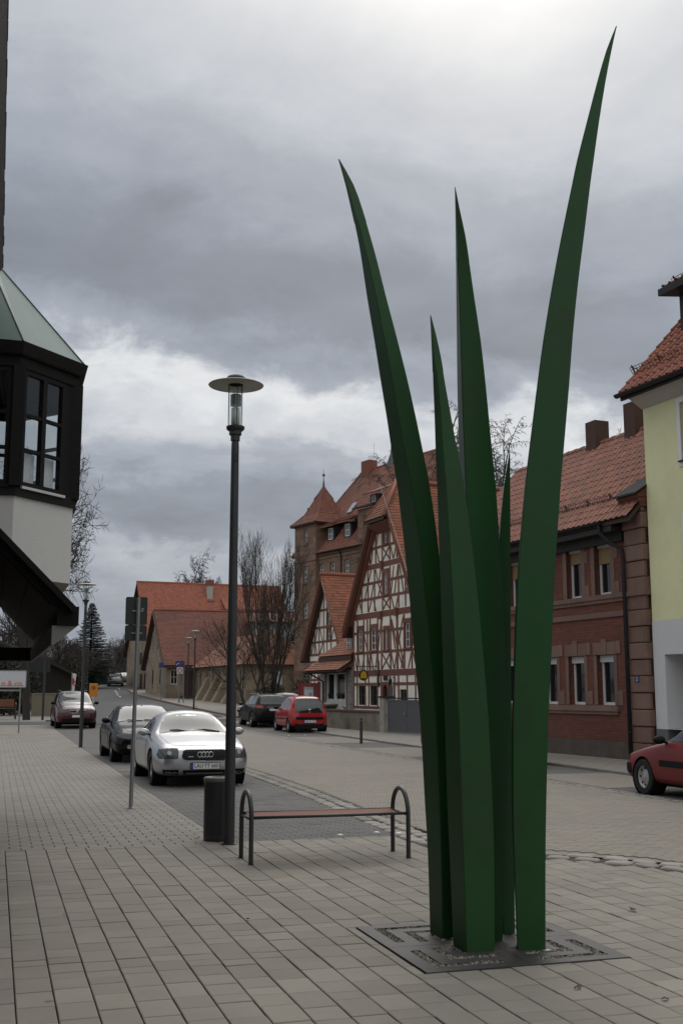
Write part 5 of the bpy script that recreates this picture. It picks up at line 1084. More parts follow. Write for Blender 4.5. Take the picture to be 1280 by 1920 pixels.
masonry(0, W_, -.3, E_, [(2.5, 3.2, 2.2, 3.6), (6, 6.7, 2.2, 3.6)], .5, (.6, 1.4), seed=82).build('stonework', M_lime, bn, kind='stuff')
for a, b, c, d in ga_ops:
    w = MB().box(-.05, -.005, a, b, c, d).build('window', M_glass_far, bn); MB().box(-.07, -.05, (a + b) / 2 - .03, (a + b) / 2 + .03, c, d).build('mullion', mat('brown wood', (.06, .04, .03), .7), w)
    for k in (a - .32, b + .02): MB().box(-.08, -.035, k, k + .3, c, d).build('shutter', mat('brown shutter', (.07, .045, .035), .7), w)
for x in (2.5, 6): window(bn, x, x + .7, 2.2, 3.6, .1, 2, 2, .07, gm=M_glass_far)
up_ = Vector((0, Dp / 2 + .4, A_ - E_ + .47)); LU = up_.length; ov = .5
rf = MB()
for sg in (0, 1):
    y0 = -.4 if sg == 0 else Dp + .4; rf.prism([(-ov, y0, E_ - .47), (-ov, Dp / 2, A_), (-ov, Dp / 2, A_ - .2), (-ov, y0, E_ - .67)], (W_ + 2 * ov, 0, 0))
M_redroof = mat('bright red-orange tile', (.30, .095, .055), .75, .08, .8, .1, 40, island=.2, dirt=(.19, .08, .055, .45), ds=.3)
rf = rf.build('roof', M_under, bn)
tiles((-ov, -.43, E_ - .44), (1, 0, 0), up_, W_ + 2 * ov, LU, .25, .2, seed=83).build('roof_tiles', M_redroof, rf, kind='stuff', fix=False)
MB().tube([(-ov, Dp / 2, A_ + .06), (W_ + ov, Dp / 2, A_ + .06)], .13, 6).build('ridge', M_redroof, rf)
c = MB().box(7.6, 8.25, 5.0, 5.7, 10.2, 12.6).build('chimney', mat('pale render chimney', (.42, .38, .33), .9, .1), rf); MB().box(7.5, 8.35, 4.9, 5.8, 12.6, 13.2).build('chimney_head', mat('red chimney brick', (.20, .075, .05), .9, .2, 3), c); MB().box(7.55, 8.3, 4.6, 5.2, 10.1, 10.75).build('flashing', M_lead, c)
yd = .9; d = MB().box(9.8, 15.6, 3.4, 5.5, 8.6, 9.6).build('dormer', M_dark, bn); MB().prism([(9.2, 2.9, 9.5), (16, 2.9, 9.5), (15.6, 5.6, 11.3), (9.9, 5.6, 11.3)], (0, 0, .15)).build('dormer_roof', M_redroof, d); tiles((9.2, 2.85, 9.67), (1, 0, 0), (0, 2.7, 1.8), 6.8, 3.2, .25, .2, seed=84).build('dormer_tiles', M_redroof, d, kind='stuff', fix=False)

hs = thing('stone_gable_house', 'old stone house with dark weathered red roof in front of the barn', 'house', (14.6, 100.6, 1.05), 0)
W_, Dp, E_, A_ = 13.5, 14.4, 3.3, 8.35
gops = [(5.9, 6.5, 4.6, 6.2), (3.4, 4.1, 1.0, 2.7), (8.6, 9.3, 1.0, 2.7)]
MB().poly([(0, 0, -.5), (0, 0, E_), (0, Dp / 2, A_), (0, Dp, E_), (0, Dp, -.5)]).poly([(W_, 0, -.5), (W_, Dp, -.5), (W_, Dp, E_), (W_, Dp / 2, A_), (W_, 0, E_)]).poly([(0, Dp, -.5), (W_, Dp, -.5), (W_, Dp, E_), (0, Dp, E_)]).build('gable_wall', M_limem, hs)
masonry(0, Dp, -.3, A_ - .2, gops, .42, (.5, 1.2), seed=91, side=(0, -1), shape=lambda y, z: z < E_ or abs(y - Dp / 2) < (A_ - z) / (A_ - E_) * Dp / 2 - .25).build('gable_stonework', M_lime, hs, kind='stuff')
for a, b, c, d in gops: MB().box(-.04, -.005, a, b, c, d).build('window', M_glass_far, hs)
sops = [(.35, 1.0, 1.3, 2.6), (1.5, 2.4, 0.3, 2.5)]
wall_panel(0, W_, -.5, E_, sops, .2).build('wall', M_limem, hs); masonry(0, W_, -.3, E_, sops, .42, (.5, 1.2), seed=92).build('stonework', M_lime, hs, kind='stuff')
window(hs, .35, 1.0, 1.3, 2.6, .08, 2, 2, .07, gm=M_glass_far); MB().box(1.5, 2.4, .1, .15, .3, 2.5).build('door', mat('brown wood', (.06, .04, .03), .7), hs)
for k in range(4): MB().box(1.1, 2.9, -.35 - .32 * k, -.03 - .32 * k + .0, -.2, .30 - .085 * k - .02 * k).build('step', mat('dark stone step', (.07, .06, .05), .9), hs)
rf = MB(); ov = .35
up_ = Vector((0, Dp / 2 + .5, A_ - E_ + .35)); LU = up_.length
for y0 in (-.5, Dp + .5): rf.prism([(-ov, y0, E_ - .35), (-ov, Dp / 2, A_), (-ov, Dp / 2, A_ - .2), (-ov, y0, E_ - .55)], (W_ + 2 * ov, 0, 0))
rf = rf.build('roof', M_under, hs)
M_oldroof = mat('dark weathered roof tile', (.17, .062, .042), .85, .16, .8, .1, 40, island=.18, dirt=(.055, .035, .032, .6), ds=.25)
tiles((-ov, -.53, E_ - .32), (1, 0, 0), up_, W_ + 2 * ov, LU, .25, .22, seed=93).build('roof_tiles', M_oldroof, rf, kind='stuff', fix=False)
MB().tube([(-ov, Dp / 2, A_ + .05), (W_ + ov, Dp / 2, A_ + .05)], .12, 6).build('ridge', M_oldroof, rf); MB().bar((-ov - .02, -.5, E_ - .45), (-ov - .02, Dp / 2, A_ - .1), .08, .25, up=(1, 0, 0)).build('verge_board', mat('brown wood', (.06, .04, .03), .7), rf); MB().bar((-ov - .02, Dp + .5, E_ - .45), (-ov - .02, Dp / 2, A_ - .1), .08, .25, up=(1, 0, 0)).build('verge_board', mat('brown wood', (.06, .04, .03), .7), rf)
MB().tube([(4.2, -.4, E_ - .2), (4.2, -.42, E_ - .1), (8.5, -.42, 5.9)], .03, 5).build('ladder_rail', M_zinc, rf)

wg = thing('stone_wing', 'low buttressed stone wing with pale red roof reaching towards the square', 'outbuilding', (17.2, 99.8, .85), radians(-84))
# local x runs towards the camera along the wall, y into the building
Lw, E_, A_, Dp = 14.0, 3.15, 5.6, 6.0
wops = [(1.0 + 1.9 * k, 1.4 + 1.9 * k, 1.2, 2.5) for k in range(7)]
wall_panel(0, Lw, -.5, E_, wops, .3).build('wall', M_limem, wg); masonry(0, Lw, -.3, E_, wops, .42, (.5, 1.2), seed=95).build('stonework', M_lime, wg, kind='stuff')
MB().poly([(Lw, 0, -.5), (Lw, Dp, -.5), (Lw, Dp, E_), (Lw, 0, E_)]).poly([(0, Dp, -.5), (Lw, Dp, -.5), (Lw, Dp, E_), (0, Dp, E_)]).build('end_wall', M_limem, wg); masonry(0, Dp, -.3, E_, [(2.2, 2.9, 1.4, 2.5)], .42, (.5, 1.2), seed=96, side=(Lw, 1)).build('end_stonework', M_lime, wg, kind='stuff')
for a, b, c, d in wops: MB().box(a, b, .15, .2, c, d).build('window', mat('brown wood', (.06, .04, .03), .7), wg)
MB().box(Lw + .005, Lw + .03, 2.2, 2.9, 1.4, 2.5).build('window', M_white, wg)
for x in (3.6, 6.2, 8.8, 11.6): MB().hexa([(x - .45, -1.5, -.4), (x + .45, -1.5, -.4), (x + .45, .0, -.4), (x - .45, .0, -.4)], [(x - .22, -.1, 2.1), (x + .22, -.1, 2.1), (x + .22, .0, 2.1), (x - .22, .0, 2.1)]).build('buttress', M_lime, wg)
rf = MB().poly([(-.2, -.45, E_ - .25), (Lw + .4, -.45, E_ - .25), (Lw - 2.4, Dp / 2, A_), (-.2, Dp / 2, A_)]).poly([(Lw + .4, -.45, E_ - .25), (Lw + .4, Dp + .4, E_ - .25), (Lw - 2.4, Dp / 2, A_)]).poly([(-.2, Dp + .4, E_ - .25), (-.2, Dp / 2, A_), (Lw - 2.4, Dp / 2, A_), (Lw + .4, Dp + .4, E_ - .25)]).build('roof', M_under, wg)
M_paleroof = mat('pale red roof tile', (.30, .125, .08), .8, .1, .9, .1, 40, island=.12, dirt=(.15, .075, .055, .4), ds=.3)
up_ = Vector((0, Dp / 2 + .45, A_ - E_ + .25)); LU = up_.length
tiles((-.2, -.48, E_ - .21), (1, 0, 0), up_, Lw + .6, LU, .25, .22, clip=lambda u, v: u < Lw + .6 - 2.8 * v / LU, seed=97).build('roof_tiles', M_paleroof, rf, kind='stuff', fix=False)
up_ = Vector((-2.8, 0, A_ - E_ + .25)); LU2 = up_.length
tiles((Lw + .43, Dp + .4, E_ - .21), (0, -1, 0), up_, Dp + .85, LU2, .25, .22, clip=lambda u, v: 3.4 * v / LU2 < u < Dp + .85 - 3.4 * v / LU2, seed=98).build('roof_tiles', M_paleroof, rf, kind='stuff', fix=False)

wc = thing('white_cottage', 'white rendered building glimpsed between the bare tree and the castle tower', 'house', (24.5, 101, 1), radians(-8))
wall_panel(-2, 9, -.5, 7.2, [(1.5, 2.3, 4.6, 6), (4.2, 5, 4.6, 6)], .2).build('wall', M_wht, wc); MB().box(-1.9, 8.9, .25, 8, -.5, 7.2).build('body', M_wht, wc)
for x in (1.5, 4.2): window(wc, x, x + .8, 4.6, 6, .1, 2, 2, .08, gm=M_glass_far)
MB().prism([(-2.4, -.5, 7.1), (-2.4, 4, 8.2), (-2.4, 8.5, 7.1)], (11.8, 0, 0)).build('roof', M_clay, wc)

# ------------------------------------------------------------------ house on the left with its oriel
M_black = mat('black brown timber', (.0095, .008, .0072), .65, .3, 5, .2, 25, spec=.25)
M_copper = mat('grey green copper', (.20, .265, .24), .6, .10, 1.6, 0, 20, streak=.12)
M_rend = mat('pale grey render', (.70, .685, .65), .92, .05, 1.5, .35, 120)
lh = thing('corner_house', 'dark-eaved house at the left edge with a white oriel window under a copper roof', 'house', (0, 0, 0))
MB().box(-8, -.45, -4, 18, -.2, 5.3).build('wall', mat('dark brown cladding', (.06, .05, .042), .8, .2, 3), lh)
# eaves of the main roof run along the street overhead
rf = MB().prism([(-.18, -4, 5.44), (-.112, -4, 5.585), (-4.2, -4, 9.6), (-4.2, -4, 9.3)], (0, 14.35, 0)).build('roof', M_black, lh)
tiles((-.115, -4, 5.60), (0, 1, 0), (-4.3, 0, 4.15), 14.4, 5.6, .22, .17, seed=110, th=.014, round_=False).build('roof_tiles', mat('dark brown roof tile', (.05, .028, .022), .8, .2, 2, island=.2), rf, kind='stuff', fix=False)
MB().prism([(-.2, -4, 5.30), (-.2, -4, 5.46), (-.6, -4, 5.46), (-.6, -4, 5.30)], (0, 14.3, 0)).build('eaves_box', M_black, lh)
# plan of the oriel (half octagon)
c0 = Vector((-.45, 10.66)); c1 = Vector((.09, 10.65)); c2 = Vector((.66, 11.25)); c3 = Vector((.66, 12.1)); c4 = Vector((.09, 12.75)); c5 = Vector((-.45, 12.75))
PL = [c0, c1, c2, c3, c4, c5]; CEN = Vector((-.2, 11.7))
def grow(p, d): v = p - CEN; return CEN + v * (1 + d / v.length)
def ringwall(z0, z1, d0, d1, name, m, th=.1, caps=True):
    """a band round the oriel, offset d0 at the bottom and d1 at the top"""
    mb = MB(); n = len(PL)
    for k in range(n - 1):
        a0, b0_, a1, b1_ = grow(PL[k], d0), grow(PL[k + 1], d0), grow(PL[k], d1), grow(PL[k + 1], d1); ai, bi, ai1, bi1 = grow(PL[k], d0 - th), grow(PL[k + 1], d0 - th), grow(PL[k], d1 - th), grow(PL[k + 1], d1 - th)
        mb.hexa([(*a0, z0), (*b0_, z0), (*bi, z0), (*ai, z0)], [(*a1, z1), (*b1_, z1), (*bi1, z1), (*ai1, z1)])
    return mb.build(name, m, lh)
def above_porch(o):
    bm = bmesh.new(); bm.from_mesh(o.data); bmesh.ops.bisect_plane(bm, geom=bm.verts[:] + bm.edges[:] + bm.faces[:], plane_co=(.57, 0, 2.43), plane_no=(1, 0, 1), clear_inner=True); bm.to_mesh(o.data); bm.free()
above_porch(ringwall(2.75, 3.50, 0.0, 0.0, 'oriel_parapet', M_rend, .12))
above_porch(MB().poly([(*p, 2.75) for p in PL]).build('oriel_floor', M_rend, lh))
above_porch(ringwall(2.62, 2.75, -.12, 0.0, 'oriel_moulding', mat('dark cream moulding', (.22, .20, .16), .9), .1))
ringwall(3.50, 3.60, .035, .02, 'oriel_sill', M_black, .14); ringwall(4.74, 4.88, .02, .03, 'oriel_head', M_black, .12)
ringwall(4.84, 4.965, .07, .11, 'oriel_fascia', M_black, .10); MB().poly([(*grow(p, .08), 4.85) for p in PL]).build('oriel_soffit', M_black, lh)
for p in PL: a = grow(p, .0); MB().box(a.x - .055, a.x + .055, a.y - .055, a.y + .055, 3.59, 4.75).build('corner_post', M_black, lh)
ap = [(-.45, 10.5, 5.72), (-.45, 12.6, 5.72)]
cr = MB(); G = [grow(p, .07) for p in PL]
tops = [Vector((-.45, 10.9, 6.0)), Vector((-.32, 10.9, 6.0)), Vector((-.18, 11.35, 6.0)), Vector((-.18, 11.9, 6.0)), Vector((-.32, 12.4, 6.0)), Vector((-.45, 12.4, 6.0))]
for k in range(5): cr.poly([(*G[k], 4.97), (*G[k + 1], 4.97), tops[k + 1], tops[k]])
cr.poly([tuple(t) for t in tops]); cr = cr.build('copper_roof', M_copper, lh)
for k in range(6): MB().tube([(*G[k], 4.975), tops[k] + Vector((0, 0, .005))], .008, 6).build('standing_seam', mat('dark copper seam', (.05, .055, .05), .5), cr)
M_cglass = clear_glass('oriel glass', (.95, .965, .96))
M_net = mat('white net curtain', (.78, .78, .8), .9, .25, 30)
for k in range(5):
    a, b = PL[k], PL[k + 1]; L = (b - a).length; d = (b - a) / L; nn = Vector((d.y, -d.x))
    if L < .5 and k in (0, 4): pass
    P3 = lambda s, o, z: (a.x + d.x * s + nn.x * o, a.y + d.y * s + nn.y * o, z)
    def pbox(mb, s0, s1, z0, z1, o0, o1): return mb.hexa([P3(s0, o1, z0), P3(s1, o1, z0), P3(s1, o0, z0), P3(s0, o0, z0)], [P3(s0, o1, z1), P3(s1, o1, z1), P3(s1, o0, z1), P3(s0, o0, z1)])
    s0, s1 = .055, L - .055; fr = MB()
    if L > .4: s1 = L - .17 if k == 1 else s1
    if k == 1: pbox(fr, s1, L - .05, 3.6, 4.75, -.04, .0)
    pbox(fr, s0, s0 + .05, 3.6, 4.75, -.05, .005); pbox(fr, s1 - .05, s1, 3.6, 4.75, -.05, .005); pbox(fr, s0 + .05, s1 - .05, 3.6, 3.65, -.05, .004); pbox(fr, s0 + .05, s1 - .05, 4.69, 4.75, -.05, .004)
    mid = (s0 + s1) / 2; pbox(fr, mid - .028, mid + .028, 3.65, 4.69, -.045, .008)
    for z in (3.96, 4.30): pbox(fr, s0 + .05, s1 - .05, z - .016, z + .016, -.04, .002)
    fr = fr.build('oriel_window', M_black, lh)
    for sa, sb in ((s0 + .05, mid - .028), (mid + .028, s1 - .05)):
        pbox(MB(), sa, sb, 3.65, 4.69, -.022, -.018).build('pane', M_cglass, fr)
        if k in (1, 2):
            mb = MB(); n = 14
            for j in range(n): 
                u0 = sa + (sb - sa) * j / n; u1 = sa + (sb - sa) * (j + 1) / n; o = -.075 - .012 * (j % 2); o2 = -.075 - .012 * ((j + 1) % 2)
                mb.poly([P3(u0, o, 3.66), P3(u1, o2, 3.66), P3(u1, o2, 3.95), P3(u0, o, 3.95)])
            mb.build('curtain', M_net, fr, fix=False)
    pbox(MB(), s0, s1, 3.575, 3.60, 0, .045).build('window_board', M_white if k == 1 else M_black, fr)
# open porch roof under the oriel
pc = thing('porch_canopy', 'dark timber porch roof sloping down below the white oriel', 'canopy', (-.13, 0, 0))
NY, FY = 9.95, 16.2
mb = MB().prism([(.70, NY, 2.44), (-1.9, NY, 5.04), (-1.9, NY, 4.92), (.70, NY, 2.32)], (0, FY - NY, 0)); slab_ = mb.build('roof_slab', M_black, pc)
MB().bar((.76, NY - .03, 2.39), (-1.9, NY - .03, 5.05), .05, .25, up=(0, 1, 0)).build('verge_board', M_black, pc)
for k in range(12): x = .56 - k * .2; MB().prism([(x, NY + .03, 2.325 + (.70 - x) - .012), (x - .192, NY + .03, 2.325 + (.70 - x) + .18), (x - .192, NY + .03, 2.325 + (.70 - x) + .165), (x, NY + .03, 2.325 + (.70 - x) - .027)], (0, FY - NY - .2, 0)).build('soffit_board', M_black, pc)
tiles((.76, NY + .03, 2.40), (0, 1, 0), (-1, 0, 1), FY - NY, 3.4, .2, .17, seed=111).build('canopy_tiles', mat('dark brown roof tile', (.05, .028, .022), .8, .2, 2, island=.2), slab_, kind='stuff', fix=False)
MB().box(.62, .80, NY - .02, FY, 2.27, 2.43).build('eaves_gutter', M_black, pc); MB().prism([(.795, NY + .02, 2.265), (.60, NY + .02, 2.10), (.58, NY + .02, 2.10), (.58, NY + .02, 2.265)], (0, FY - NY - .04, 0)).build('eaves_soffit', mat('grey soffit board', (.27, .265, .25), .9, .06), pc)
MB().box(-1.9, .6, FY - .12, FY + .04, 2.12, 2.30).build('end_beam', M_black, pc); MB().box(-1.9, .6, NY + .02, NY + .14, 2.2, 2.2 + .001).build('tie', M_black, pc) if False else None
for k in range(9): MB().box(-1.8, .5 - k * .0, FY - .02, FY + .0, 2.35 + k * .13, 2.46 + k * .13).build('end_board', M_black, pc) if False else None
# ------------------------------------------------------------------ trees
def bare_tree(name, label, loc, seed, H=10, trunk_r=.16, levels=4, kids=(5, 6, 6, 5), spread=(.55, .6, .7, .8), up=.10, droop=0.0, stems=1, first=.25, ratio=.62, twig=.006, col=(.055, .045, .036), group=None, lean=0.0, curl=.16, width=None):
    """leafless tree: trunk and a crown of real branches down to the twigs"""
    r = random.Random(seed); tr, cr = MB(), MB()
    def limb(p, d, L, rad, lev):
        n = 5 if lev < 2 else 4 if lev < levels else 3
        pts = [Vector(p)]; dirs = []; dd = d.normalized()
        for k in range(n):
            t = (k + 1) / n
            g_ = up * (1 if lev else .3) - droop * max(0, lev - 1) * t
            dd = (dd + Vector((r.uniform(-1, 1) * curl, r.uniform(-1, 1) * curl, r.uniform(-1, 1) * curl * .6 + g_))).normalized()
            pts.append(pts[-1] + dd * L / n); dirs.append(dd.copy())
        end = rad * (.45 if lev < levels else .3)
        rs = [rad + (end - rad) * (k / n) for k in range(n + 1)]
        (tr if lev == 0 else cr).tube(pts, rs, 8 if lev == 0 else 5 if lev == 1 else 3, cap=False)
        if lev >= levels: return
        nk = kids[min(lev, len(kids) - 1)]; lo = first if lev == 0 else .18
        for j in range(nk):
            t = lo + (1 - lo) * (j + r.uniform(.1, .9)) / nk; x = t * n; i = min(int(x), n - 1); p0 = pts[i].lerp(pts[i + 1], x - i); d0 = dirs[i]
            side = d0.orthogonal().normalized(); side.rotate(Matrix.Rotation(r.uniform(0, 2 * pi) if lev else 2.4 * j + r.uniform(-.5, .5), 3, d0))
            s_ = spread[min(lev, len(spread) - 1)] * r.uniform(.7, 1.25); nd = d0 * cos(s_) + side * sin(s_)
            rr_ = max(rs[i] * .58, twig); limb(p0, nd, L * ratio * r.uniform(.7, 1.15) * (1.0 if lev else 1.15 - .55 * (t - lo)), rr_, lev + 1)
        # leader continues
        if lev < levels - 1: limb(pts[-1], dirs[-1], L * .45, end, lev + 1)
    for k in range(stems):
        a = 2 * pi * k / max(stems, 1) + r.uniform(0, 1); off = Vector((cos(a), sin(a), 0)) * (trunk_r * 1.3 if stems > 1 else 0)
        d = Vector((cos(a) * (.28 if stems > 1 else 0) + lean, sin(a) * (.28 if stems > 1 else 0), 1))
        limb(off + Vector((0, 0, -.2)), d, H * (.52 if levels > 3 else .6) * r.uniform(.85, 1.05), trunk_r * (1 if stems == 1 else .62), 0)
    k_ = H / max(max(v[2] for v in cr.v), max(v[2] for v in tr.v)); wx = k_ if not width else width / max(sorted(abs(v[0]) for v in cr.v)[int(len(cr.v) * .985)], .1)
    for q in (tr, cr): q.v = [(v[0] * wx, v[1] * wx, v[2] * k_) for v in q.v]
    t = thing(name, label, 'tree', loc, 0, group)
    bark = mat('bark %.3f %.3f %.3f' % col, col, .9, .3, 4, .4, 20)
    tr.build('trunk', bark, t, smooth=True, fix=False); cr.build('crown', bark, t, fix=False)
    return t
brown = (.05, .042, .032)
bare_tree('bare_tree', 'broad leafless tree with many upright stems in front of the castle', (17.3, 72.2, tz(72) + .03), 11, 12.7, .22, 4, (6, 5, 5, 3), (.42, .42, .5, .6), up=.14, stems=5, first=.2, ratio=.62, twig=.013, col=brown, curl=.10, width=2.4)
bare_tree('bare_tree', 'darker leafless tree with low spreading branches left of the upright one', (15.5, 70.5, tz(70) + .03), 12, 8.2, .24, 4, (7, 6, 5, 3), (.8, .75, .7, .7), up=.05, stems=2, first=.25, ratio=.66, twig=.010, col=brown, width=3.4)
birch = (.085, .075, .068)
bare_tree('birch_tree', 'slender leafless birch behind the ridge of the red-roofed barn', (24.2, 154.6, 2.8), 21, 18.9, .20, 4, (14, 9, 6, 5), (.45, .6, .7, .8), up=.05, droop=.16, ratio=.42, twig=.03, col=birch, width=3.2)
bare_tree('birch_tree', 'wide drooping leafless birch behind the barn, right of the slender one', (28.3, 153.5, 2.8), 22, 17.9, .22, 4, (14, 9, 6, 5), (.55, .6, .7, .8), up=.05, droop=.17, ratio=.5, twig=.03, col=birch, width=5.4)
bare_tree('birch_tree', 'tall leafless birch seen between the sculpture blades', (28.6, 69.8, .3), 29, 22.4, .24, 5, (14, 9, 6, 4, 3), (.5, .6, .7, .8), up=.05, droop=.16, ratio=.46, twig=.016, col=birch, width=5.4)
bare_tree('birch_tree', 'leafless weeping birch just right of the middle blade', (32.6, 68.5, .3), 24, 20.8, .22, 5, (14, 9, 6, 4, 3), (.5, .6, .7, .8), up=.05, droop=.17, ratio=.46, twig=.016, col=birch, width=5.4)
bare_tree('birch_tree', 'low leafless birch top peeping over the brick house ridge', (29.2, 53.7, .2), 25, 15.4, .2, 4, (10, 7, 6, 4), (.5, .6, .7, .8), up=.05, droop=.14, ratio=.46, twig=.013, col=birch, width=2.4)
bare_tree('birch_tree', 'thin birch twigs rising behind the castle roof', (33.4, 94, 1.0), 26, 23.4, .2, 4, (10, 7, 6, 4), (.5, .6, .7, .8), up=.05, droop=.18, ratio=.42, twig=.022, col=birch, width=4.5)
bare_tree('bare_tree', 'gnarled dark leafless tree behind the white oriel', (1.7, 62.4, .25), 31, 15.5, .26, 5, (9, 7, 5, 4, 3), (1.1, .7, .7, .8), up=.02, ratio=.6, first=.25, twig=.016, col=(.035, .03, .026), curl=.26, width=6.0)
for i, (x, y, h, lab) in enumerate(((14.8, 152, 6.8, 'bare tree on the far bend right of the spruce'), (18.3, 172, 7.0, 'rounded bare tree at the far end of the road'), (20.9, 182, 7.0, 'rearmost bare tree left of the barn gable'), (1.4, 93.5, 7.5, 'bare tree left behind the dark wooden hut'), (5.0, 98, 6.2, 'bare tree right behind the dark wooden hut'), (7.6, 112, 5.6, 'small bare tree between the hut and the spruce'), (.3, 80, 8, 'bare tree at the left edge beyond the shop sign'))):
    bare_tree('bare_tree', lab, (x, y, tz(y) - .1), 50 + i, h, .16, 4, (8, 6, 6, 3), (.6, .65, .7, .8), up=.06, ratio=.58, twig=.016, col=(.06, .05, .043), group='leafless trees far down the street', width=h * .36)
def spruce(label, loc, H, R, seed):
    r = random.Random(seed); t = thing('spruce_tree', label, 'tree', loc, 0)
    MB().tube([(0, 0, -.2), (0, 0, H * .5), (0, 0, H)], [.2, .12, .02], 8).build('trunk', mat('spruce bark', (.05, .04, .03), .9), t)
    mb = MB(); z = H * .10
    while z < H * .99:
        f = 1 - (z / H); n = max(4, int(5 + 9 * f)); a0 = r.uniform(0, 6)
        for k in range(n):
            a = a0 + 2 * pi * k / n + r.uniform(-.2, .2); L = R * (f ** .85) * r.uniform(.75, 1.12) + .12; d = Vector((cos(a), sin(a), 0)); s_ = Vector((-sin(a), cos(a), 0)); dz_ = -L * r.uniform(.10, .32); m = int(4 + L * 5)
            for j in range(m):
                q = (j + .5) / m; p = d * L * q + Vector((0, 0, z + dz_ * q + .16 * L * q * q)); wdt = .30 * (1 - q * .55) * min(1, L)
                for sg in (-1, 1):
                    e = p + s_ * sg * wdt + d * .16 * L ** .5 + Vector((0, 0, -r.uniform(.02, .16))); mb.poly([p - d * .05, p + d * .10, e])
                mb.poly([p, p + d * .14 + Vector((0, 0, .02)), p + d * .05 + Vector((0, 0, -.16))])
        z += H * .016 + .09 * f
    mb.build('crown', mat('dark spruce needles', (.012, .022, .014), .85, .35, 1.5, island=.35), t, fix=False)
spruce('tall dark spruce beyond the second street lamp', (10.0, 127.5, 2.0), 9.6, 3.2, 5)
spruce('smaller dark conifer at the foot of the tall spruce', (8.3, 126.5, 2.0), 5.0, 2.6, 6)
def bush(name, label, loc, R, Hh, seed, col, n=2600, lf=.10):
    r = random.Random(seed); mb = MB(); br = MB()
    for k in range(n):
        a = r.uniform(0, 2 * pi); ph = r.random() ** .6; rad = R * ph * (.75 + .25 * noise.noise(Vector((cos(a) * 2, sin(a) * 2, seed)))); z = Hh * (1 - ph ** 2.2) * r.uniform(.15, 1.0) + .05
        p = Vector((rad * cos(a), rad * sin(a), z)); d = Vector((r.uniform(-1, 1), r.uniform(-1, 1), r.uniform(-.4, 1))).normalized(); e = d.orthogonal().normalized() * lf * r.uniform(.4, .8)
        mb.poly([p - e, p + d * lf * r.uniform(.8, 1.6), p + e])
    for k in range(14): a = r.uniform(0, 6.3); br.tube([(0, 0, -.1), (R * .4 * cos(a), R * .4 * sin(a), Hh * .5), (R * .7 * cos(a), R * .7 * sin(a), Hh * .85)], [.04, .025, .008], 4, cap=False)
    t = thing(name, label, 'bush', loc); mb.build('foliage', mat('leaves %.3f' % col[1], col, .85, .35, 1.2, island=.4), t, fix=False); br.build('stems', mat('bark %.3f %.3f %.3f' % brown, brown, .9), t, fix=False)
bush('dark_shrub', 'dark evergreen shrub at the foot of the castle tower', (19.6, 70.5, .36), 2.2, 2.9, 3, (.012, .016, .009), 3200)
bush('dark_shrub', 'dark shrub under the upright bare tree', (17.2, 71.2, .36), 2.0, 1.9, 4, (.014, .017, .010), 2600)
bush('hedge_bush', 'dull green bush right of the spruce along the far road', (11.9, 139, 2.5), 2.6, 3.0, 5, (.022, .025, .014), 3600, .16)
bush('hedge_bush', 'brownish bush behind the far parked cars', (18.8, 165, 2.9), 4.5, 4.2, 6, (.035, .028, .02), 3200, .2)
bush('hedge_bush', 'dark bush behind the shop sign at the left edge', (.6, 70, .35), 1.6, 3.6, 7, (.02, .021, .012), 3800, .13)
bush('hedge_bush', 'dark bush behind the reddish benches', (2.0, 77, .5), 1.7, 3.4, 8, (.018, .02, .012), 3400, .13)
bush('hedge_bush', 'olive bush beyond the wooden hut', (6.2, 96, .95), 2.0, 3.4, 9, (.03, .03, .016), 3600, .16)
# far-off wood: one mass of thin stems on the hillside
mb = MB(); r = random.Random(77)
for k in range(2600):
    x = r.uniform(-60, 90); y = 240 + r.uniform(0, 60); z0 = tz(y) - .5; h = (5 + 6 * (.5 + .5 * noise.noise(Vector((x * .06, 0, 5))))) * r.uniform(.6, 1.1); p = Vector((x, y, z0)); q = p + Vector((r.uniform(-.6, .6), 0, h))
    mb.tube([p, q], [.12, .03], 3, cap=False)
    for j in range(7):
        t = r.uniform(.3, 1); s_ = p.lerp(q, t); e = s_ + Vector((r.uniform(-1, 1), r.uniform(-.6, .6), r.uniform(.3, 1.1))) * h * .22; mb.tube([s_, e], [.05, .015], 3, cap=False)
o = mb.build('far_wood', mat('far wood grey brown', (.085, .075, .07), .95, .25, .1), None, kind='stuff', fix=False); tag(o, 'hazy grey-brown leafless wood closing the street', 'wood')

# ------------------------------------------------------------------ left background: hut, shop sign, benches, signs
hut = thing('wooden_hut', 'dark wooden hut with a low pitched roof at the far left', 'hut', (3.2, 83.5, .62), radians(3))
M_hut = mat('black brown boarding', (.016, .012, .010), .8, .3, 4)
for k in range(13): MB().box(-2.6 + k * .385, -2.225 + k * .385, 0, .05, 0, 2.3).build('board', M_hut, hut)
MB().box(-2.55, 2.55, .06, 4, 0, 2.3).build('body', M_hut, hut)
MB().prism([(-3.0, -.5, 2.25), (0, -.5, 3.55), (2.7, -.5, 2.2), (2.7, -.5, 2.0), (0, -.5, 3.3), (-3.0, -.5, 2.05)], (0, 5, 0)).build('roof', mat('dark hut roof', (.025, .02, .018), .8), hut)
MB().prism([(-2.55, 0, 2.3), (2.4, 0, 2.3), (0, 0, 3.4)], (0, .05, 0)).build('gable', M_hut, hut)
cwall = thing('concrete_wall', 'low buff wall in front of the wooden hut', 'wall', (2.9, 68.2, .3))
MB().box(-.8, .95, 0, .3, -.1, 1.25).build('wall', mat('buff concrete', (.20, .18, .13), .9, .15), cwall, bevel=.02); MB().box(-.83, .98, -.03, .33, 1.25, 1.32).build('coping', mat('buff coping', (.22, .2, .16), .9), cwall)
ss = thing('shop_sign', 'pale grey shop sign panel on steel posts with orange lettering at the left edge', 'sign', (0, 47.2, .06))
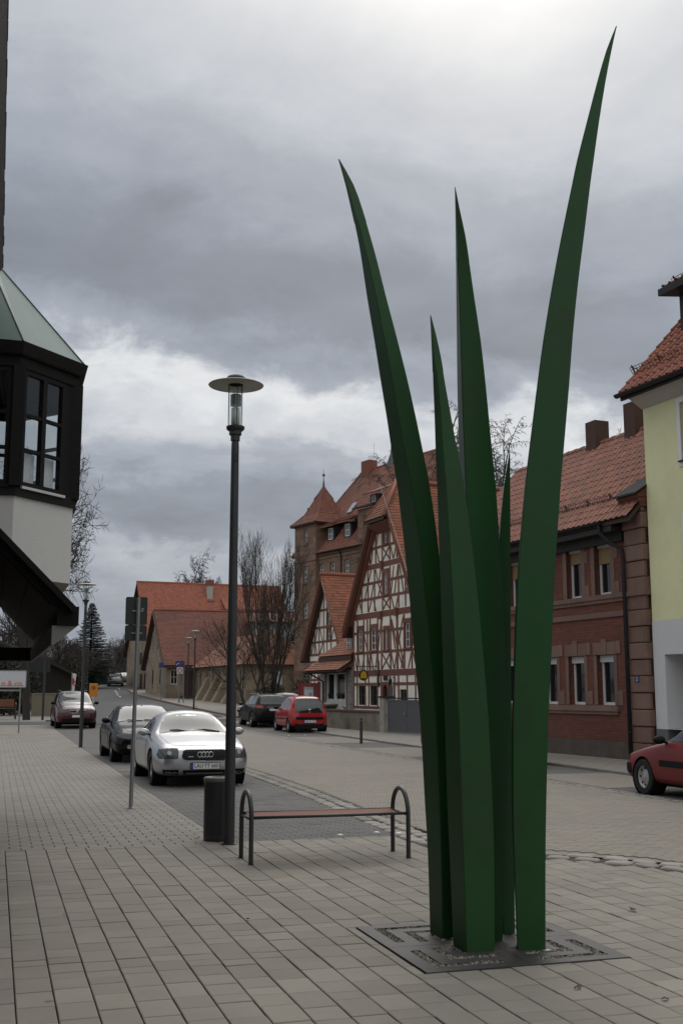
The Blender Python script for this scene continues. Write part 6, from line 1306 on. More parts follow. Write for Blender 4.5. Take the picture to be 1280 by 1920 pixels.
M_panel = mat('pale sign panel', (.52, .52, .55), .5, .05)
p = MB().box(-1.9, 1.19, 0, .1, 1.83, 2.47).build('panel', M_panel, ss); fr = MB()
for z in (1.81, 2.48): fr.box(-1.92, 1.21, -.01, .11, z - .015, z + .015)
fr.box(1.19, 1.22, -.01, .11, 1.8, 2.49); fr.build('panel_frame', M_galv, p)
MB().box(-1.9, 1.0, .02, .08, 1.66, 1.73).build('cross_bar', M_galv, ss)
for x in (-1.7, 1.0): MB().tube([(x, .05, -.05), (x, .05, 1.8)], .03, 8).build('post', M_galv, ss)
tm = text_mesh('n & co.', .30, .004, 'RIGHT'); o = obj('lettering', tm, mat('orange letters', (.62, .13, .015), .5, .03), p); o.location = (1.12, -.012, 1.965); o.rotation_euler = (pi / 2, 0, 0)
MB().box(.2, 1.12, -.006, 0, 1.875, 1.885).build('underline', mat('dark underline', (.05, .04, .035), .5), p)
b1_ = bench('far bench with a reddish seat left of the lamp posts', (.1, 63.5, tz(63.5)), radians(3)); b2_ = bench('farthest reddish bench beside the low buff wall', (2.0, 69.5, tz(69.5)), radians(2))
for b_, s_ in ((b1_, 1.25), (b2_, 1.25)):
    b_.scale = (s_, s_, s_); MB().box(-.78, .78, .2, .23, .52, .85).build('backrest', M_seat, b_)
# signs by the far road
def road_sign(label, loc, plates, h, post=.035, rz=0.0):
    t = thing('road_sign', label, 'road sign', loc, rz); MB().tube([(0, 0, -.1), (0, 0, h)], post, 8).build('post', M_galv, t)
    for nm, x0, x1, z0, z1, m in plates: MB().box(x0, x1, -.07, -.05, z0, z1).build(nm, m, t)
    return t
M_blue = mat('sign blue', (.03, .045, .16), .4, .05); M_sw = mat('sign white', (.6, .6, .6), .4, .05); M_sr = mat('sign red', (.4, .03, .03), .4, .05)
t = road_sign('blue and white traffic signs on a post in front of the stone gable house', (14.1, 90, tz(90) + .04), [('blue_sign', -.37, .37, 2.85, 3.3, M_blue), ('white_sign', -.24, .24, 2.3, 2.8, M_sw)], 3.3, .05)
MB().lathe([(.12, -.005), (.19, -.005), (.19, .005), (.12, .005)], 24, (0, -.075, 2.55), axis='Y').build('red_ring', M_sr, t); MB().bar((-.3, -.075, 3.0), (-.05, -.075, 3.15), .01, .05).build('sign_symbol', M_sw, t); MB().bar((.05, -.075, 2.95), (.3, -.075, 3.2), .01, .04).build('red_bar', M_sr, t); MB().tube([(.35, .02, -.1), (.35, .02, 3.0)], .045, 8).build('post', M_galv, t)
road_sign('small blue sign on a thin post near the stone gable wall', (13.6, 97, tz(97) + .04), [('blue_sign', -.2, .2, 2.7, 3.15, M_blue)], 3.2)
wl_ = thing('warning_lamp', 'orange warning lamp on a short pale post behind the maroon people carrier', 'warning lamp', (6.9, 84, tz(84)))
MB().tube([(0, 0, 0), (0, 0, .75)], .05, 8).build('post', M_sw, wl_); MB().box(-.3, .3, -.05, .05, .7, 1.65).build('housing', mat('orange housing', (.62, .22, .01), .4, .05), wl_, bevel=.03); MB().lathe([(0, -.07), (.14, -.07), (.16, -.04)], 16, (0, 0, 1.35), axis='Y').build('lens', mat('dark amber lens', (.25, .08, .01), .2), wl_)
road_sign('thin post with a dark sign panel left of the people carrier', (2.95, 72, tz(72)), [('dark_panel', -1.2, .3, 2.5, 3.4, M_signback)], 3.3)
fl = thing('pennant', 'red and white pennant hanging by the wooden hut', 'flag', (4.7, 74, tz(74)))
MB().tube([(0, 0, 0), (0, 0, 2.5)], .03, 6).build('pole', M_galv, fl)
mb = MB()
for k in range(6): z = 2.45 - k * .22; mb.poly([(0, 0, z), (.28 - .02 * k, .03 * (k % 2), z - .05), (.26 - .02 * k, -.03, z - .27), (0, 0, z - .22)])
mb.build('cloth', M_sw, fl, fix=False); MB().prism([(.05, -.01, 2.2), (.22, -.01, 2.0), (.18, -.01, 1.6), (.03, -.01, 1.8)], (0, -.01, 0)).build('red_stripe', M_sr, fl)
# ------------------------------------------------------------------ cars
def paint(name, col, metal=.0, rough=.32, coat=.45, spec=.35): return mat(name, col, rough, .04, 2, metal=metal, coat=coat, spec=spec, dirt=(col[0] * .85 + .006, col[1] * .85 + .006, col[2] * .85 + .005, .35), ds=1.8)
M_tyre = mat('tyre rubber', (.012, .012, .012), .85, .15, 12); M_alloy = mat('alloy wheel', (.38, .38, .39), .35, .08, 9, metal=.7); M_cap = mat('silver wheel trim', (.40, .40, .39), .45, .08, 9, metal=.3)
M_wscr = mat('car windscreen', (.028, .034, .036), .05, .6, 2.2, ior=1.5, spec=.55); M_cglz = mat('car side glass', (.012, .014, .015), .05, .2, 2, ior=1.6, spec=.7)
M_trim = mat('black car plastic', (.008, .008, .009), .6, .1, spec=.15); M_chrome = mat('chrome', (.5, .5, .51), .25, .02, metal=.9); M_lamp = mat('headlamp lens', (.045, .047, .05), .12, .3, 20, ior=1.5, spec=.5)
M_tail = mat('red tail lamp', (.30, .008, .008), .15, .1, 12); M_plate = mat('number plate white', (.62, .62, .60), .5, .02); M_eu = mat('plate blue', (.02, .05, .30), .5, .02); M_ink = mat('plate ink', (.02, .02, .02), .6, .0)
def interp(st, n=44):
    """stations along the car, spline-sampled"""
    out = []; st = sorted(st, key=lambda q: q[0]); m = len(st)
    y0, y1 = st[0][0], st[-1][0]
    for i in range(m - 1):
        a, b, c, d = st[max(i - 1, 0)], st[i], st[i + 1], st[min(i + 2, m - 1)]
        k = max(2, int(n * (c[0] - b[0]) / (y1 - y0)) + 1)
        for j in range(k):
            t = j / k; q = crom(a, b, c, d, t); lin = [p + (r_ - p) * t for p, r_ in zip(b, c)]
            out.append([.5 * u + .5 * v for u, v in zip(q, lin)])
    out.append(list(st[-1])); return out
def car_body(st, wheels, wr, rnd=False):
    """closed shell lofted through the stations (y, zb, w, zs, ws, zt, wt) with the wheel housings cut out"""
    rows = interp(st); mb = MB(); n = 0
    for y, zb, w, zs, ws, zt, wt in rows:
        h = zt - zs
        half = [(0, zb), (w * .55, zb), (w * .88, zb + .01), (w * .975, zb + .08), (w, zb + (zs - zb) * .42), (w * .995, zb + (zs - zb) * .7), (ws + (w - ws) * .45, zs - .05), (ws, zs), (ws + (wt - ws) * .30, zs + h * .30), (ws + (wt - ws) * .66, zs + h * .68), (wt * 1.01, zs + h * .90), (wt * .86, zs + h * .985), (wt * .5, zt + .012), (0, zt + .018)]
        if rnd: half[-4:] = [(wt * 1.04, zs + h * .80), (wt * .86, zs + h * .935), (wt * .48, zt), (0, zt + .022)]
        ring = half + [(-x, z) for x, z in reversed(half[1:-1])]; n = len(ring); mb.v += [(x, y, z) for x, z in ring]
    R = len(rows)
    for i in range(R - 1):
        a, b = i * n, (i + 1) * n; mb.f += [(a + j, a + (j + 1) % n, b + (j + 1) % n, b + j) for j in range(n)]
    mb.f += [tuple(reversed(range(n))), tuple((R - 1) * n + j for j in range(n))]
    o = mb.build('tmp', None); m = o.modifiers.new('s', 'SUBSURF'); m.levels = 1; m.render_levels = 1
    cut = MB()
    for y, x in wheels:
        for sx in (-1, 1): 
            a, b = sorted((sx * (x - .17), sx * 1.3)); cut.lathe([(0, a), (wr, a), (wr, b), (0, b)], 28, (0, y, wr - .045), axis='X')
    co = cut.build('tmpc', None); m = o.modifiers.new('b', 'BOOLEAN'); m.operation = 'DIFFERENCE'; m.object = co; m.solver = 'EXACT'
    dg = bpy.context.evaluated_depsgraph_get(); dg.update(); ev = o.evaluated_get(dg); me = bpy.data.meshes.new_from_object(ev)
    solid = MB(); bm = bmesh.new(); bm.from_mesh(me); bv = BVHTree.FromBMesh(bm); bm.free()
    bpy.data.objects.remove(o); bpy.data.objects.remove(co)
    me.polygons.foreach_set('use_smooth', [True] * len(me.polygons)); me.name = 'body'
    return me, bv
def patch(bv, view, poly, off=.006, step=.07, mirror=False):
    """a skin panel: outline drawn in one elevation, laid on the body surface"""
    ax = {'front': (Vector((0, -1, 0)), lambda p: Vector((p[0], 6, p[1]))), 'rear': (Vector((0, 1, 0)), lambda p: Vector((p[0], -6, p[1]))), 'left': (Vector((1, 0, 0)), lambda p: Vector((-3, p[0], p[1]))), 'right': (Vector((-1, 0, 0)), lambda p: Vector((3, p[0], p[1]))), 'top': (Vector((0, 0, -1)), lambda p: Vector((p[0], p[1], 4)))}[view]
    bm = bmesh.new(); vs_ = [bm.verts.new((x, z, 0)) for x, z in poly]; bm.faces.new(vs_)
    for k, (lo, hi) in enumerate(((min(p[0] for p in poly), max(p[0] for p in poly)), (min(p[1] for p in poly), max(p[1] for p in poly)))):
        c = lo + step
        while c < hi - .01:
            co = (c, 0, 0) if k == 0 else (0, c, 0); no = (1, 0, 0) if k == 0 else (0, 1, 0); bmesh.ops.bisect_plane(bm, geom=bm.verts[:] + bm.edges[:] + bm.faces[:], plane_co=co, plane_no=no); c += step
    bmesh.ops.triangulate(bm, faces=[f for f in bm.faces if len(f.verts) > 4])
    bm.verts.index_update(); mb = MB(); d, org = ax
    for v in bm.verts:
        o = org((v.co.x, v.co.y)); hit = bv.ray_cast(o, d)
        p = hit[0] + hit[1] * off * (1 if hit[1].dot(d) < 0 else -1) if hit[0] else bv.find_nearest(o + d * 5)[0]
        mb.v.append(tuple(p))
    mb.f = [tuple(v.index for v in f.verts) for f in bm.faces]; bm.free()
    ctr = mb.f and sum((Vector(mb.v[i]) for i in mb.f[0]), Vector()) / len(mb.f[0])
    a, b, c = (Vector(mb.v[i]) for i in mb.f[0][:3]); 
    if (b - a).cross(c - a).dot(d) > 0: mb.f = [tuple(reversed(f)) for f in mb.f]
    return mb
def rrect(cx, cz, w, h, r, n=3): return round_rect(cx - w / 2, cx + w / 2, cz - h / 2, cz + h / 2, r, n)
def wheel_set(t, wheels, rad, kind):
    for y, x in wheels:
        for sx in (-1, 1):
            W = .10; w = MB().lathe([(rad * .64, -W), (rad * .93, -W), (rad * .985, -W * .75), (rad, -W * .4), (rad, W * .4), (rad * .985, W * .75), (rad * .93, W), (rad * .64, W)], 32, (0, 0, 0), axis='X', close=True).build('wheel', M_tyre, t, smooth=True); sharp(w, 50); w.location = (sx * (x - W), y, rad)
            e = sx * W * .72; rm = MB().lathe([(0, e), (rad * .14, e), (rad * .16, e - sx * .01), (rad * .5, e - sx * .035), (rad * .58, e - sx * .02), (rad * .655, e), (rad * .66, e - sx * .02), (rad * .66, -e)], 28, axis='X') if kind == 'cap' else MB().lathe([(rad * .56, e - sx * .03), (rad * .60, e), (rad * .655, e), (rad * .66, -e)], 28, axis='X')
            if kind != 'cap':
                for k in range(6):
                    a = 2 * pi * k / 6; rm.bar((e - sx * .015, rad * .1 * cos(a), rad * .1 * sin(a)), (e - sx * .02, rad * .6 * cos(a), rad * .6 * sin(a)), .05, .03, up=(sx, 0, 0))
                rm.lathe([(0, e), (rad * .17, e), (rad * .17, e - sx * .04)], 16, axis='X')
            r_ = rm.build('rim', M_cap if kind == 'cap' else M_alloy, w); sharp(r_, 40)
            if kind == 'cap':
                for k in range(8): a = 2 * pi * k / 8; MB().lathe([(0, e - sx * .024), (rad * .07, e - sx * .022)], 8, (0, rad * .47 * cos(a), rad * .47 * sin(a)), axis='X').build('trim_hole', M_trim, w)
            else: MB().lathe([(0, -e * .2), (rad * .6, -e * .2)], 20, axis='X').build('brake_disc', mat('dark brake', (.03, .03, .03), .6), w)
def plate(t, txt, loc, front=True, size=.085):
    p = MB().box(-.26, .26, -.006, .006, -.055, .055).build('number_plate', M_plate, t); p.location = loc; p.rotation_euler = (0, 0, pi if front else 0)
    MB().box(-.258, -.215, -.009, -.004, -.053, .053).build('plate_band', M_eu, p); fr = MB()
    for z in (-.056, .056): fr.box(-.264, .264, -.008, .004, z - .004, z + .004)
    for x in (-.262, .262): fr.box(x - .004, x + .004, -.008, .004, -.056, .056)
    fr.build('plate_frame', M_trim, p)
    if txt: tm = text_mesh(txt, size, .0015); o = obj('plate_lettering', tm, M_ink, p); o.rotation_euler = (pi / 2, 0, 0); o.location = (.022, -.008, 0); w = max(v.co.x for v in tm.vertices) - min(v.co.x for v in tm.vertices); o.scale = (.43 / w, 1.12, 1)
def make_car(name, label, spec, loc, rz, pm, group='parked cars'):
    t = thing(name, label, 'car', loc, rz, group); me, bv = car_body(spec['st'], spec['wh'], spec['wr'] + .045, spec.get('rnd', False))
    me.materials.append(pm); body = obj('body', me, None, t); sharp(body, 42)
    fl = MB().box(-.6, .6, spec['st'][0][0] * 1 + .3 if spec['st'][0][0] < 0 else -1.7, 1.7, .16, .40).build('underbody', M_trim, t)
    wheel_set(t, spec['wh'], spec['wr'], spec.get('rim', 'alloy'))
    for y, x in spec['wh']:
        for sx in (-1, 1):
            a = spec['wr'] + .035; MB().lathe([(a, 0), (a, sx * .26)], 24, (sx * (x - .27), y, spec['wr']), axis='X').build('wheel_arch', M_trim, t, smooth=True)
    for nm, view, poly, m, *rest in spec['patches']:
        off = rest[0] if rest else .006; st_ = rest[1] if len(rest) > 1 else .07; lvl = rest[2] if len(rest) > 2 else None
        for flip in ((False, True) if view in ('side', 'frontpair', 'rearpair') else (False,)):
            if view == 'side': vw, pl = ('left' if flip else 'right'), poly
            elif view in ('frontpair', 'rearpair'): vw = view[:-4]; pl = [(-x, z) for x, z in reversed(poly)] if flip else poly
            else: vw, pl = view, poly
            o = patch(bv, vw, pl, off, st_).build(nm, m, t, smooth=True, fix=False)
            if nm == 'door': h = patch(bv, vw, rrect(spec['hd'][0] + (lvl or 0), spec['hd'][1], .2, .035, .012, 2), .03, .05).build('door_handle', spec.get('hm', pm), o, smooth=True, fix=False)
    for y, z, x in spec.get('mir', ()):
        for sx in (-1, 1):
            m = MB().lathe([(0, -.07), (.05, -.065), (.082, -.03), (.088, .01), (.07, .05), (0, .058)], 14, axis='Y').build('mirror', spec.get('mm', pm), t, smooth=True); m.location = (sx * (x + .1), y, z); m.scale = (1.25, 1, .82); MB().bar((-sx * .12, .0, -.06), (0, 0, -.03), .05, .04).build('mirror_arm', M_trim, m)
    return t, bv
def mirror_poly(P): return P + [(-x, z) for x, z in reversed(P)]

# silver coupe -------------------------------------------------------
TT = dict(rnd=True, wr=.318, rim='alloy', wh=[(1.16, .86), (-1.26, .87)], hd=(-.52, .80), mir=[(.50, .94, .82)],
 st=[(2.03, .30, .50, .50, .46, .56, .30), (1.98, .235, .70, .60, .62, .64, .45), (1.86, .20, .80, .66, .72, .70, .55), (1.6, .185, .865, .72, .78, .765, .62), (1.16, .18, .895, .79, .82, .845, .66), (.8, .18, .89, .845, .825, .905, .68), (.60, .18, .885, .87, .825, .955, .67), (.36, .18, .88, .885, .82, 1.09, .61), (.08, .18, .88, .895, .815, 1.235, .56), (-.25, .18, .88, .905, .81, 1.315, .54), (-.55, .18, .885, .91, .805, 1.31, .53), (-.9, .18, .895, .915, .80, 1.225, .52), (-1.3, .19, .895, .91, .79, 1.085, .56), (-1.62, .21, .87, .88, .76, .97, .57), (-1.85, .24, .80, .80, .70, .86, .52), (-1.98, .29, .70, .68, .60, .74, .45), (-2.03, .34, .5, .58, .46, .62, .3)],
 patches=[('windscreen', 'front', mirror_poly([(0, .955), (.40, .945), (.62, .92), (.645, .935), (.54, 1.13), (.455, 1.225), (.26, 1.268), (0, 1.28)]), M_wscr, .007),
  ('rear_window', 'rear', mirror_poly([(0, 1.02), (.5, 1.02), (.48, 1.2), (.42, 1.27), (0, 1.28)]), M_cglz, .007),
  ('side_window', 'side', [(.42, .93), (.05, 1.13), (-.25, 1.205), (-.62, 1.195), (-1.0, 1.08), (-1.12, .99), (-1.0, .955), (.0, .93)], M_cglz, .006),
  ('door', 'side', [(.50, .30), (.55, .55), (.50, .88), (.4, .91), (-.68, .93), (-.78, .6), (-.66, .30)], 'P', .0045, .1),
  ('bonnet', 'top', mirror_poly([(0, 1.79), (.5, 1.72), (.60, 1.5), (.645, 1.1), (.66, .72), (.35, .68), (0, .67)]), 'P', .004, .12),
  ('headlight', 'frontpair', [(.47, .62), (.485, .515), (.80, .51), (.825, .57), (.79, .665), (.62, .695), (.475, .69)], M_lamp, .008, .05),
  ('headlight_lens', 'frontpair', rrect(.63, .61, .07, .07, .034, 4), mat('projector lens', (.25, .25, .25), .2, .05, metal=.4), .012, .03),
  ('grille', 'front', mirror_poly([(0, .482), (.34, .482), (.40, .52), (.412, .58), (.385, .645), (.33, .662), (0, .662)]), M_trim, .007, .06),
  ('lower_intake', 'front', mirror_poly([(0, .222), (.33, .222), (.39, .26), (.40, .315), (0, .315)]), M_trim, .007, .06),
  ('side_intake', 'frontpair', [(.47, .24), (.72, .25), (.75, .325), (.47, .325)], M_trim, .007, .06),
  ('fuel_cap', 'side', rrect(-1.0, .80, .15, .15, .07, 5), M_alloy, .006, .06), ('tail_light', 'rearpair', [(.42, .62), (.70, .64), (.72, .76), (.45, .76)], M_tail, .007, .06)])
def fix(sp, pm): sp = dict(sp); sp['patches'] = [tuple(pm if q == 'P' else q for q in p) for p in sp['patches']]; return sp
P_sil = paint('silver metallic paint', (.40, .40, .415), .8, .30, .3)
tt, bv = make_car('parked_car', 'silver coupe with four-ring badge parked nearest on the left', fix(TT, P_sil), (3.68, 22.36, 0), pi, P_sil)
def hit_front(bv, x, z, rear=False):
    h = bv.ray_cast(Vector((x, -6 if rear else 6, z)), Vector((0, 1 if rear else -1, 0))); return h[0]
for k in range(5):
    z = .508 + k * .032; pts = [hit_front(bv, x * .38 * (1 - .0 * k) / 6, z) + Vector((0, .012, 0)) for x in range(-6, 7)]; MB().tube(pts, .004, 4).build('grille_bar', mat('dark grey grille bar', (.06, .06, .062), .5), tt)
fr = [hit_front(bv, x, z) + Vector((0, .01, 0)) for x, z in mirror_poly([(0, .476), (.345, .476), (.408, .518), (.42, .58), (.392, .65), (.333, .668), (0, .668)])]; MB().tube(fr + fr[:1], .006, 5).build('grille_surround', P_sil, tt)
c = hit_front(bv, 0, .58)
for k in range(4): o = MB().lathe([(.045 + .0075 * cos(a), .0075 * sin(a)) for a in [2 * pi * j / 8 for j in range(8)]], 24, axis='Y', close=True).build('badge_ring', M_chrome, tt, smooth=True); o.location = (-.099 + .066 * k, c.y + .022 + .004 * (k % 2), .583)
p = hit_front(bv, .26, .55); MB().box(p.x - .05, p.x + .05, p.y + .012, p.y + .018, .542, .558).build('model_badge', M_chrome, tt)
plate(tt, 'LAU·TT 660', (0, hit_front(bv, 0, .38).y + .02, .385))
for sx in (0, 1): MB().tube([(-.52 + .58 * sx, .66, .945), (-.25 + .55 * sx, .60, .985), (.02 + .42 * sx, .585, .975)], .009, 5).build('wiper', M_trim, tt)
MB().tube([(-.3, -.7, 1.30), (-.31, -.78, 1.42)], .005, 4).build('aerial', M_trim, tt)

# black coupe --------------------------------------------------------
SEDAN = dict(wr=.33, rim='alloy', wh=[(1.36, .90), (-1.38, .90)], hd=(-.35, .82), mir=[(.55, .98, .86)],
 st=[(2.30, .32, .5, .5, .46, .56, .3), (2.24, .24, .74, .62, .66, .66, .5), (2.08, .20, .85, .68, .78, .72, .6), (1.6, .18, .915, .78, .84, .83, .68), (1.0, .18, .925, .86, .85, .915, .7), (.78, .18, .925, .885, .85, .96, .7), (.45, .18, .925, .90, .845, 1.13, .66), (.1, .18, .925, .91, .84, 1.29, .61), (-.35, .18, .925, .915, .835, 1.365, .60), (-.8, .18, .925, .92, .83, 1.33, .58), (-1.25, .18, .925, .93, .82, 1.15, .58), (-1.6, .19, .92, .93, .80, 1.02, .62), (-1.95, .22, .88, .90, .76, .98, .62), (-2.2, .27, .80, .8, .70, .88, .55), (-2.30, .34, .6, .62, .5, .68, .35)],
 patches=[('windscreen', 'front', mirror_poly([(0, .98), (.45, .97), (.655, .945), (.68, .965), (.60, 1.17), (.54, 1.31), (.3, 1.335), (0, 1.34)]), M_wscr, .007), ('rear_window', 'rear', mirror_poly([(0, 1.03), (.52, 1.03), (.5, 1.2), (.44, 1.3), (0, 1.31)]), M_cglz, .007),
  ('side_window', 'side', [(.6, .945), (.15, 1.20), (-.3, 1.30), (-.75, 1.28), (-1.2, 1.08), (-1.3, .98), (-.9, .95)], M_cglz, .006), ('door', 'side', [(.70, .3), (.75, .6), (.65, .9), (-.62, .93), (-.70, .6), (-.6, .3)], 'P', .0045, .1),
  ('bonnet', 'top', mirror_poly([(0, 2.1), (.55, 2.0), (.66, 1.5), (.68, .86), (.3, .8), (0, .79)]), 'P', .004, .12),
  ('headlight', 'frontpair', [(.42, .60), (.55, .56), (.80, .60), (.82, .66), (.70, .70), (.44, .68)], M_lamp, .008, .05), ('grille', 'front', mirror_poly([(0, .36), (.22, .37), (.30, .50), (.31, .655), (0, .665)]), M_trim, .007, .06), ('side_intake', 'frontpair', [(.45, .33), (.70, .35), (.68, .45), (.45, .44)], M_trim, .008, .06), ('tail_light', 'rearpair', [(.4, .72), (.75, .74), (.74, .84), (.42, .84)], M_tail, .007, .06)])
P_blk = paint('black paint', (.003, .003, .004), .0, .4, .35, .05)
bk, bv = make_car('parked_car', 'black coupe parked behind the silver coupe', fix(SEDAN, P_blk), (3.72, 30.05, 0), pi, P_blk)
plate(bk, '', (0, hit_front(bv, 0, .42).y + .02, .43))
for sx in (0, 1): MB().tube([(-.52 + .58 * sx, .84, .97), (.02 + .42 * sx, .78, 1.0)], .009, 5).build('wiper', M_trim, bk)
o = MB().lathe([(0, -.01), (.05, -.008), (.05, 0)], 10, (0, 0, 0), axis='Y').build('fog_lamp', M_chrome, bk); q = hit_front(bv, .55, .39); o.location = (.55, q.y + .02, .39)

# maroon people carrier ----------------------------------------------
MPV = dict(wr=.32, rim='alloy', wh=[(1.42, .88), (-1.40, .88)], hd=(-.3, .9), mir=[(.85, 1.08, .86)], mm=M_trim,
 st=[(2.30, .34, .55, .56, .5, .62, .35), (2.24, .26, .76, .70, .68, .76, .5), (2.08, .21, .85, .80, .77, .86, .6), (1.7, .19, .90, .88, .82, .97, .68), (1.25, .19, .905, .95, .84, 1.06, .7), (1.05, .19, .905, .97, .84, 1.12, .7), (.7, .19, .905, .98, .84, 1.33, .68), (.3, .19, .905, .985, .84, 1.53, .65), (-.2, .19, .905, .99, .835, 1.60, .64), (-1.0, .19, .905, .99, .83, 1.60, .64), (-1.7, .2, .90, .99, .82, 1.56, .63), (-2.05, .22, .88, .97, .80, 1.42, .62), (-2.22, .26, .83, .9, .76, 1.1, .6), (-2.30, .34, .7, .7, .62, .8, .45)],
 patches=[('windscreen', 'front', mirror_poly([(0, 1.13), (.45, 1.12), (.67, 1.10), (.70, 1.13), (.635, 1.36), (.585, 1.52), (.3, 1.55), (0, 1.555)]), M_wscr, .008), ('rear_window', 'rear', mirror_poly([(0, 1.08), (.58, 1.08), (.54, 1.45), (0, 1.48)]), M_cglz, .008),
  ('side_window', 'side', [(.85, 1.05), (.35, 1.42), (-.1, 1.5), (-1.8, 1.5), (-2.0, 1.1), (-1.9, 1.03)], M_cglz, .006), ('door', 'side', [(.90, .32), (.95, .7), (.85, 1.0), (-.12, 1.02), (-.12, .32)], 'P', .0045, .1), ('door', 'side', [(-.16, .32), (-.16, 1.02), (-1.15, 1.02), (-1.0, .7), (-.95, .32)], 'P', .0045, .1, -.95),
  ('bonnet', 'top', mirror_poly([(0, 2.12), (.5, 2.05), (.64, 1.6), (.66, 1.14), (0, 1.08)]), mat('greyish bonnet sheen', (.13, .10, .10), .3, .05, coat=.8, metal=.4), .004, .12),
  ('headlight', 'frontpair', [(.42, .70), (.70, .66), (.82, .72), (.76, .83), (.5, .81), (.42, .78)], M_lamp, .008, .05), ('grille', 'front', mirror_poly([(0, .66), (.30, .665), (.34, .76), (0, .775)]), M_trim, .007, .06), ('bumper_trim', 'front', mirror_poly([(0, .30), (.6, .31), (.66, .42), (0, .42)]), M_trim, .008, .08), ('tail_light', 'rearpair', [(.62, .9), (.78, .9), (.70, 1.4), (.60, 1.4)], M_tail, .007, .08)])
P_mar = paint('dark maroon paint', (.055, .010, .012), .2, .25)
mp, bv = make_car('parked_car', 'maroon people carrier with chrome grille parked far left by the lamp', fix(MPV, P_mar), (3.5, 53.4, tz(53)), pi + radians(1), P_mar)
fr = [hit_front(bv, x, z) + Vector((0, .012, 0)) for x, z in mirror_poly([(0, .655), (.305, .66), (.348, .765), (0, .782)])]; MB().tube(fr + fr[:1], .013, 5).build('chrome_surround', M_chrome, mp); plate(mp, '', (0, hit_front(bv, 0, .5).y + .02, .52))
c = hit_front(bv, 0, .72); MB().lathe([(0, .02), (.05, .018), (.055, 0)], 12, (0, c.y, .72), axis='Y').build('badge', M_chrome, mp)
for sx in (-1, 1): MB().tube([(sx * .58, .1, 1.64), (sx * .58, -1.6, 1.64)], .014, 6).build('roof_rail', M_chrome, mp)
# red city car seen from behind --------------------------------------
CITY = dict(wr=.285, rim='cap', wh=[(1.18, .80), (-1.16, .80)], hd=(-.1, .86), mir=[(.75, .98, .76)], mm=M_trim,
 st=[(1.71, .34, .5, .56, .45, .62, .3), (1.66, .25, .70, .68, .62, .74, .45), (1.5, .21, .77, .78, .70, .84, .52), (1.2, .19, .81, .86, .74, .95, .58), (.95, .19, .815, .90, .75, 1.03, .6), (.6, .19, .815, .92, .75, 1.24, .58), (.2, .19, .815, .935, .75, 1.43, .55), (-.2, .19, .815, .945, .745, 1.475, .55), (-.8, .19, .815, .96, .745, 1.47, .54), (-1.25, .2, .81, .97, .74, 1.43, .53), (-1.48, .22, .79, .96, .73, 1.33, .53), (-1.60, .25, .76, .90, .71, 1.10, .54), (-1.68, .30, .70, .76, .62, .86, .5), (-1.71, .36, .6, .62, .5, .70, .4)],
 patches=[('windscreen', 'front', mirror_poly([(0, 1.05), (.5, 1.03), (.6, 1.05), (.52, 1.35), (.3, 1.41), (0, 1.415)]), M_wscr, .008), ('tailgate_glass', 'rear', mirror_poly([(0, .80), (.50, .80), (.57, .84), (.575, 1.0), (.545, 1.25), (.50, 1.355), (.3, 1.375), (0, 1.38)]), M_cglz, .008, .06),
  ('side_window', 'side', [(.75, .98), (.3, 1.30), (.0, 1.36), (-.02, .98)], M_cglz, .006), ('side_window', 'side', [(-.1, .98), (-.1, 1.365), (-.75, 1.36), (-1.02, 1.18), (-1.0, 1.05), (-.6, .98)], M_cglz, .006),
  ('door', 'side', [(.85, .30), (.9, .65), (.8, .93), (-.04, .955), (-.04, .30)], 'P', .0045, .1), ('door', 'side', [(-.08, .30), (-.08, .955), (-.95, .99), (-.78, .6), (-.72, .30)], 'P', .0045, .1, -.6), ('rubbing_strip', 'side', [(.8, .52), (.8, .56), (-.72, .58), (-.72, .54)], M_trim, .012, .15),
  ('bumper_strip', 'rear', rrect(0, .575, 1.18, .11, .05, 4), M_trim, .010, .08), ('tail_light', 'rearpair', [(.60, .86), (.70, .90), (.66, 1.16), (.60, 1.18)], M_tail, .010, .05), ('headlight', 'frontpair', [(.4, .66), (.66, .66), (.6, .8), (.45, .78)], M_lamp, .008, .06), ('tailgate_handle', 'rear', rrect(0, .93, .10, .05, .02, 3), M_chrome, .014, .03)])
P_red = paint('bright red paint', (.33, .012, .012), .0, .25)
c1, bv = make_car('parked_car', 'small bright red hatchback seen from behind on the right', fix(CITY, P_red), (12.4, 46.4, tz(46.4) - .01), radians(-1), P_red)
plate(c1, 'HM·JT 107', (0, hit_front(bv, 0, .455, True).y - .02, .455), False)
MB().tube([(.0, -1.55, 1.10), (-.3, -1.50, 1.17)], .01, 5).build('rear_wiper', M_trim, c1)
for sx in (-1, 1): q = hit_front(bv, sx * .64, 1.03, True); MB().lathe([(0, 0), (.06, 0), (.055, .02)], 10, (q.x, q.y - .01, 1.03), axis='Y').build('reflector', M_tail, c1)
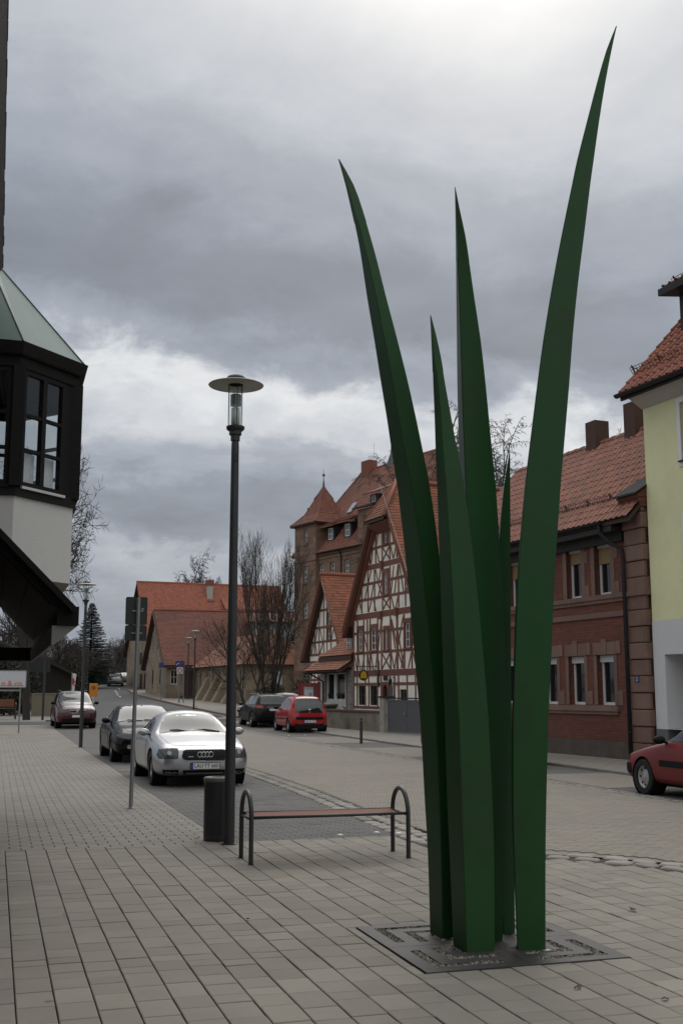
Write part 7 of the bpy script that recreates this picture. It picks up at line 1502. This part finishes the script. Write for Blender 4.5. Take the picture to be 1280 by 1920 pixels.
# dark estate car seen from behind -----------------------------------
EST = dict(wr=.33, rim='alloy', wh=[(1.42, .90), (-1.40, .90)], hd=(-.3, .92), mir=[(.8, 1.02, .88)],
 st=[(2.40, .34, .55, .54, .5, .60, .35), (2.33, .26, .78, .66, .7, .72, .5), (2.1, .21, .87, .76, .79, .82, .6), (1.6, .19, .92, .86, .84, .93, .68), (1.1, .19, .925, .93, .855, 1.0, .7), (.8, .19, .925, .95, .855, 1.10, .69), (.4, .19, .925, .96, .85, 1.32, .65), (0, .19, .925, .97, .845, 1.45, .62), (-.6, .19, .925, .975, .84, 1.48, .62), (-1.4, .19, .925, .98, .83, 1.46, .61), (-1.95, .21, .91, .98, .82, 1.40, .60), (-2.2, .24, .87, .95, .79, 1.15, .62), (-2.34, .28, .8, .82, .72, .92, .6), (-2.40, .36, .66, .66, .58, .74, .45)],
 patches=[('windscreen', 'front', mirror_poly([(0, 1.08), (.6, 1.07), (.55, 1.38), (0, 1.42)]), M_wscr, .008), ('tailgate_glass', 'rear', mirror_poly([(0, 1.02), (.60, 1.02), (.62, 1.08), (.55, 1.36), (0, 1.40)]), M_cglz, .008),
  ('side_window', 'side', [(.85, 1.01), (.35, 1.30), (0, 1.385), (-.15, 1.395), (-.15, 1.01)], M_cglz, .006), ('side_window', 'side', [(-.22, 1.01), (-.22, 1.395), (-1.05, 1.39), (-1.05, 1.02)], M_cglz, .006), ('side_window', 'side', [(-1.12, 1.02), (-1.12, 1.385), (-1.8, 1.35), (-2.0, 1.12), (-1.9, 1.03)], M_cglz, .006),
  ('door', 'side', [(.95, .32), (1.0, .7), (.9, .97), (-.17, .985), (-.17, .32)], 'P', .0045, .12), ('door', 'side', [(-.2, .32), (-.2, .985), (-1.1, .99), (-1.02, .7), (-.96, .32)], 'P', .0045, .12, -.95), ('tail_light', 'rearpair', [(.50, .84), (.80, .86), (.82, .94), (.74, .99), (.52, .96)], M_tail, .010, .05), ('tail_light_side', 'side', [(-2.2, .86), (-1.95, .90), (-1.95, .95), (-2.2, .97)], M_tail, .010, .05), ('bumper_strip', 'rear', rrect(0, .50, 1.3, .05, .02, 2), M_trim, .008, .1), ('headlight', 'frontpair', [(.45, .62), (.75, .64), (.7, .76), (.5, .74)], M_lamp, .008, .06)])
P_dk = paint('anthracite paint', (.006, .006, .007), .0, .4, .35, .08)
c5, bv = make_car('parked_car', 'dark estate car with roof rails parked ahead of the red hatchback', fix(EST, P_dk), (12.3, 52.6, tz(52.6)), radians(-2), P_dk)
plate(c5, '', (0, hit_front(bv, 0, .8, True).y - .02, .78), False); q = hit_front(bv, 0, .9, True); MB().box(-.3, .3, q.y - .02, q.y + .01, .88, .91).build('chrome_strip', M_chrome, c5)
for sx in (-1, 1): MB().tube([(sx * .60, .3, 1.45), (sx * .60, .2, 1.50), (sx * .60, -1.5, 1.515), (sx * .60, -1.75, 1.45)], .014, 6).build('roof_rail', M_chrome, c5)
# dark red hatchback at the right edge -------------------------------
HATCH = dict(wr=.295, rim='cap', wh=[(1.36, .84), (-1.18, .84)], hd=(-.15, .84), mir=[(.72, .93, .80)], mm=M_trim, hm=M_trim,
 st=[(2.08, .34, .5, .52, .46, .58, .3), (2.02, .26, .72, .60, .64, .64, .45), (1.88, .21, .80, .66, .73, .70, .55), (1.4, .19, .845, .75, .78, .80, .62), (.95, .19, .85, .83, .79, .88, .64), (.78, .19, .85, .855, .79, .93, .64), (.4, .19, .85, .875, .785, 1.15, .60), (.05, .19, .85, .885, .78, 1.33, .56), (-.4, .19, .85, .895, .775, 1.405, .56), (-1.0, .19, .85, .90, .77, 1.38, .55), (-1.45, .2, .845, .90, .76, 1.25, .55), (-1.85, .23, .82, .88, .74, 1.02, .58), (-2.02, .28, .76, .76, .68, .86, .55), (-2.08, .36, .62, .62, .55, .7, .4)],
 patches=[('windscreen', 'front', mirror_poly([(0, .95), (.5, .94), (.62, .94), (.53, 1.25), (0, 1.35)]), M_wscr, .008), ('rear_window', 'rear', mirror_poly([(0, 1.05), (.5, 1.05), (.47, 1.3), (0, 1.33)]), M_cglz, .008),
  ('side_window', 'side', [(.72, .905), (.25, 1.20), (-.02, 1.295), (-.2, 1.31), (-.2, .91)], M_cglz, .006), ('side_window', 'side', [(-.27, .915), (-.27, 1.315), (-1.0, 1.28), (-1.3, 1.08), (-1.25, .95)], M_cglz, .006),
  ('door', 'side', [(.80, .30), (.85, .62), (.78, .87), (-.22, .90), (-.22, .30)], 'P', .0045, .1), ('door', 'side', [(-.26, .30), (-.26, .90), (-1.1, .91), (-.85, .6), (-.8, .30)], 'P', .0045, .1, -.85), ('rubbing_strip', 'side', [(.82, .50), (.82, .60), (-.82, .60), (-.82, .50)], M_trim, .014, .15),
  ('bumper', 'front', mirror_poly([(0, .36), (.70, .36), (.74, .50), (0, .52)]), M_trim, .014, .08), ('bumper_corner', 'side', [(2.04, .34), (1.74, .33), (1.76, .50), (2.04, .50)], M_trim, .013, .05), ('headlight', 'frontpair', [(.40, .55), (.70, .555), (.71, .62), (.45, .63)], M_lamp, .008, .05), ('indicator', 'side', [(1.98, .555), (1.84, .56), (1.84, .63), (1.98, .62)], M_lamp, .012, .05), ('tail_light', 'rearpair', [(.5, .74), (.72, .76), (.7, .88), (.5, .88)], M_tail, .008, .06)])
P_dred = paint('dark red paint', (.14, .010, .012), .15, .25)
xs, bv = make_car('parked_car', 'dark red hatchback cut by the right edge with black bumper', fix(HATCH, P_dred), (11.36, 15.6, -.01), 0, P_dred)
P_red2 = paint('plain red paint', (.27, .012, .012), .0, .28)
hx, bv = make_car('parked_car', 'red car almost hidden behind the green sculpture', fix(HATCH, P_red2), (11.42, 25.7, -.01), pi, P_red2)
# far cars -----------------------------------------------------------
P_s2 = paint('pale silver paint', (.36, .36, .36), .5, .3); P_gr = paint('grey paint', (.16, .165, .17), .4, .3); P_w = paint('white car paint', (.6, .6, .6), 0, .3)
def far_car(label, spec, x, y, rz, pm):
    t, bv = make_car('parked_car', label, fix(spec, pm), (x, y, tz(y) + .012), rz, pm); plate(t, '', (0, hit_front(bv, 0, .75, True).y - .02, .72), False)
far_car('silver estate car driving away on the far bend', EST, 13.5, 134, radians(-6), P_s2)
far_car('grey car just beyond the silver estate on the bend', SEDAN, 15.9, 146, radians(-10), P_gr)
far_car('farthest dark car on the bend by the barn', SEDAN, 18.2, 156, radians(-12), P_dk)
far_car('pale car half hidden behind the dark estate', HATCH, 15.0, 61.5, radians(80), P_w)
